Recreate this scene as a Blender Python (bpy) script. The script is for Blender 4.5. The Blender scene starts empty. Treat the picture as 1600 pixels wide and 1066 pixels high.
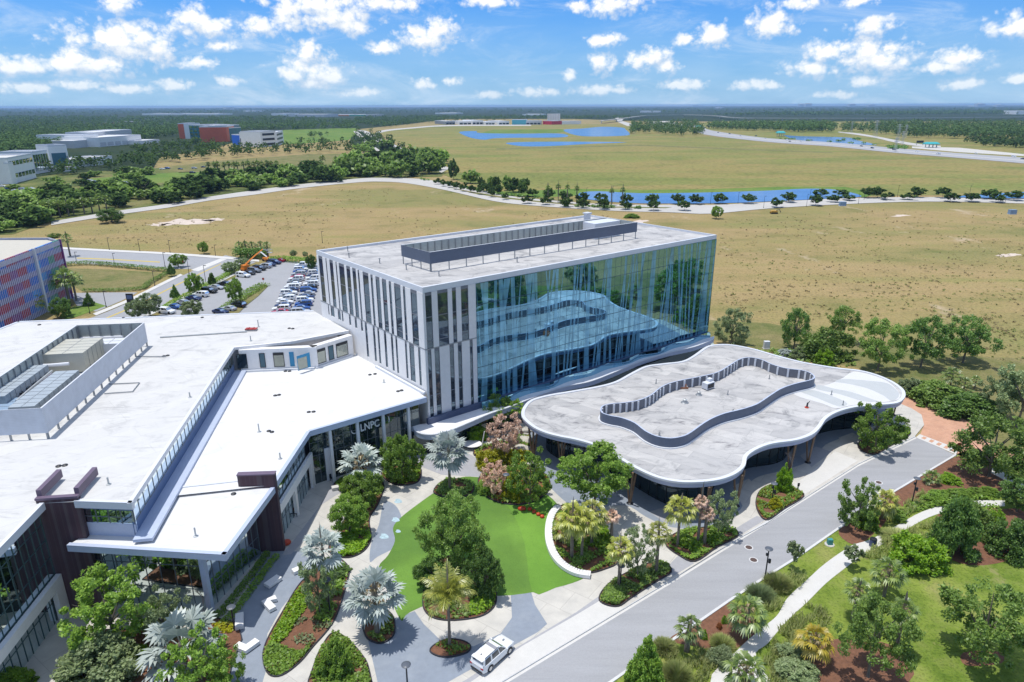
import bpy, bmesh, math, random
import numpy as np
from mathutils import Vector, Matrix
random.seed(7); RNG = np.random.default_rng(7)
SC = bpy.context.scene
COL = SC.collection
# ------------------------------------------------------------------ camera model (photograph 1600 x 1066)
F, CX, CY, HY, H = 1067., 800., 533., 164.5, 54.
PITCH = math.atan((CY - HY) / F); ROLL = math.radians(0.17)
cp, sp = math.cos(PITCH), math.sin(PITCH); cr, sr = math.cos(ROLL), math.sin(ROLL)

def ray(u, v):
    a, b = u - CX, v - CY
    a, b = cr * a - sr * b, sr * a + cr * b
    return a, F * cp - b * sp, -F * sp - b * cp

def P(u, v, z=0.0):
    """ground (or height z) point seen at a photograph position"""
    x, y, zz = ray(u, v); t = (z - H) / zz
    return (x * t, y * t, z)

def proj(x, y, z):
    z -= H
    f = y * cp - z * sp; b = -(y * sp + z * cp)
    a, b = x * F / f, b * F / f
    return CX + cr * a + sr * b, CY - sr * a + cr * b

def z_at(x, y, v):
    lo, hi = -60.0, H - .01
    for _ in range(50):
        m = (lo + hi) / 2
        if proj(x, y, m)[1] > v: lo = m
        else: hi = m
    return lo

def on_plane(u, v, A, B):
    """distance along A->B and height of the point of the wall A-B seen at u,v"""
    dx, dy, dz = ray(u, v)
    ex, ey = B[0] - A[0], B[1] - A[1]; L = math.hypot(ex, ey); ex /= L; ey /= L
    nx, ny = ey, -ex
    s = (A[0] * nx + A[1] * ny) / (dx * nx + dy * ny)
    return (dx * s - A[0]) * ex + (dy * s - A[1]) * ey, H + dz * s

def dist3(p): return math.sqrt(p[0]**2 + p[1]**2 + (p[2] - H)**2)
def lerp(a, b, t): return tuple(a[i] + (b[i] - a[i]) * t for i in range(len(a)))
def d2(a, b): return math.hypot(a[0] - b[0], a[1] - b[1])

def smooth(pts, closed=True, n=6):
    out = []; N = len(pts)
    rng = range(N) if closed else range(N - 1)
    for i in rng:
        if closed: p = [pts[(i + k - 1) % N] for k in range(4)]
        else: p = [pts[max(0, min(N - 1, i + k - 1))] for k in range(4)]
        for k in range(n):
            t = k / n
            out.append(tuple(.5 * (2 * p[1][j] + (p[2][j] - p[0][j]) * t + (2 * p[0][j] - 5 * p[1][j] + 4 * p[2][j] - p[3][j]) * t * t
                       + (3 * p[1][j] - p[0][j] - 3 * p[2][j] + p[3][j]) * t ** 3) for j in range(2)))
    if not closed: out.append(tuple(pts[-1][:2]))
    return out

def W(px, z=0.0, closed=True, curve=0):
    if curve: px = smooth(px, closed, curve)
    return [P(u, v, z) for u, v in px]

def inside(x, y, poly):
    c = False; j = len(poly) - 1
    for i in range(len(poly)):
        xi, yi, xj, yj = poly[i][0], poly[i][1], poly[j][0], poly[j][1]
        if (yi > y) != (yj > y) and x < (xj - xi) * (y - yi) / (yj - yi) + xi: c = not c
        j = i
    return c

def area(poly):
    return .5 * sum(poly[i - 1][0] * poly[i][1] - poly[i][0] * poly[i - 1][1] for i in range(len(poly)))

def inset(poly, d):
    """polygon moved inward by d (counter-clockwise polygons)"""
    if area(poly) < 0: poly = poly[::-1]
    N = len(poly); out = []
    for i in range(N):
        a, b = poly[i - 1], poly[(i + 1) % N]
        ex, ey = b[0] - a[0], b[1] - a[1]; L = math.hypot(ex, ey) or 1
        out.append((poly[i][0] - ey / L * d, poly[i][1] + ex / L * d))
    return out

def miter(poly, d):
    """inward offset with true corners"""
    if area(poly) < 0: poly = poly[::-1]
    N = len(poly); out = []
    for i in range(N):
        p, a, b = poly[i], poly[i - 1], poly[(i + 1) % N]
        l1, l2 = d2(a, p), d2(p, b); e1 = ((p[0] - a[0]) / l1, (p[1] - a[1]) / l1); e2 = ((b[0] - p[0]) / l2, (b[1] - p[1]) / l2)
        n1, n2 = (-e1[1], e1[0]), (-e2[1], e2[0]); k = 1 + n1[0] * n2[0] + n1[1] * n2[1]
        k = max(k, .15); out.append((p[0] + (n1[0] + n2[0]) / k * d, p[1] + (n1[1] + n2[1]) / k * d))
    return out

# ------------------------------------------------------------------ mesh building
class MB:
    def __init__(s): s.v = []; s.f = []; s.m = []
    def face(s, pts, mi=0):
        b = len(s.v); s.v += [tuple(p) for p in pts]; s.f.append(tuple(range(b, b + len(pts)))); s.m.append(mi); return s
    def hexa(s, b4, t4, mi=0):
        b = len(s.v); s.v += [tuple(p) for p in b4] + [tuple(p) for p in t4]
        for q in ((3, 2, 1, 0), (4, 5, 6, 7), (0, 1, 5, 4), (1, 2, 6, 5), (2, 3, 7, 6), (3, 0, 4, 7)):
            s.f.append(tuple(b + i for i in q)); s.m.append(mi)
        return s
    def box(s, c, size, rz=0.0, mi=0):
        """c = centre of the underside"""
        hx, hy = size[0] / 2, size[1] / 2; ca, sa = math.cos(rz), math.sin(rz)
        q = [(c[0] + x * ca - y * sa, c[1] + x * sa + y * ca) for x, y in ((-hx, -hy), (hx, -hy), (hx, hy), (-hx, hy))]
        return s.hexa([(x, y, c[2]) for x, y in q], [(x, y, c[2] + size[2]) for x, y in q], mi)
    def slab(s, A, B, t0, t1, z0, z1, n0, n1, mi=0):
        """box on the wall A->B: t along it, z up, n outward to the right of A->B"""
        L = d2(A, B); ex, ey = (B[0] - A[0]) / L, (B[1] - A[1]) / L; nx, ny = ey, -ex
        q = [(A[0] + ex * t + nx * n, A[1] + ey * t + ny * n) for t, n in ((t0, n0), (t1, n0), (t1, n1), (t0, n1))]
        return s.hexa([(x, y, z0) for x, y in q], [(x, y, z1) for x, y in q], mi)
    def prism(s, poly, z0, z1, side=0, top=0, bot=None):
        if area(poly) < 0: poly = poly[::-1]
        N = len(poly); b = len(s.v)
        s.v += [(p[0], p[1], z0) for p in poly] + [(p[0], p[1], z1) for p in poly]
        for i in range(N):
            j = (i + 1) % N
            s.f.append((b + i, b + j, b + N + j, b + N + i)); s.m.append(side)
        s.f.append(tuple(range(b + N, b + 2 * N))); s.m.append(top)
        if bot is not None: s.f.append(tuple(range(b + N - 1, b - 1, -1))); s.m.append(bot)
        return s
    def ring(s, o, i, z0, z1, mi=0, inner=None, cap=None):
        """band between two outlines with the same number of points"""
        N = len(o); inner = mi if inner is None else inner; cap = mi if cap is None else cap
        for k in range(N):
            j = (k + 1) % N
            a, b, c, d = o[k], o[j], i[j], i[k]
            s.face([(a[0], a[1], z0), (b[0], b[1], z0), (b[0], b[1], z1), (a[0], a[1], z1)], mi)
            s.face([(c[0], c[1], z0), (d[0], d[1], z0), (d[0], d[1], z1), (c[0], c[1], z1)], inner)
            s.face([(a[0], a[1], z1), (b[0], b[1], z1), (c[0], c[1], z1), (d[0], d[1], z1)], cap)
            s.face([(b[0], b[1], z0), (a[0], a[1], z0), (d[0], d[1], z0), (c[0], c[1], z0)], mi)
        return s
    def tube(s, pts, rad, n=6, mi=0, cap=True):
        pts = [Vector(p) for p in pts]; b0 = len(s.v)
        for i, p in enumerate(pts):
            d = (pts[min(i + 1, len(pts) - 1)] - pts[max(i - 1, 0)]).normalized()
            a = d.cross(Vector((0, 0, 1)) if abs(d.z) < .9 else Vector((1, 0, 0))).normalized(); c = d.cross(a)
            r = rad[i] if hasattr(rad, '__len__') else rad
            s.v += [tuple(p + a * (math.cos(k * 2 * math.pi / n) * r) + c * (math.sin(k * 2 * math.pi / n) * r)) for k in range(n)]
        for i in range(len(pts) - 1):
            for k in range(n):
                q = (k + 1) % n
                s.f.append((b0 + i * n + k, b0 + i * n + q, b0 + (i + 1) * n + q, b0 + (i + 1) * n + k)); s.m.append(mi)
        if cap:
            s.f.append(tuple(b0 + k for k in range(n))); s.m.append(mi)
            e = b0 + (len(pts) - 1) * n
            s.f.append(tuple(e + n - 1 - k for k in range(n))); s.m.append(mi)
        return s
    def lathe(s, c, prof, n=12, mi=0):
        b = len(s.v)
        for r, z in prof:
            s.v += [(c[0] + r * math.cos(k * 2 * math.pi / n), c[1] + r * math.sin(k * 2 * math.pi / n), c[2] + z) for k in range(n)]
        for i in range(len(prof) - 1):
            for k in range(n):
                q = (k + 1) % n
                s.f.append((b + i * n + k, b + i * n + q, b + (i + 1) * n + q, b + (i + 1) * n + k)); s.m.append(mi)
        return s
    def mesh(s, name, mats, smooth=False):
        me = bpy.data.meshes.new(name); me.from_pydata(s.v, [], s.f)
        for m in (mats if isinstance(mats, (list, tuple)) else [mats]): me.materials.append(m)
        me.polygons.foreach_set('material_index', s.m)
        if smooth: me.polygons.foreach_set('use_smooth', [True] * len(s.f))
        me.update()
        if smooth == 2:
            me.polygons.foreach_set('use_smooth', [True] * len(s.f)); me.set_sharp_from_angle(angle=math.radians(38))
        return me
    def build(s, name, mats, parent=None, smooth=False):
        return link(name, s.mesh(name, mats, smooth), parent)

def link(name, data, parent=None):
    o = bpy.data.objects.new(name, data); COL.objects.link(o)
    if parent is not None:
        o.parent = parent
        if parent.location.length or any(parent.rotation_euler):
            o.matrix_parent_inverse = Matrix.LocRotScale(parent.location, parent.rotation_euler, None).inverted()
    return o

def each(name, mb, mat, parent):
    """every box of the builder as a part of its own"""
    for k in range(0, len(mb.v), 8):
        b = MB(); b.v = mb.v[k:k + 8]; b.f = [tuple(i - k for i in f) for f in mb.f[k // 8 * 6:k // 8 * 6 + 6]]; b.m = [0] * 6
        b.build(name, mat, parent)

def tag(o, label, cat=None, group=None, kind=None):
    if label: o['label'] = label
    if cat: o['category'] = cat
    if group: o['group'] = group
    if kind: o['kind'] = kind
    return o

def thing(name, loc, label, cat, group=None, rz=0.0):
    o = bpy.data.objects.new(name, None); COL.objects.link(o)
    o.location = loc; o.rotation_euler = (0, 0, rz); o.empty_display_size = .3
    return tag(o, label, cat, group)

def local(name, me, parent, loc=(0, 0, 0), scale=(1, 1, 1), rz=0.0, mat=None):
    """part whose mesh is given in the thing's own coordinates"""
    o = bpy.data.objects.new(name, me); COL.objects.link(o); o.parent = parent
    o.location = loc; o.scale = scale; o.rotation_euler = (0, 0, rz)
    if mat is not None:
        o.material_slots[0].link = 'OBJECT'; o.material_slots[0].material = mat
    return o

ORD = ('first second third fourth fifth sixth seventh eighth ninth tenth eleventh twelfth thirteenth fourteenth fifteenth sixteenth seventeenth '
       'eighteenth nineteenth twentieth').split() + ['twenty-' + w for w in 'first second third fourth fifth sixth seventh eighth ninth'.split()] \
      + ['thirtieth'] + ['thirty-' + w for w in 'first second third fourth fifth sixth seventh eighth ninth'.split()] + ['fortieth']

# ------------------------------------------------------------------ materials
def lin(r, g, b): return tuple(((c / 255) / 12.92 if c <= 10 else ((c / 255 + .055) / 1.055) ** 2.4) for c in (r, g, b))

class NT:
    def __init__(s, m): s.t = m.node_tree; s.n = s.t.nodes; s.l = s.t.links
    def add(s, ty, **kw):
        n = s.n.new('ShaderNode' + ty)
        for k, v in kw.items():
            if hasattr(n, k): setattr(n, k, v)
            else: n.inputs[k.replace('_', ' ')].default_value = v
        return n
    def ln(s, a, b): s.l.new(a, b)

def ramp(nt, fac, stops):
    r = nt.add('ValToRGB'); e = r.color_ramp.elements
    while len(e) < len(stops): e.new(.5)
    for i, (p, c) in enumerate(stops): e[i].position = p; e[i].color = (*c, 1)
    nt.ln(fac, r.inputs[0]); return r.outputs[0]

def mixc(nt, fac, a, b, mode='MIX'):
    m = nt.add('Mix', data_type='RGBA', blend_type=mode)
    for sck, val in ((m.inputs[0], fac), (m.inputs[6], a), (m.inputs[7], b)):
        if hasattr(val, 'is_output'): nt.ln(val, sck)
        elif isinstance(val, (int, float)): sck.default_value = val
        else: sck.default_value = (*val, 1)
    return m.outputs[2]

def noise(nt, scale, detail=4, rough=.6, coords=None, dist=0.0, stretch=None):
    n = nt.add('TexNoise'); n.inputs['Scale'].default_value = scale; n.inputs['Detail'].default_value = detail
    n.inputs['Roughness'].default_value = rough; n.inputs['Distortion'].default_value = dist
    if coords is None: coords = nt.add('NewGeometry').outputs['Position']
    if stretch:
        mp = nt.add('Mapping'); mp.inputs['Scale'].default_value = stretch[:3]
        if len(stretch) > 3: mp.inputs['Rotation'].default_value = (0, 0, stretch[3])
        nt.ln(coords, mp.inputs[0]); coords = mp.outputs[0]
    nt.ln(coords, n.inputs['Vector']); return n.outputs['Fac']

MATS = {}
def newmat(name):
    m = bpy.data.materials.new(name); m.use_nodes = True; MATS[name] = m
    nt = NT(m); nt.n.clear(); out = nt.add('OutputMaterial'); return m, nt, out

def M(name, col, rough=.7, var=.12, scale=.6, metal=0.0, spec=.4, stretch=None, bump=0.0, bscale=None, dirt=None):
    """weathered surface: base colour broken up by two sizes of noise, optional dirt colour"""
    if name in MATS: return MATS[name]
    m, nt, out = newmat(name); b = nt.add('BsdfPrincipled')
    b.inputs['Roughness'].default_value = rough; b.inputs['Metallic'].default_value = metal
    b.inputs['Specular IOR Level'].default_value = spec
    n1 = noise(nt, scale, 5, .65, stretch=stretch); n2 = noise(nt, scale * 9, 3, .6)
    lo = tuple(c * (1 - var * 1.6) for c in col); hi = tuple(min(1, c * (1 + var)) for c in col)
    c = ramp(nt, n1, [(.3, lo), (.7, hi)])
    c = mixc(nt, .35, c, ramp(nt, n2, [(.35, lo), (.65, hi)]))
    if dirt:
        d = noise(nt, dirt[1], 6, .7, stretch=stretch)
        f = nt.add('MapRange'); f.inputs[1].default_value = .52; f.inputs[2].default_value = .72; nt.ln(d, f.inputs[0])
        f.inputs[4].default_value = dirt[2] if len(dirt) > 2 else .6
        c = mixc(nt, f.outputs[0], c, dirt[0])
    nt.ln(c, b.inputs['Base Color'])
    if bump:
        bp = nt.add('Bump'); bp.inputs['Strength'].default_value = bump; bp.inputs['Distance'].default_value = .1
        nt.ln(noise(nt, bscale or scale * 12, 4), bp.inputs['Height']); nt.ln(bp.outputs[0], b.inputs['Normal'])
    nt.ln(b.outputs[0], out.inputs[0]); return m

def glass(name, base, tint, fac, rough=.02, wob=.0, ior=1.45):
    """coated facade glass: dark body under a strong mirror coating"""
    m, nt, out = newmat(name)
    d = nt.add('BsdfDiffuse'); g = nt.add('BsdfGlossy'); mx = nt.add('MixShader'); lw = nt.add('Fresnel')
    lw.inputs['IOR'].default_value = ior
    n = noise(nt, .35, 2); d_c = ramp(nt, n, [(.3, tuple(c * .7 for c in base)), (.7, tuple(c * 1.3 for c in base))])
    nt.ln(d_c, d.inputs[0]); g.inputs[0].default_value = (*tint, 1); g.inputs['Roughness'].default_value = rough
    ad = nt.add('Math', operation='ADD'); ad.inputs[1].default_value = fac; ad.use_clamp = True
    nt.ln(lw.outputs[0], ad.inputs[0]); nt.ln(ad.outputs[0], mx.inputs[0])
    if wob:
        bp = nt.add('Bump'); bp.inputs['Strength'].default_value = wob; bp.inputs['Distance'].default_value = .02
        nt.ln(noise(nt, .5, 1), bp.inputs['Height']); nt.ln(bp.outputs[0], g.inputs['Normal'])
    nt.ln(d.outputs[0], mx.inputs[1]); nt.ln(g.outputs[0], mx.inputs[2]); nt.ln(mx.outputs[0], out.inputs[0]); return m

def leafmat(name, a, b, trans=.42, gloss=.03):
    """foliage: every leaf gets its own tone between a and b, every plant its own shift"""
    m, nt, out = newmat(name)
    geo = nt.add('NewGeometry'); oi = nt.add('ObjectInfo')
    c = ramp(nt, geo.outputs['Random Per Island'], [(0.0, a), (1.0, b)])
    hs = nt.add('HueSaturation'); nt.ln(c, hs.inputs['Color'])
    mr = nt.add('MapRange'); mr.inputs[3].default_value = .78; mr.inputs[4].default_value = 1.22; nt.ln(oi.outputs['Random'], mr.inputs[0])
    nt.ln(mr.outputs[0], hs.inputs['Value'])
    d = nt.add('BsdfDiffuse'); t = nt.add('BsdfTranslucent'); g = nt.add('BsdfGlossy'); g.inputs['Roughness'].default_value = .45
    mx = nt.add('MixShader'); mx.inputs[0].default_value = trans; m2 = nt.add('MixShader'); m2.inputs[0].default_value = gloss
    nt.ln(hs.outputs[0], d.inputs[0]); nt.ln(hs.outputs[0], t.inputs[0])
    nt.ln(d.outputs[0], mx.inputs[1]); nt.ln(t.outputs[0], mx.inputs[2])
    nt.ln(mx.outputs[0], m2.inputs[1]); nt.ln(g.outputs[0], m2.inputs[2]); nt.ln(m2.outputs[0], out.inputs[0]); return m

def field(name, cols, s1, s2, s3, stretch=(1, 1, 1), spots=None, bump=.4, grain=1.0):
    """grassland: three sizes of noise choosing between several grass tones"""
    m, nt, out = newmat(name); b = nt.add('BsdfPrincipled'); b.inputs['Roughness'].default_value = .95; b.inputs['Specular IOR Level'].default_value = .1
    n1 = noise(nt, s1, 5, .62, stretch=stretch, dist=.4); n2 = noise(nt, s2, 5, .65); n3 = noise(nt, s3, 3, .7)
    c = ramp(nt, n1, [(.39 + .22 * i / (len(cols) - 1), x) for i, x in enumerate(cols)])
    c2 = ramp(nt, n2, [(.3, tuple(k * .68 for k in cols[0])), (.5, tuple(k * .95 for k in cols[len(cols) // 2])), (.7, tuple(k * 1.12 for k in cols[-1]))])
    c = mixc(nt, .42 * grain, c, c2)
    sp_ = ramp(nt, n3, [(.34, (.62, .64, .62)), (.5, (1, 1, 1)), (.7, (1.1, 1.08, 1.04))])
    c = mixc(nt, grain, c, sp_, 'MULTIPLY')
    if spots:
        f = nt.add('MapRange'); f.inputs[1].default_value = spots[2]; f.inputs[2].default_value = spots[2] + .07; nt.ln(noise(nt, spots[1], 5, .7, stretch=(1, .6, 1)), f.inputs[0])
        f.inputs[4].default_value = .7; c = mixc(nt, f.outputs[0], c, spots[0])
    nt.ln(c, b.inputs['Base Color'])
    bp = nt.add('Bump'); bp.inputs['Strength'].default_value = bump * .35; bp.inputs['Distance'].default_value = .15
    nt.ln(n3, bp.inputs['Height']); nt.ln(bp.outputs[0], b.inputs['Normal'])
    nt.ln(b.outputs[0], out.inputs[0]); return m

def membrane(name, w, h, rot, cols=((.51, .50, .49), (.40, .395, .395), (.33, .325, .32)), st=1.0):
    """flat roof laid in long sheets, each a little different, with dark water stains"""
    m, nt, out = newmat(name); b = nt.add('BsdfPrincipled'); b.inputs['Roughness'].default_value = .8; b.inputs['Specular IOR Level'].default_value = .2
    pos = nt.add('NewGeometry').outputs['Position']; mp = nt.add('Mapping'); mp.inputs['Rotation'].default_value = (0, 0, rot); nt.ln(pos, mp.inputs[0])
    br = nt.add('TexBrick'); br.offset = .37; nt.ln(mp.outputs[0], br.inputs['Vector']); br.inputs['Scale'].default_value = 1
    br.inputs['Brick Width'].default_value = w; br.inputs['Row Height'].default_value = h; br.inputs['Mortar Size'].default_value = .035; br.inputs['Mortar Smooth'].default_value = .6
    for k, c in zip(('Color1', 'Color2', 'Mortar'), cols): br.inputs[k].default_value = (*c, 1)
    c = mixc(nt, st, br.outputs[0], ramp(nt, noise(nt, .22, 6, .7, dist=1.2), [(.32, (.55, .56, .58)), (.47, (.97, .97, .97)), (.75, (1.1, 1.09, 1.08))]), 'MULTIPLY')
    v = noise(nt, .5, 7, .75, stretch=(.35, 1.5, 1, rot), dist=.8)
    c = mixc(nt, st, c, ramp(nt, v, [(.33, (.50, .50, .52)), (.45, (1, 1, 1)), (.7, (1.04, 1.04, 1.03))]), 'MULTIPLY')
    nt.ln(c, b.inputs['Base Color']); nt.ln(b.outputs[0], out.inputs[0]); return m

def tiled(name, c1, c2, cm, w, h, mortar=.02, rot=0.0, rough=.8):
    """brick or slab pattern laid on the ground plane or a wall"""
    m, nt, out = newmat(name); b = nt.add('BsdfPrincipled'); b.inputs['Roughness'].default_value = rough; b.inputs['Specular IOR Level'].default_value = .25
    pos = nt.add('NewGeometry').outputs['Position']; mp = nt.add('Mapping'); mp.inputs['Rotation'].default_value = (0, 0, rot); nt.ln(pos, mp.inputs[0])
    br = nt.add('TexBrick'); nt.ln(mp.outputs[0], br.inputs['Vector']); br.inputs['Scale'].default_value = 1
    br.inputs['Brick Width'].default_value = w; br.inputs['Row Height'].default_value = h; br.inputs['Mortar Size'].default_value = mortar
    for k, c in (('Color1', c1), ('Color2', c2), ('Mortar', cm)): br.inputs[k].default_value = (*c, 1)
    n = noise(nt, .5, 5); c = mixc(nt, 1.0, br.outputs[0], ramp(nt, n, [(.3, (.86, .86, .86)), (.7, (1.08, 1.07, 1.05))]), 'MULTIPLY')
    nt.ln(c, b.inputs['Base Color']); nt.ln(b.outputs[0], out.inputs[0]); return m

def stripes(name, col, period, depth=.8, axis='z', dark=.7):
    """ribbed metal sheet"""
    m, nt, out = newmat(name); b = nt.add('BsdfPrincipled'); b.inputs['Roughness'].default_value = .5
    pos = nt.add('NewGeometry').outputs['Position']; sx = nt.add('SeparateXYZ'); nt.ln(pos, sx.inputs[0])
    mo = nt.add('Math', operation='FRACT'); dv = nt.add('Math', operation='MULTIPLY'); dv.inputs[1].default_value = 1 / period
    nt.ln(sx.outputs['XYZ'.index(axis.upper())], dv.inputs[0]); nt.ln(dv.outputs[0], mo.inputs[0])
    c = ramp(nt, mo.outputs[0], [(0, tuple(k * dark for k in col)), (.12, col), (.9, col), (1, tuple(k * dark for k in col))])
    c = mixc(nt, 1.0, c, ramp(nt, noise(nt, .8, 4), [(.3, (.9, .9, .9)), (.7, (1.05, 1.05, 1.05))]), 'MULTIPLY')
    nt.ln(c, b.inputs['Base Color'])
    bp = nt.add('Bump'); bp.inputs['Strength'].default_value = .3; bp.inputs['Distance'].default_value = .03; nt.ln(mo.outputs[0], bp.inputs['Height']); nt.ln(bp.outputs[0], b.inputs['Normal'])
    nt.ln(b.outputs[0], out.inputs[0]); return m

m_roofw = membrane('roof_membrane_white', 30, 3.0, -.65, ((.69, .69, .69), (.66, .66, .66), (.56, .56, .56)), .2)
m_roofu = membrane('roof_membrane_upper', 30, 3.0, -.75, ((.60, .595, .58), (.565, .56, .55), (.48, .475, .46)), .42)
m_roofg = membrane('roof_membrane_grey', 9, 2.6, -.65)
m_panel = M('wall_panel_white', (.80, .785, .775), .55, .05, .25)
m_panel2 = M('wall_panel_white_shaded', (.70, .69, .70), .55, .05, .25)  # copy of the white panel, greyed for the shade on the right face
m_trim = M('trim_white', (.66, .68, .72), .4, .04, .4)
m_trimb = M('trim_blue_white', (.46, .52, .66), .4, .05, .4)
m_screen = M('screen_slate', (.10, .125, .18), .45, .08, .3)
m_screenin = M('screen_inside_grey', (.42, .45, .43), .5, .12, .3)
m_steel = M('steel_grey', (.30, .32, .34), .4, .1, 1.0, metal=.4)
m_dark = M('dark_metal', (.02, .022, .028), .4, .2, 1.0)
m_galv = M('galvanised', (.48, .50, .50), .45, .15, 1.2, metal=.2)
m_brick = tiled('brick_purple', (.095, .055, .065), (.07, .042, .055), (.10, .075, .085), .5, .16, .02)
m_conc = tiled('concrete_light', (.56, .54, .50), (.53, .51, .47), (.42, .40, .37), 3.4, 3.4, .03, .62)
m_concw = M('concrete_white', (.60, .585, .555), .8, .05, .3)
m_kerb = M('kerb_concrete', (.60, .60, .60), .8, .07, .6)
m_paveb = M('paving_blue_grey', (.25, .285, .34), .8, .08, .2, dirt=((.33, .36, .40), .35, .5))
m_paveg = M('paving_grey', (.37, .37, .39), .8, .07, .25)
m_asph = M('asphalt_grey', (.345, .348, .362), .9, .09, .5, dirt=((.265, .27, .285), .55, .55), stretch=(.12, 1.3, 1, -.80))
m_asphd = M('asphalt_lot', (.33, .335, .35), .9, .06, .12)
m_street = M('street_pale', (.48, .46, .43), .9, .06, .05)
m_hw = M('highway_grey', (.36, .36, .37), .9, .06, .02)
m_brickpave = tiled('brick_paving_salmon', (.55, .295, .19), (.62, .36, .24), (.47, .28, .20), .45, .22, .03, .5)
m_mulch = M('mulch_red', (.20, .095, .055), .95, .3, 2.0, bump=.5, bscale=14)
m_turf = field('turf_green', [(.105, .205, .042), (.125, .235, .046), (.165, .31, .055)], .06, .22, 9, bump=.1, grain=.45)
m_turf2 = field('turf_green_light', [(.12, .25, .04), (.14, .285, .045), (.18, .34, .055)], .06, .22, 9, bump=.1, grain=.45)
m_park = field('park_grass', [(.10, .165, .022), (.16, .225, .036), (.215, .275, .05), (.27, .27, .09)], .09, .5, 3.2, (1, .5, 1), spots=((.27, .25, .11), .35, .60))
m_rough = field('rough_grass', [(.12, .15, .045), (.20, .19, .075), (.25, .21, .10)], .08, .4, 2.5)
m_ground = field('dry_field', [(.185, .20, .065), (.24, .22, .08), (.30, .24, .10), (.36, .265, .13), (.33, .25, .11), (.25, .23, .085)], .0075, .045, 1.3, (.5, 1.7, 1), spots=((.46, .37, .26), .03, .62))
m_fieldg = field('green_field', [(.14, .195, .045), (.175, .21, .055), (.215, .22, .07), (.295, .235, .09), (.25, .23, .075), (.19, .22, .06)], .0040, .02, .25, (.6, 2.6, 1))
m_lawn = field('lawn_bright', [(.10, .19, .035), (.14, .22, .045), (.19, .24, .06)], .02, .1, .8)
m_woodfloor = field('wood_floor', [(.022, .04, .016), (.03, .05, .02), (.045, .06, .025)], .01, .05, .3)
m_sand = M('bare_sand', (.60, .50, .42), .95, .12, .15)
m_wood = M('timber_brown', (.22, .14, .09), .7, .2, 1.5)
m_bark = M('bark_grey', (.17, .145, .12), .9, .25, 3.0, stretch=(1, 1, .2))
m_barkp = M('palm_bark', (.21, .18, .145), .9, .25, 4.0, stretch=(.3, .3, 2))
m_red = M('pod_red', (.50, .055, .02), .35, .06, 1.0)
m_carw = M('car_paint_white', (.78, .79, .80), .18, .01, 1.0, spec=.6)
m_tyre = M('tyre_black', (.015, .015, .016), .8, .1, 3.0)
m_rim = M('rim_silver', (.55, .56, .58), .3, .05, 3.0, metal=.6)
m_glass = glass('glass_dark', (.012, .022, .026), (.70, .82, .86), .07, .02, .03)
m_glassf = glass('glass_teal_mirror', (.006, .044, .070), (.22, .46, .64), .38, .015, .035)
m_frit = glass('glass_frit_blue', (.16, .38, .53), (.34, .60, .74), .27, .05, .03)
m_glassb = glass('glass_strip_window', (.050, .056, .072), (.45, .62, .74), .20, .03, .12, 1.06)
m_glassg = glass('glass_pale_green', (.16, .18, .13), (.8, .85, .85), .15, .05)
m_carglass = glass('car_glass', (.01, .012, .015), (.8, .85, .9), .12, .02)
m_lamp = M('lamp_disc', (.10, .115, .14), .4, .1, 2)
m_yellow = M('road_paint_yellow', (.55, .42, .10), .8, .1, 2)
m_white = M('road_paint_white', (.70, .70, .68), .8, .08, 2)
HAZE = 6e-5; EXPO = 0.0; SKYSAT = .82; SKYVAL = 1.0; SKYTINT = (.105, .40, .86); CLB = 5.7
# ------------------------------------------------------------------ setting: sheets on the ground
def sheet(name, poly, z, mat, label, cat, kind='structure', thick=0.0, side=None):
    mb = MB(); poly = [(p[0], p[1]) for p in poly]
    if area(poly) < 0: poly = poly[::-1]
    if thick: mb.prism(poly, z - thick, z, 0, 1)
    else: mb.face([(x, y, z) for x, y in poly])
    o = mb.build(name, [side or mat, mat] if thick else mat)
    return tag(o, label, cat, kind=kind)

def strip(pxline_a, pxline_b, z=0.0): return W(pxline_a, z) + W(pxline_b, z)[::-1]

def ribbon(name, line, w0, w1, z0, z1, mat, label, cat, closed=False):
    """kerb or edging: a low wall along a line, from offset w0 to w1"""
    mb = MB(); N = len(line)
    L, R = [], []
    for i in range(N):
        a = line[(i - 1) % N] if closed else line[max(0, i - 1)]; b = line[(i + 1) % N] if closed else line[min(N - 1, i + 1)]
        ex, ey = b[0] - a[0], b[1] - a[1]; l = math.hypot(ex, ey) or 1
        L.append((line[i][0] - ey / l * w0, line[i][1] + ex / l * w0)); R.append((line[i][0] - ey / l * w1, line[i][1] + ex / l * w1))
    for i in range(N if closed else N - 1):
        j = (i + 1) % N
        mb.hexa([(*L[i], z0), (*L[j], z0), (*R[j], z0), (*R[i], z0)], [(*L[i], z1), (*L[j], z1), (*R[j], z1), (*R[i], z1)])
    return tag(mb.build(name, mat), label, cat, kind='structure')

S = 30000.
g = MB().face([(-S, -200, 0), (S, -200, 0), (S, S, 0), (-S, S, 0)])
tag(g.build('ground', m_ground), 'dry tan and olive grass field reaching to the horizon', 'ground', kind='structure')

m_grovefloor = field('grove_grass', [(.05, .085, .025), (.10, .14, .04), (.17, .18, .06), (.21, .19, .08)], .02, .08, .5)
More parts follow.
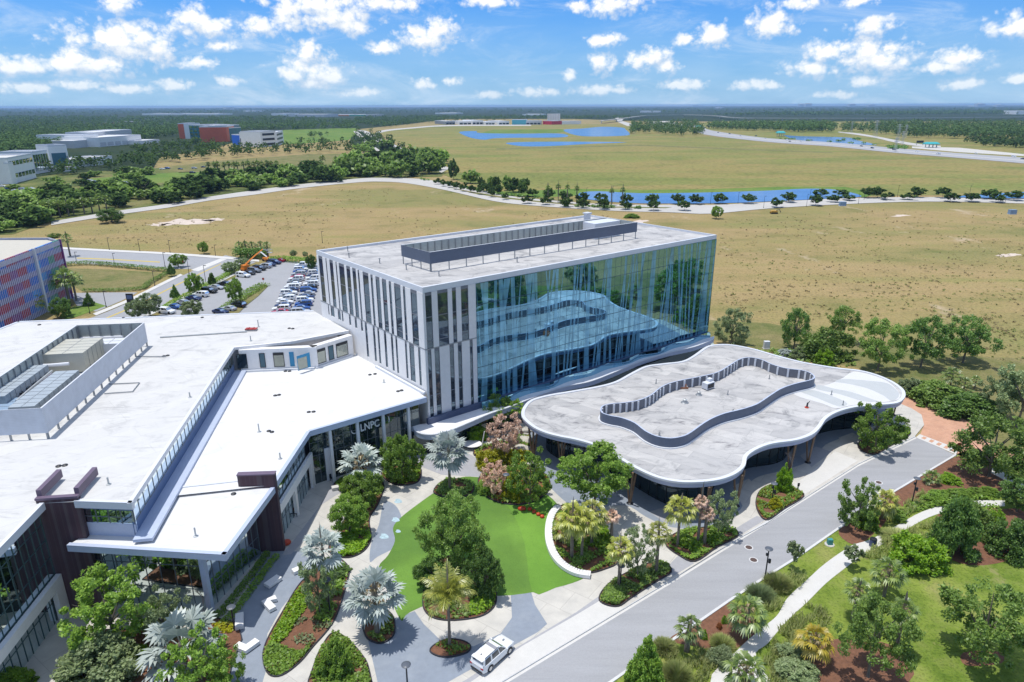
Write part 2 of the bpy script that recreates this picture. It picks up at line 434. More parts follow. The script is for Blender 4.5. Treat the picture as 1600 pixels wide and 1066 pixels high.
# far country: woodland floor and green fields (z steps grow with distance)
def far(name, px, z, mat, label, cat='field', curve=0): return sheet(name, W(px, z, True, curve), z, mat, label, cat)
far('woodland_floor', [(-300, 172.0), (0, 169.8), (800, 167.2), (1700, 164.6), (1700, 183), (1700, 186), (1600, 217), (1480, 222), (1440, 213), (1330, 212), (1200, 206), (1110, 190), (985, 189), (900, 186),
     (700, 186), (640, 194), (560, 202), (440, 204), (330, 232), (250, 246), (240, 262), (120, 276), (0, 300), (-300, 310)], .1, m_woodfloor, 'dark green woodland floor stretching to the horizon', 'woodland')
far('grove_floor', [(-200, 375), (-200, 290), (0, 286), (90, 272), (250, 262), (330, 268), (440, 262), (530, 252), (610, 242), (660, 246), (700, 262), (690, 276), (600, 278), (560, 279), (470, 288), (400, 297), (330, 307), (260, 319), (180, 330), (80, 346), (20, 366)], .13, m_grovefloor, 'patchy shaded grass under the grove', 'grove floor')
far('verge_strip', [(560, 232), (545, 222), (556, 203), (566, 203), (640, 236), (700, 262), (660, 250), (600, 246)], .13, m_woodfloor, 'dark green verge along the boulevard', 'verge')
far('roadside_meadow', [(1075, 193), (1120, 190), (1200, 189), (1310, 190), (1500, 190), (1720, 189), (1800, 262), (1600, 247), (1500, 240), (1400, 232), (1300, 223), (1200, 216.5), (1112, 205)], .125, m_fieldg, 'olive meadow between the motorway and the pine woods', 'meadow')
far('green_field', [(592, 207), (640, 200), (700, 195), (985, 194), (1060, 196), (1100, 206), (1100, 212), (1200, 223), (1300, 230), (1400, 240), (1500, 248), (1600, 257), (1750, 271), (1750, 305), (1600, 307),
     (1450, 305), (1320, 307), (1200, 310), (1080, 314), (960, 314), (850, 308), (790, 300), (720, 284), (690, 272), (700, 250), (660, 238), (620, 222)], .12, m_fieldg,
    'wide olive green field beyond the street and pond', 'field')
far('meadow_lawn', [(400, 216), (445, 203), (556, 200), (560, 206), (545, 219), (480, 224), (430, 226)], .14, m_lawn, 'bright green meadow beside the blue office block', 'lawn')
far('tan_meadow', [(255, 262), (330, 252), (400, 247), (480, 241), (560, 240), (610, 238), (600, 246), (520, 254), (430, 262), (330, 268), (280, 270)], .14, m_rough, 'dry meadow behind the row of palms', 'meadow')
far('roadside_lawn', [(120, 281), (190, 275), (300, 268), (330, 272), (300, 281), (230, 288), (160, 292)], .14, m_lawn, 'green lawn by the car park among the grove', 'lawn')
far('bank_grass', [(700, 300), (800, 299), (900, 295), (1000, 297), (1100, 296), (1215, 292), (1320, 292), (1370, 302), (1350, 309), (1310, 300), (1210, 299), (1000, 303), (890, 306), (850, 309)], .15, m_lawn,
    'bright green bank along the far edge of the pond', 'bank')
far('pale_track', [(775, 232), (1000, 226), (1100, 230), (1300, 238), (1302, 239.5), (1100, 232), (1000, 228), (776, 234)], .16, m_rough, 'pale mown track crossing the green field', 'track')
rj = random.Random(9)
for (cu, cv, ru, rv__), lb in (((292, 347, 52, 5.5), 'bare pale sand patch in the tan field, the broadest one'), ((336, 343.5, 20, 2.6), 'small pale sand patch at the right end of the broad one'), ((248, 351, 20, 2.4), 'small pale sand patch at the left end of the broad one'), ((1576, 399, 20, 3), 'pale sand patch in the right part of the tan field'), ((1408, 337, 16, 1.6), 'thin pale sand streak in the field before the street'), ((1000, 346, 14, 2.5), 'pale sand patch behind the tall building roof')):
    far('sand_patch', [(cu + ru * math.cos(k * .2618) * rj.uniform(.55, 1.15), cv + rv__ * math.sin(k * .2618) * rj.uniform(.5, 1.2) - (cu + ru * math.cos(k * .2618) - cu) * .04) for k in range(24)], .03, m_sand, lb, 'sand', 2)
far('shore_meadow', [(748, 209), (770, 203), (880, 202), (885, 206), (868, 208)], .17, m_lawn, 'green meadow behind the far pond', 'meadow')

m_water, nt, out = newmat('water_blue')
d_ = nt.add('BsdfDiffuse'); d_.inputs[0].default_value = (.06, .16, .34, 1); g_ = nt.add('BsdfGlossy'); g_.inputs['Roughness'].default_value = .12; g_.inputs[0].default_value = (.70, .84, 1, 1)
x_ = nt.add('MixShader'); x_.inputs[0].default_value = .46; bp = nt.add('Bump'); bp.inputs['Strength'].default_value = .5
nt.ln(noise(nt, .6, 4, stretch=(1, 2.5, 1)), bp.inputs['Height']); nt.ln(bp.outputs[0], g_.inputs['Normal'])
nt.ln(ramp(nt, noise(nt, .02, 4, stretch=(1, 3, 1)), [(.3, (.055, .14, .29)), (.7, (.10, .215, .41))]), d_.inputs[0])
nt.ln(d_.outputs[0], x_.inputs[1]); nt.ln(g_.outputs[0], x_.inputs[2]); nt.ln(x_.outputs[0], out.inputs[0])
def water(px, label, curve=3): return sheet('pond_water', W(px, .2, True, curve), .2, m_water, label, 'pond')
water([(905, 302), (935, 299), (1000, 302), (1100, 301), (1200, 298), (1260, 295), (1310, 297), (1346, 306), (1325, 309), (1240, 313), (1150, 317), (1050, 318), (980, 317), (915, 311)], 'long blue pond beside the tree-lined street')
water([(1490, 308), (1530, 304), (1600, 300), (1720, 297), (1760, 305), (1720, 312), (1600, 311), (1530, 310)], 'blue pond at the end of the tree-lined street')
water([(718, 206), (744, 205), (750, 208), (810, 209), (872, 208.6), (888, 212.5), (872, 215), (800, 215.5), (770, 216.5), (757, 218.5), (738, 216), (724, 211)], 'hooked pale blue pond far across the green field')
water([(880, 203), (910, 201), (940, 198.2), (972, 199.5), (978, 203), (984, 209), (978, 212), (932, 213.4), (900, 211.5)], 'deep blue far pond beside the dark wood')
water([(790, 224), (816, 222), (900, 221.5), (980, 222.5), (920, 225), (860, 228.4), (816, 228.6)], 'narrow far pond nearest to the green field')
water([(1225, 211.5), (1250, 213), (1325, 215), (1338, 219), (1365, 225), (1360, 227), (1287, 222), (1245, 218.5)], 'blue pond along the motorway')

# streets and roads far off
def road(name, a, b, z, mat, label, cat='road', c=4):
    return sheet(name, W(smooth(a, False, c), z) + W(smooth(b, False, c), z)[::-1], z, mat, label, cat)
road('street', [(80, 352), (180, 336), (260, 325), (330, 313), (400, 304), (470, 294), (560, 285), (600, 284), (640, 287), (700, 298), (770, 314), (830, 321), (950, 329), (1050, 332), (1110, 334), (1200, 326), (1320, 319), (1450, 315), (1600, 318), (1760, 322)],
     [(80, 346), (180, 330), (260, 319), (330, 307), (400, 297), (470, 288), (560, 279), (600, 278), (660, 280), (720, 290), (790, 305), (850, 312), (960, 319.5), (1080, 320), (1120, 320), (1200, 316), (1320, 310), (1450, 308), (1600, 310), (1760, 313)], .2, m_street, 'pale concrete street with a row of round trees along the pond', 'street')
far('street_median', [(700, 292.5), (740, 300), (790, 308), (850, 315), (950, 322.5), (1050, 324), (1040, 325.5), (950, 324.5), (850, 317), (790, 310.5), (740, 302.5)], .24, m_rough, 'planted grass strip in the middle of the street', 'median')
road('boulevard', [(690, 270), (640, 245), (612, 232), (590, 222), (567, 207), (558, 204)], [(703, 263), (660, 243), (626, 230), (602, 220), (578, 207), (566, 203.5)], .22, m_street, 'pale boulevard running away through the trees', 'road')
road('boulevard', [(600, 250), (578, 232), (564, 218), (552, 205)], [(611, 247), (588, 231), (572, 217), (558, 205)], .22, m_street, 'second pale carriageway left of the boulevard trees', 'road')
road('access_road', [(587, 207), (602, 203), (640, 199.5), (700, 195.5), (830, 195)], [(590, 209), (606, 205), (640, 201.3), (700, 197.3), (830, 196.7)], .22, m_street, 'thin pale road curving along the top of the green field', 'road')
road('highway', [(1060, 196), (1085, 199), (1100, 210), (1200, 222), (1300, 229), (1400, 239), (1500, 247), (1600, 255.5), (1800, 274)], [(1064, 194.5), (1098, 197), (1112, 204), (1200, 216), (1300, 222.5), (1400, 231.5), (1500, 239.5), (1600, 246.5), (1800, 262)], .3, m_hw, 'wide grey motorway running past the field', 'motorway')
far('highway_median', [(1120, 209), (1200, 218.4), (1300, 225.5), (1400, 235), (1500, 243), (1600, 250.6), (1800, 267.6), (1800, 268.8), (1600, 251.4), (1500, 243.7), (1400, 235.7), (1300, 226), (1200, 219), (1120, 209.4)], .34, m_conc, 'thin strip between the motorway lanes', 'median')
road('ramp_road', [(1310, 207), (1340, 211), (1370, 216), (1395, 222), (1430, 228), (1470, 232)], [(1310, 205.8), (1342, 208.6), (1374, 214), (1400, 219), (1432, 224.5), (1470, 228)], .3, m_street, 'pale ramp curving to the motorway by the pylons', 'road')
far('toll_yard', [(1425, 229), (1500, 231), (1600, 241), (1600, 244), (1500, 238), (1425, 231.5)], .28, m_conc, 'bare yard round the teal toll gantry', 'yard')
far('river_road', [(960, 184), (975, 184.5), (972, 189), (985, 193), (992, 197), (980, 197), (966, 191)], .2, m_street, 'grey road looping under the far bridge', 'road')
far('far_car_park', [(1010, 190), (1050, 189), (1060, 194), (1030, 197)], .2, m_conc, 'pale yard behind the dark wood clump', 'yard')
far('grove_car_park', [(90, 283), (150, 272), (300, 266), (345, 262), (352, 268), (300, 275), (180, 289), (60, 306), (0, 312), (-60, 312), (-60, 296), (0, 292)], .12, m_asphd, 'car park half hidden in the grove', 'car park')

# streets behind the white building
road('street', [(94, 389), (170, 393), (260, 398), (340, 404), (400, 410)], [(94, 411), (170, 414), (262, 420), (320, 420), (372, 419)], .03, m_asphd, 'grey cross street along the tan field', 'street', 3)
road('street', [(95, 512), (150, 494), (200, 473), (262, 441), (300, 424), (345, 402), (352, 399)], [(205, 512), (230, 495), (262, 472), (300, 453), (340, 436), (382, 415), (400, 408)], .034, m_asphd, 'grey street with a yellow line beside the car park', 'street', 3)
road('pavement', [(94, 386), (170, 390), (260, 394.5), (340, 400), (405, 406)], [(94, 389), (170, 393), (260, 397.6), (340, 403.6), (405, 409)], .12, m_concw, 'white pavement edge along the cross street', 'pavement', 3)
road('road_marking', [(120, 402.6), (170, 404.6), (250, 409)], [(120, 404), (170, 406), (250, 410.4)], .05, m_yellow, 'yellow line on the cross street', 'marking', 2)
road('road_marking', [(150, 503), (205, 480), (255, 455), (300, 433), (345, 412)], [(153, 503.5), (208, 480.5), (257.5, 455.5), (302, 433.6), (346.5, 412.4)], .05, m_yellow, 'yellow line on the street beside the car park', 'marking', 2)
road('pavement', [(145, 490), (192, 471), (226, 455), (262, 437), (282, 428)], [(150, 493), (196, 474), (230, 457.5), (265, 440), (286, 430)], .12, m_concw, 'white pavement along the street by the hedged lawn', 'pavement', 2)
road('pavement', [(215, 497), (262, 475), (300, 456), (340, 439), (384, 417)], [(221, 499), (266, 478), (304, 459), (343, 441.5), (388, 419)], .12, m_concw, 'white pavement between the street and the car park hedge', 'pavement', 2)
far('crosswalk', [(352, 401), (362, 402), (310, 424), (298, 422)], .06, m_concw, 'pale crossing strip where the streets meet', 'crossing')
far('hedged_lawn', [(103, 419), (170, 421), (262, 427), (250, 436), (226, 452), (170, 455), (128, 455), (103, 440)], .05, m_rough, 'small dry lawn ringed by low hedges', 'lawn')
far('garage_drive', [(108, 458), (170, 457), (215, 457), (190, 470), (150, 487), (120, 478)], .04, m_asphd, 'short drive from the coloured car park to the street', 'drive')
far('verge_grass', [(105, 482), (150, 473), (166, 478), (120, 495), (100, 500)], .06, m_lawn, 'green verge at the foot of the coloured car park', 'verge')
far('car_park', [(205, 512), (262, 486), (300, 466), (345, 444), (385, 425), (410, 411), (440, 408), (520, 411), (560, 470), (520, 520)], .03, m_asphd, 'grey car park full of cars beside the tall building', 'car park')
far('parking_island', [(330, 494), (362, 474), (395, 455), (408, 446), (414, 444), (419, 447), (404, 462), (384, 478), (366, 496)], .16, m_rough, 'planted island in the car park', 'island')
for a, b in (((415, 432), (433, 431)), ((430, 419), (472, 419))):
    pass

# ---- the plaza, the drive and the park in front
ZP = .15
KERB = [(640, 1153), (700, 1117), (790, 1064), (940, 973.5), (1051, 906.6), (1088, 882), (1161.6, 838.5), (1196, 820), (1259, 778), (1341, 726), (1430.4, 683)]
RR = [(745, 1190), (860, 1122), (951.5, 1066), (981.5, 1045), (1055, 995.4), (1138.5, 937.7), (1188, 905.4), (1240, 873), (1312.5, 822.7), (1393, 769.5), (1492, 710.6)]
kerbw = W(KERB); rrw = W(RR)
sheet('asphalt_drive', kerbw + rrw[::-1], .012, m_asph, 'grey asphalt drive running past the pavilion', 'drive')
ribbon('kerb', kerbw, 0, .45, 0, .145, m_kerb, 'concrete kerb between the plaza and the drive', 'kerb')
ribbon('kerb', rrw, -.3, 0, 0, .13, m_kerb, 'concrete kerb along the park side of the drive', 'kerb')
far('gutter', [(640, 1158), (790, 1069), (940, 978), (1051, 910.6), (1161, 842), (1259, 781), (1341, 729), (1432, 685), (1430, 683), (1341, 726), (1259, 778), (1161, 838.5), (1051, 906.6), (940, 973.5), (790, 1064), (640, 1153)], .018, m_concw, 'pale concrete gutter along the drive', 'gutter')
BRK = [(1436, 683), (1444, 664), (1440, 648), (1424, 638), (1404, 632), (1396, 624), (1411, 615), (1430, 618), (1470, 636), (1522, 664), (1545, 690), (1600, 716), (1600, 740), (1500, 712), (1492, 709)]
far('brick_drive', BRK, .02, m_brickpave, 'salmon brick paved drive beyond the asphalt', 'drive')
far('crossing_band', [(1431, 683.5), (1437, 678.5), (1500, 702.5), (1493, 710)], .026, m_concw, 'white band across the end of the drive', 'crossing')
for i in range(5):
    t0, t1 = .1 + i * .19, .1 + i * .19 + .09
    q = lambda a, b, t: (a[0] + (b[0] - a[0]) * t, a[1] + (b[1] - a[1]) * t)
    A0, A1, B0, B1 = (1433, 682), (1494, 708), (1437, 679.5), (1499, 704)
    far('crossing_inlay', [q(A0, A1, t0), q(A0, A1, t1), q(B0, B1, t1), q(B0, B1, t0)], .031, m_brickpave, 'salmon brick inlay in the white crossing band', 'inlay')['group'] = 'brick inlays in the crossing band'
# park grass
far('park_grass', [(760, 1200), (862, 1124), (951.5, 1066), (1055, 995.4), (1138.5, 937.7), (1240, 873), (1312.5, 822.7), (1393, 769.5), (1492, 710.6), (1520, 700), (1560, 716), (1600, 720), (1700, 690), (1800, 760), (1900, 1200)], .02, m_park, 'sunny mown grass of the park across the drive', 'grass')
far('garden_grass', [(1100, 500), (1200, 505), (1330, 528), (1480, 555), (1600, 560), (1750, 600), (1750, 700), (1600, 716), (1545, 690), (1522, 664), (1470, 636), (1430, 618), (1411, 606), (1340, 575), (1200, 548), (1110, 530)], .016, m_rough, 'patchy dry grass under the trees behind the pavilion', 'grass')
# plaza
PL = [(640, 1150), (790, 1061), (940, 971), (1051, 904), (1161.6, 836), (1259, 776), (1341, 724), (1430, 681), (1444, 664), (1440, 648), (1424, 638), (1400, 628), (1300, 580), (1180, 556), (1100, 545), (1000, 560), (900, 600), (700, 660), (560, 690), (400, 760), (240, 860), (60, 960), (-200, 1110), (-200, 1250), (300, 1300), (640, 1160)]
sheet('plaza', W(PL, ZP), ZP, m_conc, 'beige concrete plaza between the buildings', 'plaza', thick=.15)
def overlay(px, z, mat, name, label, cat='paving', curve=5): return sheet(name, W(px, z, True, curve), z, mat, label, cat)
overlay([(600, 1110), (575, 1000), (590, 985), (612, 968), (648, 955), (662, 975), (690, 1002), (740, 1010), (782, 990), (800, 965), (798, 930), (793, 928), (830, 925), (836, 945), (855, 975), (840, 988), (800, 1010), (700, 1066), (640, 1105)], ZP + .005, m_paveb, 'blue_paving', 'blue grey concrete bay in front of the turf lawn', curve=0)
overlay([(407, 860), (470, 862), (500, 868), (525, 878), (545, 895), (500, 905), (470, 912), (440, 950), (418, 990), (412, 1030), (415, 1050), (400, 1100), (300, 1200), (200, 1200), (300, 1030), (372, 960), (380, 945)], ZP + .005, m_paveb, 'blue_paving', 'blue grey concrete court under the white benches', curve=0)
overlay([(440, 868), (470, 830), (500, 790), (522, 752), (600, 715), (640, 705), (660, 720), (640, 730), (560, 752), (500, 790), (470, 850), (455, 866)], ZP + .009, m_paveg, 'grey_paving', 'grey paving strip along the glass entrance front', curve=0)
overlay([(600, 785), (618, 790), (628, 810), (632, 838), (618, 855), (590, 870), (578, 878), (580, 850), (592, 820)], ZP + .006, m_paveb, 'blue_paving', 'small blue grey patch with chalk marks beside the turf', curve=4)
overlay([(640, 700), (700, 690), (760, 725), (750, 745), (690, 742), (655, 728)], ZP + .0075, m_paveg, 'grey_paving', 'grey paving by the rounded canopy', curve=0)
# white walk along the drive and grey bands
overlay([(640, 1145), (735, 1066), (815, 1010), (905, 958), (950, 928), (945, 936), (962, 948), (975, 950), (985, 944), (940, 971), (790, 1061), (640, 1150)], ZP + .006, m_concw, 'walkway', 'white concrete walk beside the parked white car', curve=0)
overlay([(700, 1084), (722, 1066), (800, 1016), (900, 957), (938, 930), (948, 932), (905, 958), (815, 1010), (735, 1066), (712, 1084)], ZP + .0105, m_paveg, 'paving_band', 'narrow grey band beside the white walk', curve=0)
overlay([(1052, 900), (1085, 880), (1060, 868), (1040, 888)], ZP + .006, m_paveg, 'paving_band', 'grey paving band crossing the walk between two planted beds', curve=0)
overlay([(1150, 840), (1196, 812), (1183, 806), (1172, 812), (1140, 832)], ZP + .006, m_paveg, 'paving_band', 'grey paving band left of the lamp bed', curve=0)
overlay([(1190, 810), (1258, 772), (1340, 720), (1305, 705), (1258, 745), (1230, 765)], ZP + .006, m_concw, 'walkway', 'white concrete walk in front of the pavilion', curve=0)
# apron of the pavilion: roof shade painted on as a blue grey sheet
overlay([(826, 690), (840, 735), (870, 772), (905, 795), (960, 790), (985, 792), (1010, 808), (1050, 824), (1100, 824), (1150, 803), (1164, 780), (1168, 760), (1185, 745), (1225, 735), (1262, 722), (1280, 708), (1290, 695), (1320, 683), (1345, 678), (1390, 640), (1350, 600), (1150, 560), (1030, 570), (900, 610), (835, 640)], ZP + .004, m_paveb, 'pavilion_apron_shade', 'painted blue grey shade on the paving under the roof edge of the pavilion', curve=3)
for i, q in enumerate([[(1145, 760), (1170, 748), (1190, 768), (1160, 790)], [(1250, 712), (1275, 698), (1300, 706), (1268, 730)], [(1310, 684), (1332, 676), (1348, 684), (1322, 700)], [(1015, 800), (1050, 788), (1070, 815), (1040, 818)]]):
    overlay(q, ZP + .011, m_paveg if i % 2 else m_conc, 'paving_band', ['pale slab in the apron near the lamp bed', 'grey slab in the apron beside the timber columns', 'pale slab in the apron by the far tree bed', 'grey slab in the apron behind the tall palms'][i], curve=0)
for u, v, w__, lb in ((618, 812, 6, 'pale blue chalk drawing on the blue grey patch, upper one'), (600, 838, 7, 'pale blue chalk drawing on the blue grey patch, lower one'), (622, 783, 6, 'faint chalk drawing on the beige walk'), (622, 830, 4, 'small pale chalk mark on the blue grey patch')):
    overlay([(u + w__ * math.cos(k * .7) * (1 + .4 * math.sin(k * 2.3)), v + w__ * .6 * math.sin(k * .7)) for k in range(9)], ZP + .0125, M('chalk_blue', (.42, .56, .62), .9, .25, 3), 'chalk_mark', lb, 'chalk', 3)
# turf lawn
TURF = [(592, 885), (600, 905), (625, 968), (640, 957), (700, 935), (800, 930), (870, 918), (910, 905), (905, 900), (880, 890), (862, 870), (858, 845), (862, 815), (868, 800), (872, 790), (850, 770), (800, 750), (752, 746), (720, 746), (690, 762), (650, 790), (625, 810), (614, 825), (617, 845), (606, 868)]
overlay(TURF, ZP + .008, m_turf, 'turf_lawn', 'bright green artificial lawn in the middle of the plaza', 'lawn', 4)
overlay([(770, 760), (800, 800), (820, 850), (832, 925), (868, 918.5), (906, 904.5), (880, 889), (862, 869), (858.5, 845), (862.5, 815), (870, 793), (850, 772), (800, 752)], ZP + .0135, m_turf2, 'turf_lawn', 'brighter strip of artificial lawn along the curved bench', 'lawn', 3)
# park path
pa = [(1180, 1110), (1110, 1066), (1150, 1018), (1186, 985), (1214, 962), (1230, 935), (1262, 905), (1290, 880), (1330, 853), (1360, 843), (1400, 822), (1440, 800), (1490, 785), (1530, 782), (1570, 782)]
pb = [(1240, 1110), (1182, 1030), (1200, 1005), (1230, 970), (1262, 940), (1290, 912), (1320, 888), (1350, 866), (1380, 850), (1415, 828), (1452, 808), (1495, 795), (1530, 791), (1570, 791)]
sheet('path', W(smooth(pa, False, 4), .05) + W(smooth(pb, False, 4), .05)[::-1], .05, m_concw, 'white concrete path winding through the park', 'path', thick=.05)
road('path', [(1552, 730), (1575, 742), (1600, 757), (1680, 800)], [(1545, 737), (1572, 752), (1600, 772), (1670, 815)], .05, m_concw, 'short white path at the edge of the park', 'path', 3)
# mulch patches in the park
def patch(px, label, mat=None): return overlay(px, .03, mat or m_mulch, 'mulch_patch', label, 'mulch', 4)
patch([(1045, 1000), (1090, 972), (1137, 942), (1165, 955), (1190, 985), (1160, 1008), (1130, 1020), (1090, 1010)], 'red mulch around the palms beside the drive')
patch([(1375, 775), (1410, 760), (1470, 725), (1510, 712), (1560, 735), (1570, 765), (1500, 775), (1440, 790), (1400, 790)], 'red mulch at the corner by the brick drive')
patch([(1310, 830), (1345, 810), (1385, 812), (1352, 845), (1330, 850)], 'red mulch under the tree and palm beside the drive')
patch([(1470, 800), (1570, 795), (1600, 800), (1640, 850), (1560, 880), (1500, 880), (1460, 850)], 'red mulch around the dark round bushes')
patch([(1290, 1000), (1400, 1010), (1420, 1066), (1280, 1080), (1255, 1040)], 'brown mulch under the grey green oak and yellow palm')
patch([(1505, 1020), (1560, 1018), (1565, 1036), (1510, 1040)], 'ring of mulch under the park oak')
# ------------------------------------------------------------------ the tall glass building
ZR = 27.5
A_, B_, C_ = P(494, 391, ZR), P(660, 449.5, ZR), P(1120, 367, ZR)
D_ = (A_[0] + C_[0] - B_[0], A_[1] + C_[1] - B_[1], ZR)
LAB, LBC = d2(A_, B_), d2(B_, C_)
tower = thing('glass_building', (B_[0], B_[1], 0), 'tall office block with a teal mirror glass front and white striped end wall', 'building')
foot = [A_[:2], B_[:2], C_[:2], D_[:2]]
m_skirt = M('facade_base_blue', (.07, .095, .17), .5, .1, .5)
MB().prism(inset(foot, .25), 0, ZR - 1.0, 0, 0).build('wall', m_panel2, tower)
# roof: deck, low parapet
mb = MB(); fi = inset(foot, .55)
fo = [p for p in (foot if area(foot) > 0 else foot[::-1])]
mb.ring(fo, fi, ZR - .9, ZR, 0); mb.build('parapet', m_trim, tower)
MB().face([(x, y, ZR - .45) for x, y in inset(foot, .5)]).build('roof', m_roofg, tower)
# left end wall: white panels between tall windows (photograph positions along the wall top and the break line)
def tt(z1, z2, u, v, A, B): return on_plane(u, v, A, B)[0]
def topv(zx, za, zb): return za[1] + (zb[1] - za[1]) * (zx - za[0]) / (zb[0] - za[0])
def z1(x, y): return 480 + x / 4.4406, 320 + y / 4.4406
up = [(75, 103), (125, 132), (152, 176), (195, 203), (218, 255), (270, 297), (312, 337), (350, 361), (385, 425), (440, 455), (475, 503), (520, 550), (568, 585), (605, 650), (667, 683), (720, 765)]
lo = [(145, 152), (163, 188), (213, 232), (240, 250), (290, 303), (330, 345), (372, 385), (400, 415), (455, 470), (487, 500), (532, 548), (580, 595), (612, 625), (678, 692), (708, 742), (770, 786)]
ZBREAK = on_plane(655, 541, A_, B_)[1]
def tpar(x, a, b, y0, y1): return on_plane(*z1(x, y0 + (y1 - y0) * (x - a) / (b - a)), A_, B_)[0]
UP = [(tpar(a, 62, 805, 315, 570), tpar(b, 62, 805, 315, 570)) for a, b in up]
LO = [(tpar(a, 110, 830, 680, 1000), tpar(b, 110, 830, 680, 1000)) for a, b in lo]
sc = LAB / tpar(805, 62, 805, 315, 570); UP = [(max(.5, a * sc), min(LAB - .5, b * sc)) for a, b in UP]; LO = [(max(.5, a), min(LAB - .25, b)) for a, b in LO]
def facade_panels(A, B, wins, z0, z1_, t0, t1, name, parent, mat, n=.22):
    mb = MB(); t = t0
    for a, b in sorted(wins) + [(t1, t1)]:
        if a > t + .02: mb.slab(A, B, t, a, z0, z1_, -.2, n)
        t = max(t, b)
    return mb.build(name, mat, parent)
L1, L2 = 9.8, 14.2
facade_panels(A_, B_, UP, ZBREAK, ZR - .92, 0, LAB, 'wall_panel', tower, m_panel, .07)
facade_panels(A_, B_, LO, 0, ZBREAK - .18, 0, LAB, 'wall_panel', tower, m_panel, .07)
MB().slab(A_, B_, 0, LAB, ZBREAK - .18, ZBREAK, -.2, .10).build('ledge', m_steel, tower)
m_head = M('window_head_grey', (.16, .17, .20), .5, .1)
def window(A, B, a, b, z0, z1_, parent, trans=4.0, g=None):
    o = MB().slab(A, B, a, b, z0, z1_, -.2, -.02).build('window', g or m_glassb, parent)
    f = MB(); z = z1_
    f.slab(A, B, a, b, z1_ - .5, z1_, -.02, .04)
    while z - trans > z0 + .5:
        z -= trans; f.slab(A, B, a, b, z - .08, z + .06, -.02, .03)
    f.slab(A, B, a, a + .06, z0, z1_ - .5, -.02, .05); f.slab(A, B, b - .06, b, z0, z1_ - .5, -.02, .05)
    link('frame', f.mesh('frame', m_head), o)
    return o
for a, b in UP: window(A_, B_, a, b, ZBREAK, ZR - .93, tower)
for i, (a, b) in enumerate(LO):
    zb = 10.6 if a > 17 else 15.2
    window(A_, B_, a, b, zb, ZBREAK - .19, tower)
    MB().slab(A_, B_, a - .02, b + .02, 0, zb, -.19, .062).build('spandrel_panel', m_panel, tower)
# right face: white strips, then the mirror glass with its frit of slanting stems
TG = on_plane(742.5, 434.4, B_, C_)[0]
def tq(x, y): return on_plane(*z1(x, y), B_, C_)[0]
UR = [(tq(812, 568), tq(858, 560)), (tq(898, 552), tq(970, 538)), (tq(1000, 533), tq(1028, 528)), (tq(1062, 522), tq(1113, 514))]
def z2(x, y): return 480 + x / 4.4406, 480 + y / 4.4406
def tr(x, y): return on_plane(*z2(x, y), B_, C_)[0]
LR = [(tr(832, 280), tr(858, 280)), (tr(880, 275), tr(915, 268)), (tr(985, 255), tr(1015, 250)), (tr(1042, 243), tr(1070, 238)), (tr(1125, 225), tr(1146, 222))]
ZB2 = on_plane(*z2(1000, 250), B_, C_)[1]
ZBOT = on_plane(671, 662, B_, C_)[1]
facade_panels(B_, C_, UR, ZB2, ZR - .92, 0, TG, 'wall_panel', tower, m_panel2, .07)
facade_panels(B_, C_, LR, ZBOT, ZB2 - .18, 0, TG, 'wall_panel', tower, m_panel2, .07)
MB().slab(B_, C_, 0, TG, ZB2 - .18, ZB2, -.2, .10).build('ledge', m_steel, tower)
for a, b in UR: window(B_, C_, a, b, ZB2, ZR - .93, tower)
for a, b in LR: window(B_, C_, a, b, ZBOT, ZB2 - .19, tower)
MB().slab(B_, C_, 0, TG, 0, ZBOT, -.2, .1).build('wall_base', m_skirt, tower)
MB().slab(B_, C_, TG, LBC, 0, ZR - .92, -.2, .1).build('glass_front', m_glassf, tower)
fr = MB(); rr_ = random.Random(5)
def stem(t, w, zb, zt, lean, wt):
    Lx = [(t, w, zb), (t + lean * .45 + rr_.uniform(-.15, .15), (w + wt) / 2, (zb + zt) / 2), (t + lean, wt, zt)]
    for (ta, wa, za), (tb, wb, zb_) in zip(Lx, Lx[1:]):
        q = []
        for T, z in ((ta - wa / 2, za), (ta + wa / 2, za), (tb + wb / 2, zb_), (tb - wb / 2, zb_)):
            T = min(max(T, TG + .1), LBC - .05); ex, ey = (C_[0] - B_[0]) / LBC, (C_[1] - B_[1]) / LBC
            q.append((B_[0] + ex * T + ey * stem.n, B_[1] + ey * T - ex * stem.n, z))
        fr.face(q)
zbs, zts = 1.0, ZR - 1.0
k = 0; t = TG + .3
while t < LBC - .3:
    stem.n = .104 + .0016 * (k % 4)
    kind = rr_.random()
    if kind < .22: stem(t, rr_.uniform(.7, 1.15), zbs, zts, rr_.uniform(-.9, .9), rr_.uniform(.5, .9))
    elif kind < .62: stem(t, rr_.uniform(.4, .75), zbs, zts, rr_.choice([-1, 1]) * rr_.uniform(1.0, 3.2), rr_.uniform(.12, .3))
    elif kind < .82: stem(t, rr_.uniform(.5, .8), zbs, rr_.uniform(9, 18), rr_.uniform(-1.6, 1.6), .1)
    else: stem(t, .12, rr_.uniform(8, 17), zts, rr_.uniform(-1.8, 1.8), rr_.uniform(.45, .85))
    t += rr_.uniform(.5, 1.05); k += 1
fr.build('frit_pattern', m_frit, tower)
mu = MB(); n_v = int((LBC - TG) / 1.52)
for i in range(n_v + 1):
    t = TG + (LBC - TG - .05) * i / n_v; mu.slab(B_, C_, t, t + .022, .8, ZR - .93, .1, .12)
for i in range(1, 14):
    z = .8 + (ZR - 1.7) * i / 14; w_ = .04 if i % 2 else .09
    mu.slab(B_, C_, TG, LBC, z, z + w_, .1, .128)
mu.build('mullion_grid', M('mullion_teal', (.035, .085, .115), .4, .1), tower)
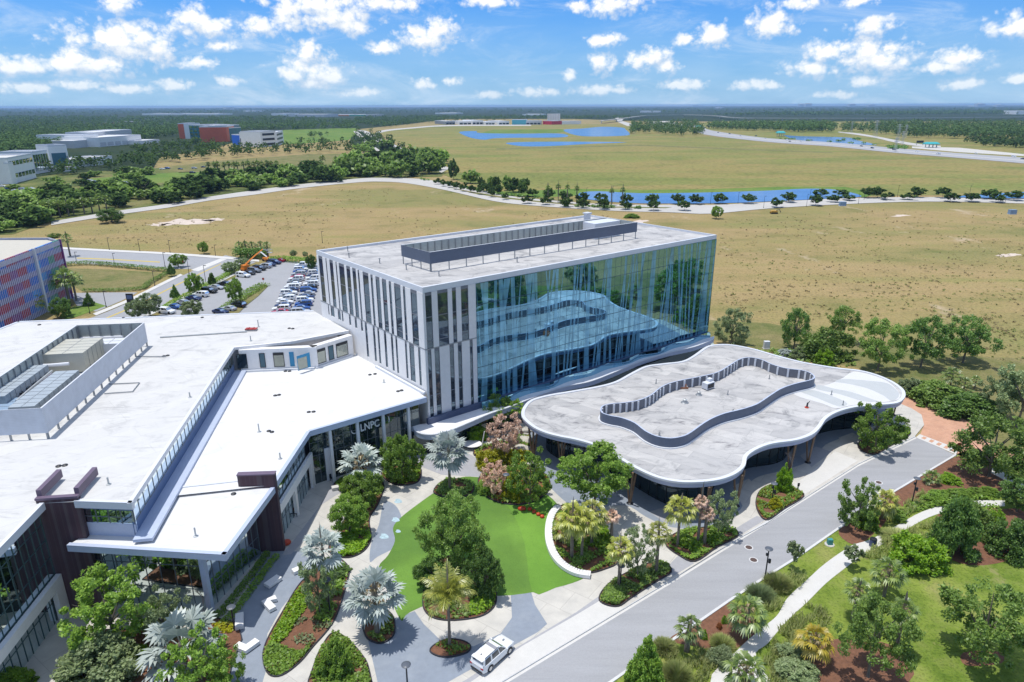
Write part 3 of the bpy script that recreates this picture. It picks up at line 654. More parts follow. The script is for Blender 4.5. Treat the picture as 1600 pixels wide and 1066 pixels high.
# slate plant screen on the roof
SF, SBL, SFR = P(671.4, 394.3, ZR + 3), P(626.4, 382.6, ZR + 3), P(996, 347.3, ZR + 3)
zs_top = ZR + 3; zs_bot = zs_top - 2.05
SBR = (SBL[0] + SFR[0] - SF[0], SBL[1] + SFR[1] - SF[1])
so = [SF[:2], SFR[:2], SBR, SBL[:2]]
scr = MB().ring(so if area(so) > 0 else so[::-1], inset(so, .25), zs_bot, zs_top, 0, 1, 2).build('roof_screen', [m_screen, m_screenin, m_trim], tower)
rb = MB(); Ls = d2(SBL, SBR)
si = inset(so, .3)
for i in range(34):
    t = .8 + i * (Ls - 1.6) / 33; rb.slab(SBL, SBR, t, t + .14, zs_bot - .1, zs_top - .1, .27, .45)
for i in range(9):
    t = .5 + i * (d2(SBL, SF) - 1) / 8; rb.slab(SF, SBL, t, t + .12, zs_bot - .1, zs_top - .2, .27, .45)
each('screen_rib', rb, m_steel, scr)
lg = MB(); Lf = d2(SF, SFR)
for i in range(15):
    t = .2 + i * (Lf - .5) / 14; lg.slab(SF, SFR, t, t + .13, ZR - .45, zs_bot, -.22, -.08)
for i in range(4):
    t = .2 + i * (d2(SBL, SF) - .5) / 3; lg.slab(SBL, SF, t, t + .13, ZR - .45, zs_bot, -.22, -.08)
each('screen_leg', lg, m_steel, scr)
MB().slab(SF, SFR, Lf - 8, Lf - .5, ZR - .45, zs_top - .15, -d2(SBL, SF) + .6, -4.5, 0).build('plant_room', m_trim, tower)
def roof_thing(name, c, parts, label, cat, group=None, rz=0.0):
    """a machine standing on a roof: list of (part, mesh builder function, material)"""
    t = thing(name, c, label, cat, group, rz)
    for pn, fn, mt in parts:
        b = MB(); fn(b); local(pn, b.mesh(pn, mt), t)
    return t
def bx(*a):
    def f(b):
        for c, s in a: b.box(c, s)
    return f
ROT_BC = math.atan2(C_[1] - B_[1], C_[0] - B_[0]); ROT_AB = math.atan2(B_[1] - A_[1], B_[0] - A_[0])
q = lerp(P(917, 352, ZR), P(917, 360, ZR), .3)
roof_thing('exhaust_stack', (q[0], q[1], ZR - .45), [('base', bx(((0, 0, 0), (2.2, 2.2, .8))), m_galv), ('duct', bx(((0, 0, .8), (1.1, 1.1, 2.6)), ((0, 0, 3.4), (1.5, 1.5, .3))), m_trim)],
           'white square exhaust stack inside the slate screen on the tall building', 'exhaust', rz=ROT_BC)
for i, (u, v, w, l, lab_) in enumerate([(812, 372, 3, 2, 'low dark grey fan unit behind the slate screen, nearer the striped wall'), (890, 358, 3.2, 5, 'long pale grey cooling unit behind the slate screen beside the white stack'), (905, 352, 1.6, 1.6, 'small grey pump box behind the slate screen beside the white stack')]):
    q = P(u, v, ZR + .8)
    roof_thing('cooling_unit', (q[0], q[1], ZR - .45), [('housing', bx(((0, 0, .2), (l, w, 1.6))), [m_steel, m_trim, m_galv][i]), ('fan', lambda b, l=l: [b.lathe((x, 0, 1.8), [(.1, .02), (.55, .02), (.6, .2), (.7, .2), (.7, 0)], 10) for x in ((-l / 4, l / 4) if l > 3 else (0,))], m_dark)], lab_, 'cooling unit', 'cooling units on the tall building', ROT_BC)
for i, (u, v) in enumerate([(543.5, 393), (593.5, 412), (545.5, 403), (635, 422), (686, 432), (808, 410)]):
    q = P(u, v, ZR - .45)
    roof_thing('roof_vent', q, [('pipe', lambda b: b.tube([(0, 0, 0), (0, 0, .9)], .09, 8), m_steel), ('cap', lambda b: b.lathe((0, 0, .85), [(.18, 0), (.18, .12), (.02, .2)], 8), m_steel)],
               'vent pipe on the tall building roof, ' + ['nearest the far left corner', 'between the left edge and the screen end', 'by the left parapet below the corner one', 'at the front end of the slate screen', 'beside the stain near the front corner', 'in front of the long screen side'][i], 'vent', 'vent pipes on the tall building')
# curved white canopy at the foot of the glass
ZC = 4.6
cfront = smooth([(646, 668), (649, 675), (662, 680), (682, 680), (706, 673), (735, 661), (765, 648), (800, 636), (840, 620), (880, 606), (920, 598), (955, 585), (1000, 566), (1045, 552), (1085, 543), (1112, 532), (1116, 527)], False, 5)
back = [(1108, 528), (672, 664), (655, 654)]
cf = [P(u, v, ZC) for u, v in cfront]
def offB(t, n): 
    ex, ey = (C_[0] - B_[0]) / LBC, (C_[1] - B_[1]) / LBC
    return (B_[0] + ex * t + ey * n, B_[1] + ey * t - ex * n)
cpoly = [p[:2] for p in cf] + [offB(LBC - .5, .2), offB(.0, .2), offB(-3.5, -1.0)]
can = MB().prism(cpoly, ZC - .75, ZC, 1, 0, 1).build('canopy', [m_panel, m_trimb], tower)
ed = MB()
for a, b in zip(cf[:-1], cf[1:]):
    L = d2(a, b)
    if L > .05: ed.slab(a, b, 0, L, ZC, ZC + .18, -.35, .03)
link('canopy_edge', ed.mesh('canopy_edge', m_trim), can)
MB().slab(B_, C_, -.5, LBC, ZC + .004, ZC + 1.0, .2, .75).build('canopy_upstand', m_skirt, tower)
rail = MB(); prev = None
for i in range(60):
    t = 10 + i * (LBC - 10.5) / 59; n = 1.0 + .55 * math.sin(i * .33) ** 2
    p = offB(t, n)
    if prev: rail.slab(prev, p, 0, d2(prev, p), ZC + .01, ZC + 1.25, -.03, .03)
    prev = p
rail.build('glass_rail', m_frit, tower)
pw = P(674, 707.5, 0); pw2 = P(645, 690, 0)
MB().slab(pw2, pw, -2, d2(pw2, pw), 0, ZC - .76, -.4, 0).build('entrance_wall', m_panel2, tower)
MB().prism(inset(cpoly, 2.2), .2, ZC - .8, 0, 0).build('entrance_glass', m_glass, tower)

# ------------------------------------------------------------------ the low white building
club = thing('white_building', (*P(484, 700, 0)[:2], 0), 'low white roofed club building with glass walls, purple brick towers and rooftop plant screen', 'building')
def pc(name, mb, mat, parent=None):
    return link(name, mb.mesh(name, mat), parent or club)
R1, R2 = P(666.5, 621, L1), P(484.2, 673.7, L1)
R3 = P(430, 756.5, L1)
BK1, BK2, BK3 = P(378, 580, L1), P(492, 575, L1), P(549, 556, L1)
UC, UL, UB = P(205, 786, L2), P(115, 783, L2), P(366, 543, L2)         # upper roof: front corner, left end, inner back corner
U1, U2 = P(457, 533.5, L2), P(545, 516.6, L2)
UB1, UB2, UB3 = P(490, 485, L2), P(28, 502, L2), P(-160, 575, L2)
ULF, ULD = P(69, 785, L2), P(-60, 918, L2)
R4, R5 = P(352, 867, L1 - .3), P(104, 852, L1 - .3)
ue = lambda p: p[:2]
# lower roof slab runs beneath the upper block
low = [ue(R1), ue(R2), ue(R3), ue(P(395, 765, L1)), ue(P(225, 768, L1)), ue(P(300, 640, L1)), ue(P(360, 560, L1)), ue(P(560, 540, L1))]
mb = MB().prism([ue(R1), ue(R2), ue(R3), ue(P(250, 776, L1)), ue(P(345, 600, L1)), ue(P(365, 560, L1)), ue(P(480, 545, L1)), ue(P(556, 540, L1))], L1 - .12, L1 - .1, 0, 0, 0)
roof1 = pc('lower_roof', mb, m_roofw)
front = [ue(R3), ue(R4), ue(R5), ue(P(135, 833, L1 - .3)), ue(P(215, 800, L1 - .3)), ue(P(262, 764, L1 - .3))]
pc('front_roof', MB().prism(front, L1 - .43, L1 - .4, 0, 0, 0), m_roofw)
def fascia(name, pts, z0, z1_, mat, w=.5, closed=False):
    mb = MB()
    for a, b in zip(pts, pts[1:] + (pts[:1] if closed else [])):
        L = d2(a, b); mb.slab(a, b, -.02, L + .02, z0, z1_, -w, 0)
    return pc(name, mb, mat)
fascia('fascia', [R5, R4, R3], L1 - 1.1, L1 - .3, m_trimb)
fascia('fascia', [R3, R2, R1], L1 - .85, L1, m_trimb)
fascia('roof_step', [P(262, 764, L1), P(371, 752, L1)], L1 - .42, L1, m_trim, .4)
# upper block
upl = [ue(UC), ue(UB), ue(U1), ue(U2), ue(UB1), ue(UB2), ue(UB3), ue(ULD), ue(ULF), ue(UL)]
pc('upper_roof', MB().prism(upl, L2 - .12, L2 - .1, 0, 0, 0), m_roofu)
fascia('fascia', [UL, UC], L2 - .85, L2, m_trim, .45); fascia('fascia', [UC, UB], L2 - .6, L2, m_trim, .45)
fascia('fascia', [ULD, ULF], L2 - .85, L2, m_trim, .45); fascia('fascia', [UB, U1, U2], L2 - .5, L2, m_panel, .4)
fascia('fascia', [UB1, UB2, UB3], L2 - .5, L2, m_trim, .45)
wpoly = miter(upl, 1.6)
pc('wall', MB().prism(wpoly, 0, L2 - .15, 0, 0), m_panel2)
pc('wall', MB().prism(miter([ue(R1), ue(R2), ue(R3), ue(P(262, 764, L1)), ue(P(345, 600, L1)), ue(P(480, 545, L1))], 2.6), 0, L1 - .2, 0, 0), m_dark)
# clerestory strip between the two roofs
m_mull = M('mullion_slate', (.13, .15, .17), .4)
def curtain(name, A, B, z0, z1_, ncol, rows, g, frame=m_mull, n=0.0, mw=.07, dep=.05):
    L = d2(A, B)
    o = pc(name, MB().slab(A, B, 0, L, z0, z1_, n - .2, n), g); f = MB()
    for i in range(ncol + 1):
        t = (L - mw) * i / ncol; f.slab(A, B, t, t + mw, z0, z1_, n, n + dep)
    for z in rows: f.slab(A, B, 0, L, z - mw / 2, z + mw / 2, n, n + dep - .012)
    x = link('mullion_grid', f.mesh('mullion_grid', frame), o)
    return o
m_gclear = glass('glass_clerestory', (.40, .42, .30), (.8, .9, .9), .08, .05)
m_shadeblue = M('wall_band_blue', (.10, .16, .30), .6, .08)
UCi, UBi = lerp(UC, UB, .0), UB
ex, ey = (UB[0] - UC[0]) / d2(UC, UB), (UB[1] - UC[1]) / d2(UC, UB)
nx, ny = ey, -ex
ins = lambda p, d: (p[0] - nx * d, p[1] - ny * d)
a, b = ins(UC, .4), ins(UB, .4)
a = (a[0] + ex * .9, a[1] + ey * .9); b = (b[0] - ex * .4, b[1] - ey * .4)
curtain('clerestory', a, b, L1 + 1.5, L2 - .6, 30, [L1 + 1.55], m_gclear)
pc('wall_band', MB().slab(a, b, 0, d2(a, b), L1 - .1, L1 + 1.5, -.3, .02), m_shadeblue)
pc('roof_gutter', MB().slab(a, b, -1.5, d2(a, b), L1 - .098, L1 + .25, .02, 2.0), m_trimb)
c0 = ins(UL, 0)
eu = ((UC[0] - UL[0]) / d2(UL, UC), (UC[1] - UL[1]) / d2(UL, UC)); nu = (eu[1], -eu[0])
a2 = (UL[0] - nu[0] * .9, UL[1] - nu[1] * .9); b2 = a
curtain('front_window', a2, b2, L1 + 1.2, L2 - 1.5, 4, [L1 + 2.0], m_glass)
pc('wall_band', MB().slab(a2, b2, 0, d2(a2, b2), L2 - 1.5, L2 - .5, -.2, .05), m_shadeblue)
pc('wall_band', MB().slab(a2, b2, 0, d2(a2, b2), L1 - .6, L1 + 1.2, -.2, .05), m_trimb)
# white back wall with windows
for A, B, wl in ((BK1, BK2, [(404, 455, 0), (523, 550, 1), (596, 648, 2), (680, 700, 3)]), (BK2, BK3, [(712, 778, 4), (820, 862, 2), (880, 905, 1), (922, 980, 2)])):
    pc('wall', MB().slab(A, B, -.1 if A is BK1 else 0, d2(A, B) + .6, L1 - .1, L2 - .5, -1.2, 0), m_panel)
    for x0, x1, kd in wl:
        t0, t1 = on_plane(250 + x0 / 3.33, 570 if A is BK1 else 560, A, B)[0], on_plane(250 + x1 / 3.33, 570 if A is BK1 else 560, A, B)[0]
        gl = [m_glass, M('window_teal', (.05, .12, .16), .25, .05), m_glassg, M('window_blue', (.02, .24, .45), .3, .05), m_glassg][kd]
        w = pc('window', MB().slab(A, B, t0, t1, L1 + .55, L2 - 1.25, 0, .05), gl)
        f = MB()
        for (p, q_, r, s_) in ((t0 - .06, t0 + .03, L1 + .5, L2 - 1.2), (t1 - .03, t1 + .06, L1 + .5, L2 - 1.2)): f.slab(A, B, p, q_, r, s_, .05, .09)
        f.slab(A, B, t0, t1, L2 - 1.7 if kd in (2, 4) else L2 - 1.3, L2 - 1.2, .05, .1); f.slab(A, B, t0, t1, L1 + .5, L1 + .6, .05, .1)
        if kd == 4: f.slab(A, B, t1 - .55, t1 - .03, L1 + .6, L2 - 1.3, .05, .085)
        x = link('frame', f.mesh('frame', [MATS['window_blue']] if kd in (3, 4) else m_dark), w)
    pc('wall_base', MB().slab(A, B, 0, d2(A, B), L1 - .098, L1 + .22, 0, .5), m_trim)
pc('wall_base', MB().slab(lerp(A_, B_, .58), B_, 0, LAB * .42 - .1, L1 - .098, L1 + .3, .24, .7), m_trim)
# entrance front under the lower roof: set back glass and slender white columns
er = ((R1[0] - R2[0]) / d2(R1, R2), (R1[1] - R2[1]) / d2(R1, R2)); nr = (er[1], -er[0])
g0 = (R2[0] - nr[0] * 1.6 + er[0] * .2, R2[1] - nr[1] * 1.6 + er[1] * .2); g1 = (R1[0] - nr[0] * 1.6 - er[0] * .6, R1[1] - nr[1] * 1.6 - er[1] * .6)
curtain('entrance_glass', g0, g1, 0, L1 - .9, 14, [2.6, 4.8, 7.0], m_glass)
for i, (u, v) in enumerate(((516.4, 671), (559.6, 659), (600, 647.7), (639.5, 636))):
    t = on_plane(u, v, R2, R1)[0]; q = (R2[0] + er[0] * t - nr[0] * .45, R2[1] + er[1] * t - nr[1] * .45)
    pc('column', MB().box((q[0], q[1], 0), (.42, .42, L1 - .86), math.atan2(er[1], er[0])), m_trim)
tS = on_plane(484 + 18, 700, R2, R1)[0]
pc('entrance_panel', MB().slab(g0, g1, 2.1, 3.3, 0, 5.6, .15, .35), m_trim)
# lettering LNPC with its crescent and stroke
cv = bpy.data.curves.new('sign_lettering', 'FONT'); cv.body = 'LNPC'; cv.size = 1.65; cv.extrude = .06; cv.offset = .035; cv.space_character = 1.05; cv.align_x = 'CENTER'
tmp = bpy.data.objects.new('tmp', cv); COL.objects.link(tmp); bpy.context.view_layer.update()
me = bpy.data.meshes.new_from_object(tmp.evaluated_get(bpy.context.evaluated_depsgraph_get())); bpy.data.objects.remove(tmp)
m_sign = M('sign_white', (.8, .8, .8), .5, .02); me.materials.clear(); me.materials.append(m_sign)
ts, zs = on_plane(583, 660, R2, R1)
q = (R2[0] + er[0] * ts - nr[0] * 1.25, R2[1] + er[1] * ts - nr[1] * 1.25)
lt = bpy.data.objects.new('sign_lettering', me); COL.objects.link(lt); lt.parent = club
rot = Matrix(((er[0], 0, nr[0], q[0]), (er[1], 0, nr[1], q[1]), (0, 1, 0, L1 - 3.1), (0, 0, 0, 1)))
lt.matrix_parent_inverse = Matrix.Translation(club.location).inverted(); lt.matrix_basis = rot @ Matrix.Diagonal((.78, 1, 1, 1))
sw = MB()
for cx_, r_, a0, a1 in ((-3.55, .75, 170, 300), (3.1, 1.5, -25, 35)):
    pr = None
    for i in range(9):
        an = math.radians(a0 + (a1 - a0) * i / 8); w_ = .1 * math.sin(math.pi * (i + .3) / 8.6)
        p0 = (cx_ + (r_ + w_) * math.cos(an), .7 + (r_ + w_) * math.sin(an)); p1 = (cx_ + (r_ - w_) * math.cos(an), .7 + (r_ - w_) * math.sin(an))
        if pr: sw.hexa([(*pr[0], -.05), (*p0, -.05), (*p1, -.05), (*pr[1], -.05)], [(*pr[0], .05), (*p0, .05), (*p1, .05), (*pr[1], .05)])
        pr = (p0, p1)
so_ = bpy.data.objects.new('sign_swoosh', sw.mesh('sign_swoosh', m_sign)); COL.objects.link(so_); so_.parent = club
so_.matrix_parent_inverse = Matrix.Translation(club.location).inverted(); so_.matrix_basis = rot @ Matrix.Diagonal((.72, .8, 1, 1))
# side front with the white portal frame, between the fold and the brick fin
FB = P(440, 866, 0)                                   # foot of the fin
g2 = (R2[0] - .3, R2[1] - .3); 
ed_ = ((R2[0] - R3[0]) / d2(R2, R3), (R2[1] - R3[1]) / d2(R2, R3)); nd = (ed_[1], -ed_[0])
s0 = (R3[0] - nd[0] * 1.1, R3[1] - nd[1] * 1.1); s1 = (R2[0] - nd[0] * 1.1, R2[1] - nd[1] * 1.1)
curtain('side_glass', s0, s1, 0, L1 - .9, 12, [2.4, 4.6, 6.6], m_glass)
Lq = d2(s0, s1)
tz = on_plane(482, 724, s0, s1); te = on_plane(487, 768, s0, s1)[0]
pf = MB(); top = 5.6
pf.slab(s0, s1, .4, te + .4, top - 1.3, top, .145, .6); pf.slab(s0, s1, te - .6, te + .4, 0, top - 1.3, .145, .6); 
tm = on_plane(461, 808, s0, s1)[0]
pf.slab(s0, s1, tm - .35, tm + .35, 0, top - 1.3, .145, .6); pf.slab(s0, s1, .4, .9, 0, top - 1.3, .145, .6)
pc('portal_frame', pf, m_panel)
# brick fin and its parapet above the roof
F1, F0 = P(428.5, 741, 11.3), P(370, 743, 11.3)
pc('brick_wall', MB().slab(F0, F1, 0, d2(F0, F1), 0, 11.2, -.7, 0), m_brick)
pc('brick_coping', MB().slab(F0, F1, -.05, d2(F0, F1) + .05, 11.2, 11.35, -.75, .05), M('coping_purple', (.15, .11, .16), .5))
# front hall under the front roof
H0, H1 = P(330, 955, 0), P(408, 868, 0)
curtain('hall_glass', H0, H1, 0, L1 - 1.1, 8, [2.9, 6.2], m_glass)
e4 = ((R4[0] - R5[0]) / d2(R4, R5), (R4[1] - R5[1]) / d2(R4, R5))
HL = (H0[0] - e4[0] * 17, H0[1] - e4[1] * 17)
curtain('hall_glass', HL, H0, 0, L1 - 1.1, 10, [2.9, 6.0, 7.8], m_glass)
pc('corner_post', MB().box((H0[0], H0[1], 0), (.6, .6, L1 - 1.08), math.atan2(e4[1], e4[0])), m_trimb)
# purple brick tower at the left
T0, T1 = P(58, 774, L2 + .9), P(119, 770, L2 + .9)
bt0 = P(93, 953, 0); 
pc('brick_tower', MB().slab(T0, T1, -.3, d2(T0, T1), 0, L2 + .25, -.6, .0), m_brick)
cpg = MB().slab(T0, T1, -.35, d2(T0, T1) + .05, L2 + .25, L2 + .5, -.5, .06)
cpg.slab(T0, T1, -.35, .15, L2 + .25, L2 + 1.2, -5, -.5); cpg.slab(T0, T1, d2(T0, T1) - .45, d2(T0, T1) + .05, L2 + .25, L2 + 1.2, -5, -.5)
pc('brick_parapet', cpg, MATS['coping_purple'])
# left glass front
V0, V1 = P(-55, 1180, 0), P(96, 953, 0)
v0, v1 = (ULD[0] , ULD[1]), (ULF[0], ULF[1])
eg = ((v1[0] - v0[0]) / d2(v0, v1), (v1[1] - v0[1]) / d2(v0, v1)); ng = (eg[1], -eg[0])
ga = (v0[0] - ng[0] * .8 - eg[0] * 12, v0[1] - ng[1] * .8 - eg[1] * 12); gb = (v1[0] - ng[0] * .8, v1[1] - ng[1] * .8)
curtain('side_glass', ga, gb, 0, L2 - .9, 24, [2.6, 5.2, 7.4, 9.6, 11.6], m_glass, M('mullion_green', (.05, .10, .10), .4))
Lg = d2(ga, gb)
pf = MB(); pf.slab(ga, gb, 2, Lg - .1, 4.0, 5.2, .145, .7); pf.slab(ga, gb, Lg - 1.6, Lg - .1, 0, 4.0, .145, .7); pf.slab(ga, gb, 2, 3.2, 0, 4.0, .145, .7)
pc('portal_frame', pf, m_panel)
# plant screen on the upper roof
ZQ = L2 + 4.2
QA, QB, QC = P(65, 637.7, ZQ), P(225.5, 504.2, ZQ), P(118.2, 508.4, ZQ); QD = (QA[0] + QC[0] - QB[0], QA[1] + QC[1] - QB[1])
sq = [QA[:2], QB[:2], QC[:2], QD]; sq = sq if area(sq) > 0 else sq[::-1]
m_louv = stripes('screen_louvre', (.55, .59, .66), .22, axis='z', dark=.82)
scr = pc('roof_screen', MB().ring(sq, inset(sq, .22), L2 + .75, ZQ, 0, 1, 2), [m_louv, m_screenin, m_trim])
rb = MB()
for A, B, n in ((QB, QC, 7), (QC, QD, 22)):
    for i in range(n): rb.slab(A, B, .5 + i * (d2(A, B) - 1) / (n - 1), .66 + i * (d2(A, B) - 1) / (n - 1), L2 + .7, ZQ - .1, -.4, -.23)
each('screen_rib', rb, m_steel, scr)
lg = MB()
for A, B, n in ((QA, QB, 14), (QD, QA, 6), (QB, QC, 6)):
    for i in range(n): lg.slab(A, B, .1 + i * (d2(A, B) - .4) / (n - 1), .3 + i * (d2(A, B) - .4) / (n - 1), L2 - .1, L2 + .75, -.25, -.05)
each('screen_leg', lg, m_steel, scr)
# roof drains (pairs of dark covers) and stubs
def drain(u, v, z, r=.32):
    q = P(u, v, z); pc('roof_drain', MB().lathe((q[0], q[1], z), [(r, 0), (r, .1), (r * .3, .2), (.01, .2)], 10), m_dark)
for u, v in ((430, 618.5), (436, 617.5), (446, 580.5), (452.5, 580.5), (578, 586), (586, 584.8), (622, 611.8), (627.5, 610.5), (482.5, 644.3), (490, 643.8), (420, 674), (425, 675.5)): drain(u, v, L1 - .1)
for u, v in ((365, 772.3), (217, 835)): drain(u, v, L1 - .4)
for u, v in ((91.5, 729), (101.5, 727.5), (452, 513.5), (457.5, 514), (316, 496.5), (61.5, 508), (193, 497), (256, 557), (262, 556)): drain(u, v, L2 - .1)
for i, (u, v, z, h) in enumerate(((405, 675, L1, 1.3), (438, 717, L1, .9), (404, 511, L2, 1.4), (392, 533, L2, 1.0), (297, 621, L2, .8), (170, 757, L2, .9), (306, 838, L1 - .3, 1.1), (600, 598, L1, .6))):
    q = P(u, v, z - .1)
    roof_thing('vent_pipe', q, [('pipe', lambda b, h=h: b.tube([(0, 0, 0), (0, 0, h)], .1, 8), m_galv), ('flange', lambda b: b.lathe((0, 0, 0), [(.3, 0), (.28, .05), (.1, .08)], 8), m_galv)],
               'grey vent pipe on the white roof, ' + ['standing left of the paired drains in the middle', 'near the roof edge above the portal frame', 'thin one beyond the red roof hatch', 'behind the clerestory corner', 'on the upper roof beside the plant screen', 'near the brick tower', 'on the front roof above the glass hall', 'at the foot of the striped tower wall'][i], 'vent', 'vent pipes on the white building')
q = P(393, 516.5, L2 - .1)
roof_thing('roof_hatch', q, [('curb', bx(((0, 0, 0), (2.0, 1.0, .3))), m_steel), ('lid', bx(((0, 0, .3), (2.1, 1.1, .12)), ((-.5, 0, .42), (.2, 1.0, .08)), ((.4, 0, .42), (.2, 1.0, .08))), M('hatch_red', (.38, .04, .03), .5))], 'red topped hatch on the upper white roof', 'roof hatch')
tag(MB().tube([P(250, 527, L2 + .05), P(320, 522.5, L2 + .05), P(386, 518, L2 + .05)], .12, 6).build('conduit', m_galv), 'long grey pipe lying on the upper roof up to the red hatch', 'pipe')
tag(MB().tube([P(213, 557, L2 + .03), P(235, 557.3, L2 + .03), P(259, 557, L2 + .03)], .07, 6).build('conduit', m_steel), 'straight dark conduit beside the far end of the plant screen', 'pipe')
tag(MB().tube([P(170, 600, L2 + .03), P(197, 599, L2 + .03), P(218, 598, L2 + .03), P(207, 612, L2 + .03), P(163, 615, L2 + .03)], .07, 6).build('conduit', m_steel), 'bent dark conduit loop on the upper roof beside the plant screen', 'pipe')
# plant inside the screen
rz = math.atan2(QB[1] - QA[1], QB[0] - QA[0])
def zf(x, y): return x / 5.92, 500 + y / 5.92
def unit(name, xy, L, Wd, Hh, label, cat, grp=None, mat=m_galv, fans=0, z0=.25):
    q = P(*zf(*xy), L2 + Hh)
    t = thing(name, (q[0], q[1], L2 - .1), label, cat, grp, rz)
    local('housing', MB().box((0, 0, z0), (L, Wd, Hh - z0)).mesh('housing', mat), t)
    b = MB()
    for x in (-L / 2 + .4, 0, L / 2 - .4): b.box((x, 0, 0), (.25, Wd * .9, z0))
    local('base_rail', b.mesh('base_rail', m_steel), t)
    b = MB()
    for i in range(1, max(2, int(L / 1.3))):
        x = -L / 2 + i * L / max(2, int(L / 1.3)); b.box((x - .02, -Wd / 2 - .03, z0 + .1), (.05, .03, Hh - z0 - .2)); b.box((x - .02, 0, Hh), (.05, Wd, .03))
    b.box((0, 0, Hh), (L, .05, .03)); local('panel_seam', b.mesh('panel_seam', m_steel), t)
    for i in range(fans):
        local('fan', MB().lathe((-L / 2 + (i + .5) * L / fans, 0, Hh), [(.05, .05), (.5, .05), (.55, .25), (.65, .25), (.65, 0)], 10).mesh('fan', m_dark), t)
    return t
unit('air_handler', (675, 235), 7.5, 6, 3.4, 'big beige grey air handler in the middle of the rooftop plant screen', 'air handler', mat=M('unit_beige', (.50, .49, .42), .5, .06))
unit('air_handler', (1030, 190), 3, 4, 2.4, 'pale box unit wedged against the long louvred wall of the rooftop plant screen', 'air handler', mat=m_trim)
unit('chiller', (420, 620), 13, 3.2, 2.9, 'long grey chiller beside the long louvred wall of the rooftop plant screen', 'chiller', 'chillers in the plant screen', M('chiller_grey', (.36, .41, .45), .5, .1))
unit('chiller', (160, 550), 12, 2.6, 2.9, 'grey chiller by the inner wall of the rooftop plant screen', 'chiller', 'chillers in the plant screen', MATS['chiller_grey'])
unit('condenser', (290, 590), 9, 1.6, 1.6, 'narrow row of purple grey condensers between the two chillers', 'condenser', mat=M('condenser_purple', (.30, .29, .36), .5, .1), fans=5)
unit('pump_box', (120, 790), 6, 5, 1.8, 'low blue grey plant box at the near end of the rooftop screen', 'pump box', mat=M('chiller_blue', (.26, .36, .48), .5, .1))
for pts, r, lab_ in (([(230, 430), (460, 280), (700, 100)], .22, 'white pipe along the inner wall of the plant screen'), ([(260, 440), (480, 300), (735, 105)], .22, 'second white pipe lying beside the inner wall pipe'), ([(210, 430), (470, 420), (640, 405)], .28, 'thick white pipe crossing in front of the big air handler'), ([(620, 175), (900, 165), (1140, 155)], .25, 'white pipe across the far end of the plant screen'), ([(150, 750), (300, 620), (480, 470)], .15, 'thin grey pipe between the chillers')):
    tag(MB().tube([P(*zf(*p), L2 + 1.9) for p in pts], r, 8).build('duct_pipe', m_galv if 'grey' in lab_ else m_trim), lab_, 'pipe')

# ------------------------------------------------------------------ the pavilion with the flowing roof
HP = 6.5
outl = [(814.6, 648.4), (817, 637), (829, 624.7), (856, 616.8), (890, 611), (935, 603), (962, 595.4), (987, 582), (1009, 571.8), (1036, 567.7), (1065.7, 564), (1083.7, 555), (1103, 541.5), (1120, 538), (1140, 538), (1160, 541), (1182.6, 546), (1215.6, 555.5), (1256.9, 565.8),
        (1306, 574), (1341.5, 578), (1368, 584.4), (1393, 594.7), (1409.6, 606), (1414.8, 614.3), (1412.7, 622.6), (1401, 629.8), (1368, 633), (1337, 636), (1310.5, 643), (1292, 653.5), (1281.6, 668), (1269, 679), (1244.5, 687.6), (1207, 693), (1182.6, 702), (1168, 713), (1164, 728), (1149, 740.5), (1125.7, 749),
        (1096, 753), (1062, 753), (1030, 747), (1000, 734.8), (970, 718), (947.6, 704.6), (925, 694), (898, 686.5), (877, 682.5), (854.5, 676.8), (835, 668.5), (820, 657)]
OUT = [p[:2] for p in W(outl, HP, True, 4)]
if area(OUT) < 0: OUT = OUT[::-1]
pav = thing('pavilion', (*P(1100, 700, 0)[:2], 0), 'single storey pavilion with a flowing cloud shaped flat roof on timber columns', 'pavilion')
def pp(name, mb, mat, parent=None, smooth=False):
    return link(name, mb.mesh(name, mat, smooth), parent or pav)
I1 = inset(OUT, .55)
m_roofp = membrane('pavilion_roof_grey', 7.5, 2.3, .62)
pp('roof', MB().face([(x, y, HP - .12) for x, y in inset(OUT, .5)]), m_roofp)
pp('roof_edge', MB().ring(OUT, I1, HP - .3, HP, 0), m_trim)
pp('fascia', MB().ring(inset(OUT, .18), inset(OUT, .5), HP - .95, HP - .3, 0), M('fascia_lilac', (.44, .47, .62), .4, .05))
pp('soffit', MB().face([(x, y, HP - .9) for x, y in inset(OUT, .4)][::-1]), M('soffit_grey', (.30, .30, .32), .7, .06))
glass_in = inset(inset(inset(OUT, 1.6), 1.4), 1.2)
g_ = MB(); N = len(glass_in)
for i in range(N):
    a, b = glass_in[i], glass_in[(i + 1) % N]; g_.face([(*a, 0), (*b, 0), (*b, HP - .9), (*a, HP - .9)])
gw = pp('glass_wall', g_, m_glass)
f = MB(); acc = 0
for i in range(N):
    a, b = glass_in[i], glass_in[(i + 1) % N]; L = d2(a, b)
    if L < .02: continue
    for z in (.4, 2.9): f.slab(a, b, 0, L, z, z + .1, .0, .08)
    acc += L
    if acc > 1.4: f.slab(a, b, L - .09, L, 0, HP - .9, 0, .1); acc = 0
pp('mullion_grid', f, m_dark, gw)
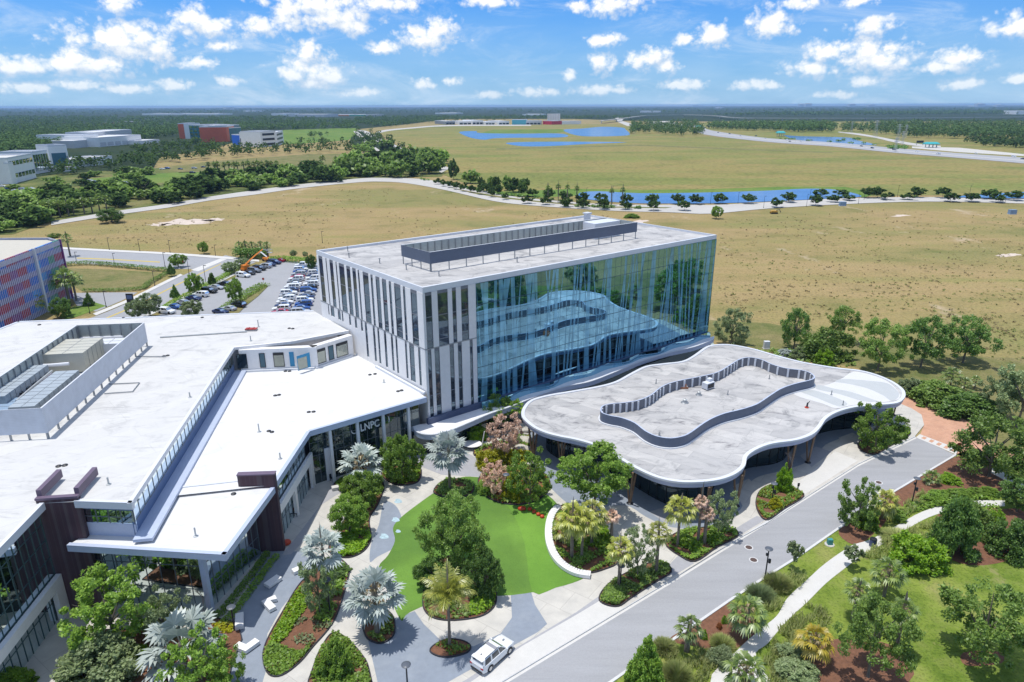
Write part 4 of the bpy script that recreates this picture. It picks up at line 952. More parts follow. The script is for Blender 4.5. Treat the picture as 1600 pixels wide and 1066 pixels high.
# plant ring on the roof
rt = [(938, 641.6), (939, 636), (944, 632.6), (956, 630.2), (971, 629), (985, 627.3), (998, 624.7), (1016, 617), (1032, 604.5), (1047.7, 597.7), (1065, 593.4), (1083.8, 589.8), (1100, 586.5), (1115, 583), (1127, 578), (1143, 568), (1156, 560.6), (1172, 558), (1191, 561.7), (1207, 569), (1228, 575), (1253, 578), (1266, 582), (1272, 586.5), (1273.4, 590.6), (1265, 594.5), (1242, 600), (1220, 608), (1199, 621.5), (1182.6, 632), (1158, 640), (1133, 646), (1114, 653.5), (1099.5, 661.8), (1084, 673), (1070, 681), (1048, 685), (1025, 681.5), (1007, 673), (991, 660.8), (971, 653), (955, 650), (942, 646)]
HR = HP + 1.55
RO = [p[:2] for p in W(rt, HR, True, 3)]
if area(RO) < 0: RO = RO[::-1]
RI = inset(RO, .22)
scr = pp('roof_screen', MB().ring(RO, RI, HP - .11, HR, 0, 1, 2), [m_screen, M('screen_inside_dark', (.16, .17, .20), .5, .1), m_trimb])
rb = MB(); acc = 0
for i in range(len(RI)):
    a, b = RI[i], RI[(i + 1) % len(RI)]; L = d2(a, b); acc += L
    if acc > 1.0 and L > .05:
        rb.slab(a, b, L / 2 - .17, L / 2 + .17, HP - .1, HR - .12, -.16, -.01); acc = 0
each('screen_rib', rb, m_trim, scr)
kick = MB().ring(inset(RO, -.25), inset(RO, -.01), HP - .118, HP + .05, 0); pp('screen_kerb', kick, m_trim, scr)
# membrane patches at the far end
m_mw = M('membrane_new_white', (.61, .61, .605), .7, .03); m_mg = M('membrane_new_grey', (.46, .48, .485), .7, .04)
def z1b(x, y): return 1240 + x / 6.6625, 560 + y / 6.6625
for i, (px, mt) in enumerate((([(620, 140), (800, 170), (960, 230), (1060, 310), (1110, 390), (1080, 430), (1000, 445), (860, 470), (600, 490), (440, 520), (300, 470), (0, 375), (180, 320), (380, 265), (520, 200)], m_mw),
                  ([(520, 215), (800, 235), (960, 255), (1040, 300), (1100, 370), (1070, 425), (1010, 440), (930, 385), (760, 310), (540, 260), (430, 245)], m_mg), ([(250, 275), (420, 315), (600, 350), (800, 420), (880, 450), (720, 445), (470, 370), (240, 320)], m_mg),
                  ([(60, 340), (200, 330), (420, 400), (560, 470), (470, 500), (240, 410)], m_mg))):
    pp('roof_patch', MB().face(W([z1b(*p) for p in px], HP - .108 + .004 * i + (.001 if i > 1 else 0), True, 3)), mt)
# timber V columns
def vcol(u, v, top=None):
    c = P(u, v, 0); b = MB()
    for k in range(3):
        an = k * 2.09 + .5; b.tube([(c[0] + .12 * math.cos(an), c[1] + .12 * math.sin(an), .25), (c[0] + .85 * math.cos(an), c[1] + .85 * math.sin(an), HP - .9)], [.13, .16], 7)
    o = pp('column', b, m_wood); pp('column_base', MB().lathe((c[0], c[1], 0), [(.5, 0), (.5, .2), (.3, .34), (.01, .34)], 12), m_dark, o)
for u, v in ((833, 718), (877, 728), (984, 788), (1100, 812), (1150, 792), (1233, 738), (1262, 724), (1385, 656), (1395, 650)): vcol(u, v)
# machines on the pavilion roof
q = P(1066, 606, HP - .1)
roof_thing('timber_skid', q, [('frame', bx(((0, -.5, 0), (1.9, .15, .3)), ((0, .5, 0), (1.9, .15, .3)), ((-.8, 0, .3), (.15, 1.1, .9)), ((.5, 0, .3), (.15, 1.1, .5))), M('skid_orange', (.36, .15, .07), .7)), ('tray', bx(((0, 0, .3), (1.7, .9, .12))), m_galv)], 'small orange brown frame inside the pavilion roof ring', 'frame')
q = P(1106, 607, HP - .1)
roof_thing('air_conditioner', q, [('housing', bx(((0, 0, .15), (2.0, 1.2, 1.1)), ((.5, .2, 1.25), (.8, .7, .5))), m_trim), ('grille', bx(((0, -.62, .3), (1.6, .04, .8))), m_dark), ('base_rail', bx(((-.7, 0, 0), (.15, 1.2, .15)), ((.7, 0, 0), (.15, 1.2, .15))), m_steel)], 'white air conditioning unit standing inside the pavilion roof ring', 'air conditioner', rz=.6)
for i, (u, v, s) in enumerate(((1070, 629, .7), (1092, 617, .6), (1030, 682, .3), (1145, 646, .3))):
    q = P(u, v, HP - .1)
    roof_thing('roof_vent', q, [('base', lambda b, s=s: b.lathe((0, 0, 0), [(s, 0), (s * .8, .12), (.3 * s, .2)], 10), m_steel), ('cap', lambda b, s=s: b.lathe((0, 0, .15), [(.5 * s, 0), (.55 * s, .4), (.1, .55)], 10), m_galv)], 'low grey vent inside the pavilion roof ring, ' + ['in front of the orange brown frame', 'just below the white unit', 'against the near curve of the ring', 'near the ring side facing the drive'][i], 'vent', 'vents inside the roof ring')
q = P(1260.5, 637, HP - .1)
roof_thing('roof_anchor', q, [('base', lambda b: b.lathe((0, 0, 0), [(.35, 0), (.3, .15), (.05, .2)], 10), m_red), ('post', lambda b: b.tube([(0, 0, .1), (.05, 0, .8), (.35, 0, 1.1)], [.16, .14, .1], 8), m_dark)], 'black hooked pipe on a red base on the pavilion roof', 'pipe')
for i, (u, v) in enumerate(((1025, 599), (1202, 592), (1137, 617), (1299, 617), (1317, 633))):
    q = P(u, v, HP - .1)
    roof_thing('vent_pipe', q, [('pipe', lambda b: b.tube([(0, 0, 0), (0, 0, .8)], .08, 7), m_steel), ('flange', lambda b: b.lathe((0, 0, 0), [(.22, 0), (.2, .04), (.08, .06)], 8), m_steel)], 'thin pipe on the pavilion roof, ' + ['outside the ring towards the tall building', 'inside the ring near its far bump', 'inside the ring beside its middle', 'on the new striped membrane', 'beside the membrane edge near the drive'][i], 'vent', 'thin pipes on the pavilion roof')
# planters between canopy and pavilion are filled in the planting section
# ------------------------------------------------------------------ coloured car park building at the left edge
Gb = P(103.5, 466, 0); GT = z_at(Gb[0], Gb[1], 374)
G1 = P(92.6, 374, GT); G0 = P(-90, 441, GT)
gar = thing('car_park_building', (G1[0], G1[1], 0), 'open car park building behind red, green and blue louvres with white fins', 'car park')
gpoly = [G0[:2], G1[:2], P(76, 369.5, GT)[:2], P(-120, 371, GT)[:2]]
MB().prism(inset(gpoly, .9), 0, GT - .9, 0, 1).build('deck', [m_dark, M('deck_beige', (.52, .49, .42), .85, .06)], gar)
dk = MB().ring([p for p in (gpoly if area(gpoly) > 0 else gpoly[::-1])], inset(gpoly, .35), GT - 1.6, GT - .35, 0); dk.build('parapet', M('parapet_lilac', (.52, .53, .62), .6), gar)
LGv = d2(G0, G1); nlev = 5; hl = GT / nlev
cols = {'red': (.42, .04, .08), 'green': (.04, .34, .18), 'blue': (.02, .18, .64), 'purple': (.25, .08, .28), 'sky': (.06, .38, .82)}
gm = {k: M('louvre_' + k, c, .4, .15, .5) for k, c in cols.items()}
mfin = M('fin_lilac', (.66, .63, .80), .5, .05)
seq = ['purple', 'red', 'green', 'blue', 'sky', 'blue', 'red', 'purple', 'red', 'blue', 'green', 'red', 'purple', 'red', 'green', 'blue']
bay = 4.2
fins = {}
for lv in range(nlev):
    z0 = lv * hl; t = LGv; i = 0
    while t > .2:
        w_ = min(t, bay * (.7 + .5 * ((i * 7 + lv * 3) % 5) / 5)); k = seq[(i + (lv // 2)) % len(seq)]
        MB().slab(G0, G1, t - w_, t, z0 + hl * .36, z0 + hl * .98, -.5, -.12).build('louvre_panel', gm[k], gar)
        t -= w_; i += 1
    MB().slab(G0, G1, 0, LGv, z0 + hl * .02, z0 + hl * .36, -.5, -.05).build('floor_band', M('band_' + str(lv % 2), [(.12, .19, .36), (.20, .20, .34)][lv % 2], .6, .3, .12), gar)
    fb_ = MB(); n_ = int(LGv / .8)
    for j in range(n_ + 1): fb_.slab(G0, G1, j * LGv / n_ - .12, j * LGv / n_ + .12, z0 + hl * .0, z0 + hl * .44, -.05, .10); fb_.slab(G0, G1, j * LGv / n_ - .02, j * LGv / n_ + .02, z0 + hl * .44, z0 + hl + .0, -.05, .08)
    fb_.build('white_fin', mfin, gar)
pq = on_plane(51, 391, G0, G1)[0]
MB().slab(G0, G1, pq - .3, pq + .3, 0, GT + .2, -.1, .55).build('corner_post', m_trim, gar)
MB().slab(G0, G1, LGv - .12, LGv + .12, 0, GT, -.3, .4).build('corner_post', MATS['louvre_purple'], gar)

# ------------------------------------------------------------------ buildings far off
def block(bld, u0, v0, u1, v1, vtop, depth, wall, roof=None, name='wall', rows=0, cols=0, win=None, wz=(.25, .75), lo=0.0, back=None):
    a, b = P(u0, v0, .1), P(u1, v1, .1); h = z_at(a[0], a[1], vtop)
    ex, ey = (b[0] - a[0]) / d2(a, b), (b[1] - a[1]) / d2(a, b); n = (-ey, ex)
    poly = [a[:2], b[:2], (b[0] + n[0] * depth, b[1] + n[1] * depth), (a[0] + n[0] * depth, a[1] + n[1] * depth)]
    MB().prism(poly, lo, h, 0, 1).build(name, [wall, roof or m_roofw], bld)
    MB().ring(poly if area(poly) > 0 else poly[::-1], inset(poly, .8), h + .02, h + h * .05 + .3, 0).build('parapet', m_trim, bld)
    L = d2(a, b)
    for r in range(rows):
        z0 = h * (r + wz[0]) / rows; z1_ = h * (r + wz[1]) / rows
        for c in range(cols):
            t0 = L * (c + .12) / cols; t1 = L * (c + .88) / cols
            MB().slab(a, b, t0, t1, z0, z1_, 0, .25).build('window', win or m_glass, bld)
    return a, b, h, n
def bld(name, u, v, label, cat='building'): return thing(name, P(u, v), label, cat)
mw_ = M('far_wall_white', (.86, .85, .83), .7, .05, .05); mgr = M('far_wall_grey', (.60, .60, .61), .7, .05, .05)
b = bld('hospital_building', 30, 285, 'large white hospital block with a tall square tower and slit windows')
block(b, -90, 288, 20, 288, 256.5, 5, mw_, m_concw, 'wall'); block(b, 20, 287.8, 57, 278, 249, 55, mw_, m_concw, 'front_wall', 2, 7, m_glass, (.45, .8)); block(b, -60, 262, -8, 262, 243, 20, mw_, None, 'roof_box'); block(b, 57, 272, 80, 268, 239, 26, mw_, None, 'slit_wing', 1, 6, m_glass, (.12, .9))
block(b, 82, 266, 111, 264, 229.5, 24, mw_, m_steel, 'stair_tower', 1, 1, M('tower_glass', (.06, .16, .22), .2), (.08, .72)); block(b, 95, 269, 120, 267, 263, 12, m_panel, None, 'porch')
b = bld('school_building', 130, 266, 'low white wing with pale roofs among the palms right of the hospital')
block(b, 112, 262, 152, 259, 251, 30, mw_, m_roofw); block(b, 148, 259, 177, 256, 247, 26, mw_, m_roofg, 'annex_wall')
b = bld('warehouse_building', 180, 232, 'long white hall with a stepped flat roof in front of the forest')
block(b, 117, 232, 147, 229, 221, 40, mgr, m_roofw); block(b, 133, 229, 156, 227, 212, 70, mw_, m_roofw, 'hall_wall'); block(b, 156, 230, 222, 224, 216, 60, mw_, m_roofw, 'long_wall', 1, 6, mgr, (.1, .5)); block(b, 150, 226, 208, 219, 208, 40, mgr, m_roofw, 'upper_wall')
b = bld('storage_building', 230, 226, 'low white roof showing above the grove beside the long white hall'); block(b, 214, 226, 250, 223, 221, 30, mw_, m_roofw)
b = bld('red_glass_building', 325, 215, 'red and dark teal glass office block above the grove')
mred = M('wall_red', (.68, .14, .06), .6, .1, .03); mteal = M('wall_teal', (.02, .15, .22), .25, .2, .05)
block(b, 281, 217, 290, 217, 194, 40, mred, m_roofg); block(b, 290, 217, 298, 217, 194.5, 40, mw_, m_roofg, 'white_bay'); block(b, 298, 218, 338, 220, 196, 45, mteal, m_roofg, 'glass_wall', 4, 6, m_glass, (.2, .85)); block(b, 338, 221, 360, 221, 201, 45, mteal, m_roofg, 'glass_wall', 3, 4, m_glass, (.2, .85)); block(b, 356, 222, 368, 219, 199, 40, mred, m_roofg, 'red_bay')
b = bld('blue_office_building', 410, 228, 'blue and white office block with ribbon windows beside the red glass block')
mblue = M('wall_blue', (.02, .13, .62), .4, .1, .05)
block(b, 364, 228, 376, 229, 211, 30, mblue); block(b, 376, 229, 388, 229, 208, 30, mw_, None, 'white_bay', 1, 2, m_dark, (.15, .6)); block(b, 388, 229, 410, 229, 210, 34, mblue, None, 'blue_bay'); block(b, 409, 230, 433, 228, 207, 34, mw_, None, 'office_wall', 3, 1, m_dark, (.3, .75)); block(b, 433, 228, 444, 224, 208, 30, mw_, None, 'end_bay', 3, 1, m_dark, (.3, .75))
rs = random.Random(3)
def shops(x0, x1, v, n, grp, labels):
    for i in range(n):
        u = x0 + (x1 - x0) * i / n; w_ = (x1 - x0) / n * rs.uniform(.6, .95)
        b = bld('shop_building', u, v, labels[i], 'shop'); b['group'] = grp
        vt = v - rs.uniform(3.5, 6.5)
        block(b, u, v, u + w_, v - .2, vt, 110, rs.choice([mw_, mgr, m_steel, mw_]), m_roofw, 'wall', 1, 3, m_dark, (.1, .55))
shops(697, 800, 195, 5, 'shops beyond the far ponds', ['white shop front, leftmost of the row beyond the far ponds', 'shop second from the left beyond the far ponds', 'shop third from the left beyond the far ponds', 'shop fourth from the left beyond the far ponds', 'shop left of the teal topped one beyond the far ponds'])
b = bld('shop_building', 803, 195, 'teal topped white shop in the row beyond the far ponds', 'shop'); block(b, 800, 195, 822, 195, 187.5, 40, M('wall_teal_pale', (.10, .42, .50), .6)); block(b, 822, 195, 845, 195, 189, 40, mgr, m_roofw, 'grey_wall', 1, 4, m_dark, (.1, .5))
b = bld('shop_building', 862, 195, 'shop with a red end wall and a white roof beyond the far ponds', 'shop'); block(b, 862, 195, 878, 194.6, 189.5, 40, M('wall_red_bright', (.55, .02, .05), .6)); block(b, 878, 194.6, 908, 194, 190, 40, mw_, m_roofw, 'white_wall')
b = bld('apartment_tower', 865, 189, 'white multi storey block standing above the far shops', 'tower block'); block(b, 855, 188.5, 874, 188.5, 178.5, 40, mw_, m_roofw, 'wall', 5, 5, mgr, (.3, .7))
for u0, u1, v, vt, m_, lb in ((222, 262, 180, 177.7, mw_, 'pale flat shed far over the forest left of the red block'), (268, 340, 180, 177.8, mw_, 'long pale shed far over the forest behind the red block'), (424, 446, 180.5, 177.5, mw_, 'white shed at the left end of the distant sheds'), (448, 508, 183, 179, mgr, 'grey blue row of distant sheds beside the orange one'), (512, 545, 181.5, 179.3, M('shed_orange', (.65, .25, .08), .7), 'orange topped shed on the wooded skyline'), (546, 566, 181.5, 179.5, M('shed_green', (.10, .42, .28), .7), 'green topped shed beside the orange one'), (572, 582, 182, 179.2, m_conc, 'small beige shed right of the green topped one'), (680, 712, 178.5, 176.5, mw_, 'pale sheds far behind the shops'), (816, 846, 180.5, 178.8, mw_, 'long pale shed left of the white multi storey block'), (1000, 1030, 176, 173.8, mw_, 'pale sheds far behind the bridge'), (1118, 1126, 169.5, 167.8, mw_, 'tiny white block on the skyline'), (1512, 1524, 166.5, 164.9, mw_, 'white speck of a building on the right skyline'), (1588, 1640, 179, 173.5, mw_, 'white building beyond the bridge at the right edge'), (349, 353, 172, 168, mw_, 'white water tower like block on the left skyline'), (380, 398, 175, 172.6, mw_, 'pair of white sheds on the left skyline'), (160, 170, 194, 191.5, M('shed_redpale', (.5, .22, .18), .7), 'small red roofed shed alone in the left forest')):
    b = bld('shed_building', u0, v, lb, 'shed'); block(b, u0, v, u1, v, vt, 160, m_, m_roofw)
for i, (u, h) in enumerate(((1086, 1.5), (1095, 1.2), (1252, 2.6), (1262, 3), (1330, 2.4), (1360, 1.8), (1530, 2.4), (1560, 1.4))):
    b = bld('skyline_tower', u, 166.8, 'faint pale tower on the right horizon, ' + ORD[i] + ' from the left', 'tower'); b['group'] = 'towers on the horizon'
    a = P(u, 166.8); MB().box(a, (140, 120, 24 * h)).build('wall', mgr, b); MB().box((a[0], a[1], 24 * h), (60, 60, 9)).build('roof_box', mw_, b)
# elevated bridge
br = thing('elevated_bridge', P(1100, 190), 'long pale elevated road bridge crossing the far woods', 'bridge')
bl = smooth([(940, 188.5), (976, 184.5), (1000, 181.5), (1020, 180), (1068, 179.2), (1112, 180.4), (1150, 183.8), (1200, 184.4), (1280, 184.6), (1400, 184.4), (1600, 182.4), (1800, 180)], False, 3)
mb = MB(); pts = [P(u, v, 9) for u, v in bl]
for a, b_ in zip(pts, pts[1:]): mb.slab(a, b_, 0, d2(a, b_) + .5, 7.2, 9, -7, 7); mb.slab(a, b_, 0, d2(a, b_) + .5, 9, 9.9, 6.6, 7)
mb.build('deck', m_conc, br)
for i, p in enumerate(pts):
    if i % 2 == 0: MB().box((p[0], p[1], 0), (3, 3, 7.2)).build('pier', m_conc, br)
# toll gantries, lorry, pylons
mtl = M('gantry_teal', (.05, .40, .42), .5)
for u, v, w_, vt, lb in ((1219, 213.5, 12, 205, 'small teal roofed gantry by the motorway pond'), (1454, 231, 20, 222, 'wide teal roofed toll gantry by the motorway'), (1092, 203, 9, 196, 'far teal sign gantry at the edge of the dark wood clump')):
    t = thing('toll_gantry', P(u, v), lb, 'gantry'); a, b_ = P(u - w_ / 2, v), P(u + w_ / 2, v); h = z_at(a[0], a[1], vt); L = d2(a, b_)
    r = MB().slab(a, b_, 0, L, h * .6, h * .72, -6, 6); r.hexa([(*p, h * .72) for p in ((a[0], a[1] - 6), (b_[0], b_[1] - 6), (b_[0], b_[1] + 6), (a[0], a[1] + 6))], [(*p, h) for p in ((a[0] + 2, a[1] - 2), (b_[0] - 2, b_[1] - 2), (b_[0] - 2, b_[1] + 2), (a[0] + 2, a[1] + 2))])
    r.build('canopy', mtl, t)
    for k in range(4): MB().slab(a, b_, L * (.05 + .29 * k), L * (.05 + .29 * k) + .9, 0, h * .6, -.5, .5).build('post', m_conc, t)
t = thing('sign_gantry', P(1437, 227), 'dark sign board beside the wide teal toll gantry', 'sign'); a, b_ = P(1431, 227.5), P(1442, 227.5); L = d2(a, b_)
MB().slab(a, b_, 0, L, 3.5, 6.5, 0, .4).build('board', m_dark, t); MB().slab(a, b_, .2, .7, 0, 3.5, 0, .3).build('post', m_steel, t); MB().slab(a, b_, L - .7, L - .2, 0, 3.5, 0, .3).build('post', m_steel, t)
for i, (u, v, vt) in enumerate(((1330, 207, 190), (1367, 215, 188), (1402, 222, 194), (1414, 216, 195), (1398, 238, 215), (1409, 227, 205))):
    p = P(u, v); h = z_at(p[0], p[1], vt); t = thing('pylon', p, 'grey lattice power pylon beside the motorway, ' + ORD[i] + ' along the line', 'pylon', 'power pylons beside the motorway')
    mb = MB(); w0, w1 = h * .09, h * .02
    for sx, sy in ((-1, -1), (1, -1), (1, 1), (-1, 1)): mb.tube([(sx * w0, sy * w0, 0), (sx * w1, sy * w1, h)], .17, 4)
    for k in range(6):
        za, zb = h * k / 6, h * (k + 1) / 6; wa, wb = w0 + (w1 - w0) * k / 6, w0 + (w1 - w0) * (k + 1) / 6
        mb.tube([(-wa, -wa, za), (wb, -wb, zb)], .09, 4); mb.tube([(wa, -wa, za), (-wb, -wb, zb)], .09, 4)
    local('mast', mb.mesh('mast', m_galv), t)
    for zf_, ww in ((.72, .16), (.84, .19), (.95, .14)): local('cross_arm', MB().tube([(-h * ww, 0, h * zf_), (0, 0, h * (zf_ + .02)), (h * ww, 0, h * zf_)], .22, 4).mesh('cross_arm', m_galv), t)

# ------------------------------------------------------------------ vehicles
def loft(mb, st, mi, caps=True):
    """rings of the same length along x"""
    b = len(mb.v); n = len(st[0])
    for r in st: mb.v += r
    for i in range(len(st) - 1):
        for k in range(n):
            q = (k + 1) % n; mb.f.append((b + i * n + k, b + i * n + q, b + (i + 1) * n + q, b + (i + 1) * n + k)); mb.m.append(mi)
    if caps:
        mb.f.append(tuple(b + k for k in range(n))); mb.m.append(mi); e = b + (len(st) - 1) * n
        mb.f.append(tuple(e + n - 1 - k for k in range(n))); mb.m.append(mi)
CARS = {  # length, width, belt, roof; body stations (x, halfwidth, low, top); cabin (bottom front, top front, top rear, bottom rear)
 'suv': (5.0, 2.0, 1.08, 1.72, [(-2.5, .74, .48, .95), (-2.44, .90, .36, 1.08), (-2.1, .98, .30, 1.12), (-1, 1.0, .28, 1.12), (.6, 1.0, .28, 1.10), (1.15, .99, .28, 1.08), (1.9, .97, .30, 1.02), (2.3, .90, .32, .95), (2.46, .76, .40, .82)], (1.2, .35, -2.16, -2.40)),
 'sedan': (4.7, 1.84, .92, 1.42, [(-2.35, .68, .45, .84), (-2.28, .82, .34, .96), (-1.8, .90, .28, 1.0), (-.8, .92, .26, .98), (.5, .92, .26, .95), (1.1, .91, .26, .92), (1.8, .89, .28, .84), (2.2, .80, .30, .76), (2.34, .66, .36, .66)], (1.0, .15, -1.05, -1.75)),
 'pickup': (5.6, 2.0, 1.15, 1.85, [(-2.8, .92, .5, 1.1), (-2.78, .98, .45, 1.15), (-1, 1.0, .42, 1.15), (.8, 1.0, .42, 1.15), (1.4, .99, .42, 1.14), (2.3, .97, .45, 1.06), (2.7, .86, .48, .98), (2.8, .76, .55, .85)], (1.3, .75, -.75, -.95))}
def car_meshes(kind):
    L, Wd, belt, roof, st, cab = CARS[kind]; d = {}
    mb = MB()
    loft(mb, [[(x, -w, lo_), (x, -w * 1.0, lo_ + (t - lo_) * .55), (x, -w * .95, t - .06), (x, -w * .82, t), (x, w * .82, t), (x, w * .95, t - .06), (x, w * 1.0, lo_ + (t - lo_) * .55), (x, w, lo_)] for x, w, lo_, t in st], 0)
    d['body'] = mb
    bf, tf, tr_, br_ = cab; w0, w1 = Wd * .455, Wd * .375; z0 = belt - .06
    g = MB(); loft(g, [[(bf, -w0, z0), (tf, -w1, roof - .07), (tr_, -w1, roof - .07), (br_, -w0, z0)], [(bf, w0, z0), (tf, w1, roof - .07), (tr_, w1, roof - .07), (br_, w0, z0)]], 0)
    d['window'] = g
    r = MB(); e = .05
    loft(r, [[(tf + .1, -w1 * .96, roof - .075), (tf + .02, -w1 * .9, roof - .02), (tr_ + .25, -w1 * .88, roof + .01), (tr_ - .1, -w1 * .96, roof - .08)], [(tf + .1, w1 * .96, roof - .075), (tf + .02, w1 * .9, roof - .02), (tr_ + .25, w1 * .88, roof + .01), (tr_ - .1, w1 * .96, roof - .08)]], 0)
    def pillar(xa, xb, wd=.09):
        for s in (-1, 1):
            r.hexa([(xa - wd, s * w0 * 1.005, z0), (xa + wd, s * w0 * 1.005, z0), (xa + wd, s * (w0 - .05), z0), (xa - wd, s * (w0 - .05), z0)], [(xb - wd, s * w1 * 1.015, roof - .06), (xb + wd, s * w1 * 1.015, roof - .06), (xb + wd, s * (w1 - .06), roof - .06), (xb - wd, s * (w1 - .06), roof - .06)])
    pillar(bf - .05, tf, .05); pillar(br_ + .12, tr_ + .06, .1)
    if kind == 'suv': pillar(-1.15, -1.1, .1)
    pillar(.1 if kind != 'pickup' else .2, -.05, .05)
    d['roof'] = r
    wx = {'suv': (1.55, -1.48), 'sedan': (1.42, -1.38), 'pickup': (1.8, -1.75)}[kind]; wr = .38 if kind != 'sedan' else .33
    ty = MB(); rimb = MB()
    def wheel(c, s):
        n = 14
        for R_, y0, y1, tgt in ((wr, -.12, .12, ty), (wr * .62, .1, .135, rimb)):
            b = len(tgt.v)
            for y in (y0, y1): tgt.v += [(R_ * math.cos(k * 2 * math.pi / n), y * s, R_ * math.sin(k * 2 * math.pi / n)) for k in range(n)]
            for k in range(n): q = (k + 1) % n; tgt.f.append((b + k, b + q, b + n + q, b + n + k)); tgt.m.append(0)
            tgt.f.append(tuple(b + k for k in range(n))); tgt.m.append(0); tgt.f.append(tuple(b + n + k for k in range(n))[::-1]); tgt.m.append(0)
    wheel(None, 1)
    d['tyre'], d['rim'], d['wheels'], d['wr'] = ty, rimb, [(x, s * (Wd / 2 - .1), wr) for x in wx for s in (1, -1)], wr
    hl_ = MB(); tl_ = MB()
    for s in (-1, 1):
        pass
    d['front'] = (st[-2][0], st[-2][1], st[-2][3]); d['rear'] = (st[1][0], st[1][1], st[1][3])
    return d
CM = {}
PAINT = {'white': (.78, .79, .8), 'silver': (.42, .44, .47), 'grey': (.14, .15, .17), 'black': (.015, .016, .02), 'blue': (.03, .09, .30), 'dark blue': (.02, .035, .11), 'red': (.36, .02, .05)}
PM = {k: M('car_paint_' + k.replace(' ', '_'), c, .22, .02, 1.0, spec=.6) for k, c in PAINT.items()}
m_red_light = M('tail_light', (.4, .01, .01), .2); m_head_l = M('head_light', (.75, .78, .8), .1)
def car(kind, paint, loc, rz, label, group=None, fine=False, name='parked_car'):
    if kind not in CM:
        d = car_meshes(kind); CM[kind] = d
        for k in ('body', 'window', 'roof', 'tyre', 'rim'): d[k + '_me'] = d[k].mesh('car_' + k, {'window': m_carglass, 'tyre': m_tyre, 'rim': m_rim}.get(k, m_carw), smooth=2)
        fx, fw, ft = d['front']; rx, rw, rt_ = d['rear']
        d['hl'] = MB().box((fx + .06, 0, ft - .24), (.12, .34, .14)).mesh('head_light', m_head_l); d['tl'] = MB().box((rx - .03, 0, rt_ - .3), (.1, .3, .16)).mesh('tail_light', m_red_light)
    d = CM[kind]; t = thing(name, loc, label, 'car', group, rz); pm = PM[paint]
    local('body', d['body_me'], t, mat=pm); local('window', d['window_me'], t); local('roof', d['roof_me'], t, mat=pm)
    for x, y, z in d['wheels']:
        w_ = local('wheel', d['tyre_me'], t, (x, y, z), (1, 1 if y > 0 else -1, 1)); 
        if fine: local('rim', d['rim_me'], w_)
    for s in (-1, 1):
        local('head_light', d['hl'], t, (0, s * d['front'][1] * .74, 0)); local('tail_light', d['tl'], t, (0, s * d['rear'][1] * .8, 0))
    return t
ca, cb = P(766.8, 1049.8, ZP), P(796.6, 1022.3, ZP)
hd = math.atan2(cb[1] - ca[1], cb[0] - ca[0]); mid = lerp(ca, cb, .5); off = 1.0
suv = car('suv', 'white', (mid[0] - math.sin(hd) * off - .03 * math.cos(hd), mid[1] + math.cos(hd) * off, ZP + .018), hd, 'white suv parked on the walkway beside the drive', fine=True)
MBx = MB(); MBx.box((-.18, 0, 1.722), (.36, 1.30, .022)); local('sunroof', MBx.mesh('sunroof', M('sunroof_grey', (.28, .28, .31), .3)), suv)
for s in (-1, 1):
    local('roof_rail', MB().tube([(.15, s * .68, 1.74), (.05, s * .7, 1.78), (-1.85, s * .68, 1.79), (-1.95, s * .68, 1.74)], .028, 6).mesh('roof_rail', m_dark), suv)
    local('mirror', MB().box((.98, s * 1.06, 1.05), (.14, .22, .16)).mesh('mirror', m_carw), suv)
    a_ = MB()
    for x in (1.55, -1.48):
        n = 12; pr = None
        for k in range(n + 1):
            an = math.pi * k / n; p = (x + .47 * math.cos(an), s * 1.005, .36 + .47 * math.sin(an)); q = (x + .36 * math.cos(an), s * 1.0, .36 + .38 * math.sin(an))
            if pr: a_.face([pr[0], p, q, pr[1]])
            pr = (p, q)
    local('wheel_arch', a_.mesh('wheel_arch', m_dark), suv)
    local('sill', MB().box((.03, s * .985, .26), (2.1, .06, .12)).mesh('sill', m_dark), suv)
local('bumper', MB().box((-2.5, 0, .34), (.12, 1.5, .18)).mesh('bumper', m_dark), suv); local('bumper', MB().box((2.42, 0, .34), (.12, 1.4, .16)).mesh('bumper', m_dark), suv)
local('spoiler', MB().box((-2.26, 0, 1.655), (.36, 1.44, .06)).mesh('spoiler', m_carw), suv); local('tailgate', MB().hexa([(-2.47, -.86, 1.0), (-2.40, -.86, 1.0), (-2.40, .86, 1.0), (-2.47, .86, 1.0)], [(-2.37, -.80, 1.27), (-2.30, -.80, 1.27), (-2.30, .80, 1.27), (-2.37, .80, 1.27)]).mesh('tailgate', m_carw), suv); local('antenna', MB().box((-1.75, 0, 1.735), (.16, .05, .08)).mesh('antenna', m_dark), suv)
local('tailgate_strip', MB().box((-2.51, 0, .92), (.04, 1.1, .06)).mesh('tailgate_strip', m_rim), suv)
local('bonnet_badge', MB().box((1.75, .05, 1.035), (.34, .22, .015), .4).mesh('bonnet_badge', m_steel), suv)
rc = random.Random(11); KINDS_ = ['suv', 'sedan', 'suv', 'sedan', 'pickup']
def row(a, b, paints, kinds, labels_end, group, skew=0.0, flip=False):
    A, B = P(*a, .03), P(*b, .03); n = len(paints); dr = math.atan2(B[1] - A[1], B[0] - A[0])
    for i, (pt, kd) in enumerate(zip(paints, kinds)):
        p = lerp(A, B, i / (n - 1)); an = dr + math.pi / 2 + skew + (math.pi if (flip ^ (rc.random() < .3)) else 0)
        car(kd, pt, (p[0] + rc.uniform(-.15, .15), p[1] + rc.uniform(-.25, .25), .03), an + rc.uniform(-.02, .02), '%s %s, %s %s' % (pt, {'suv': 'suv', 'sedan': 'saloon car', 'pickup': 'pickup'}[kd], ORD[i], labels_end), group)
w, sv, gy, bk, bl_, db, rd = 'white', 'silver', 'grey', 'black', 'blue', 'dark blue', 'red'
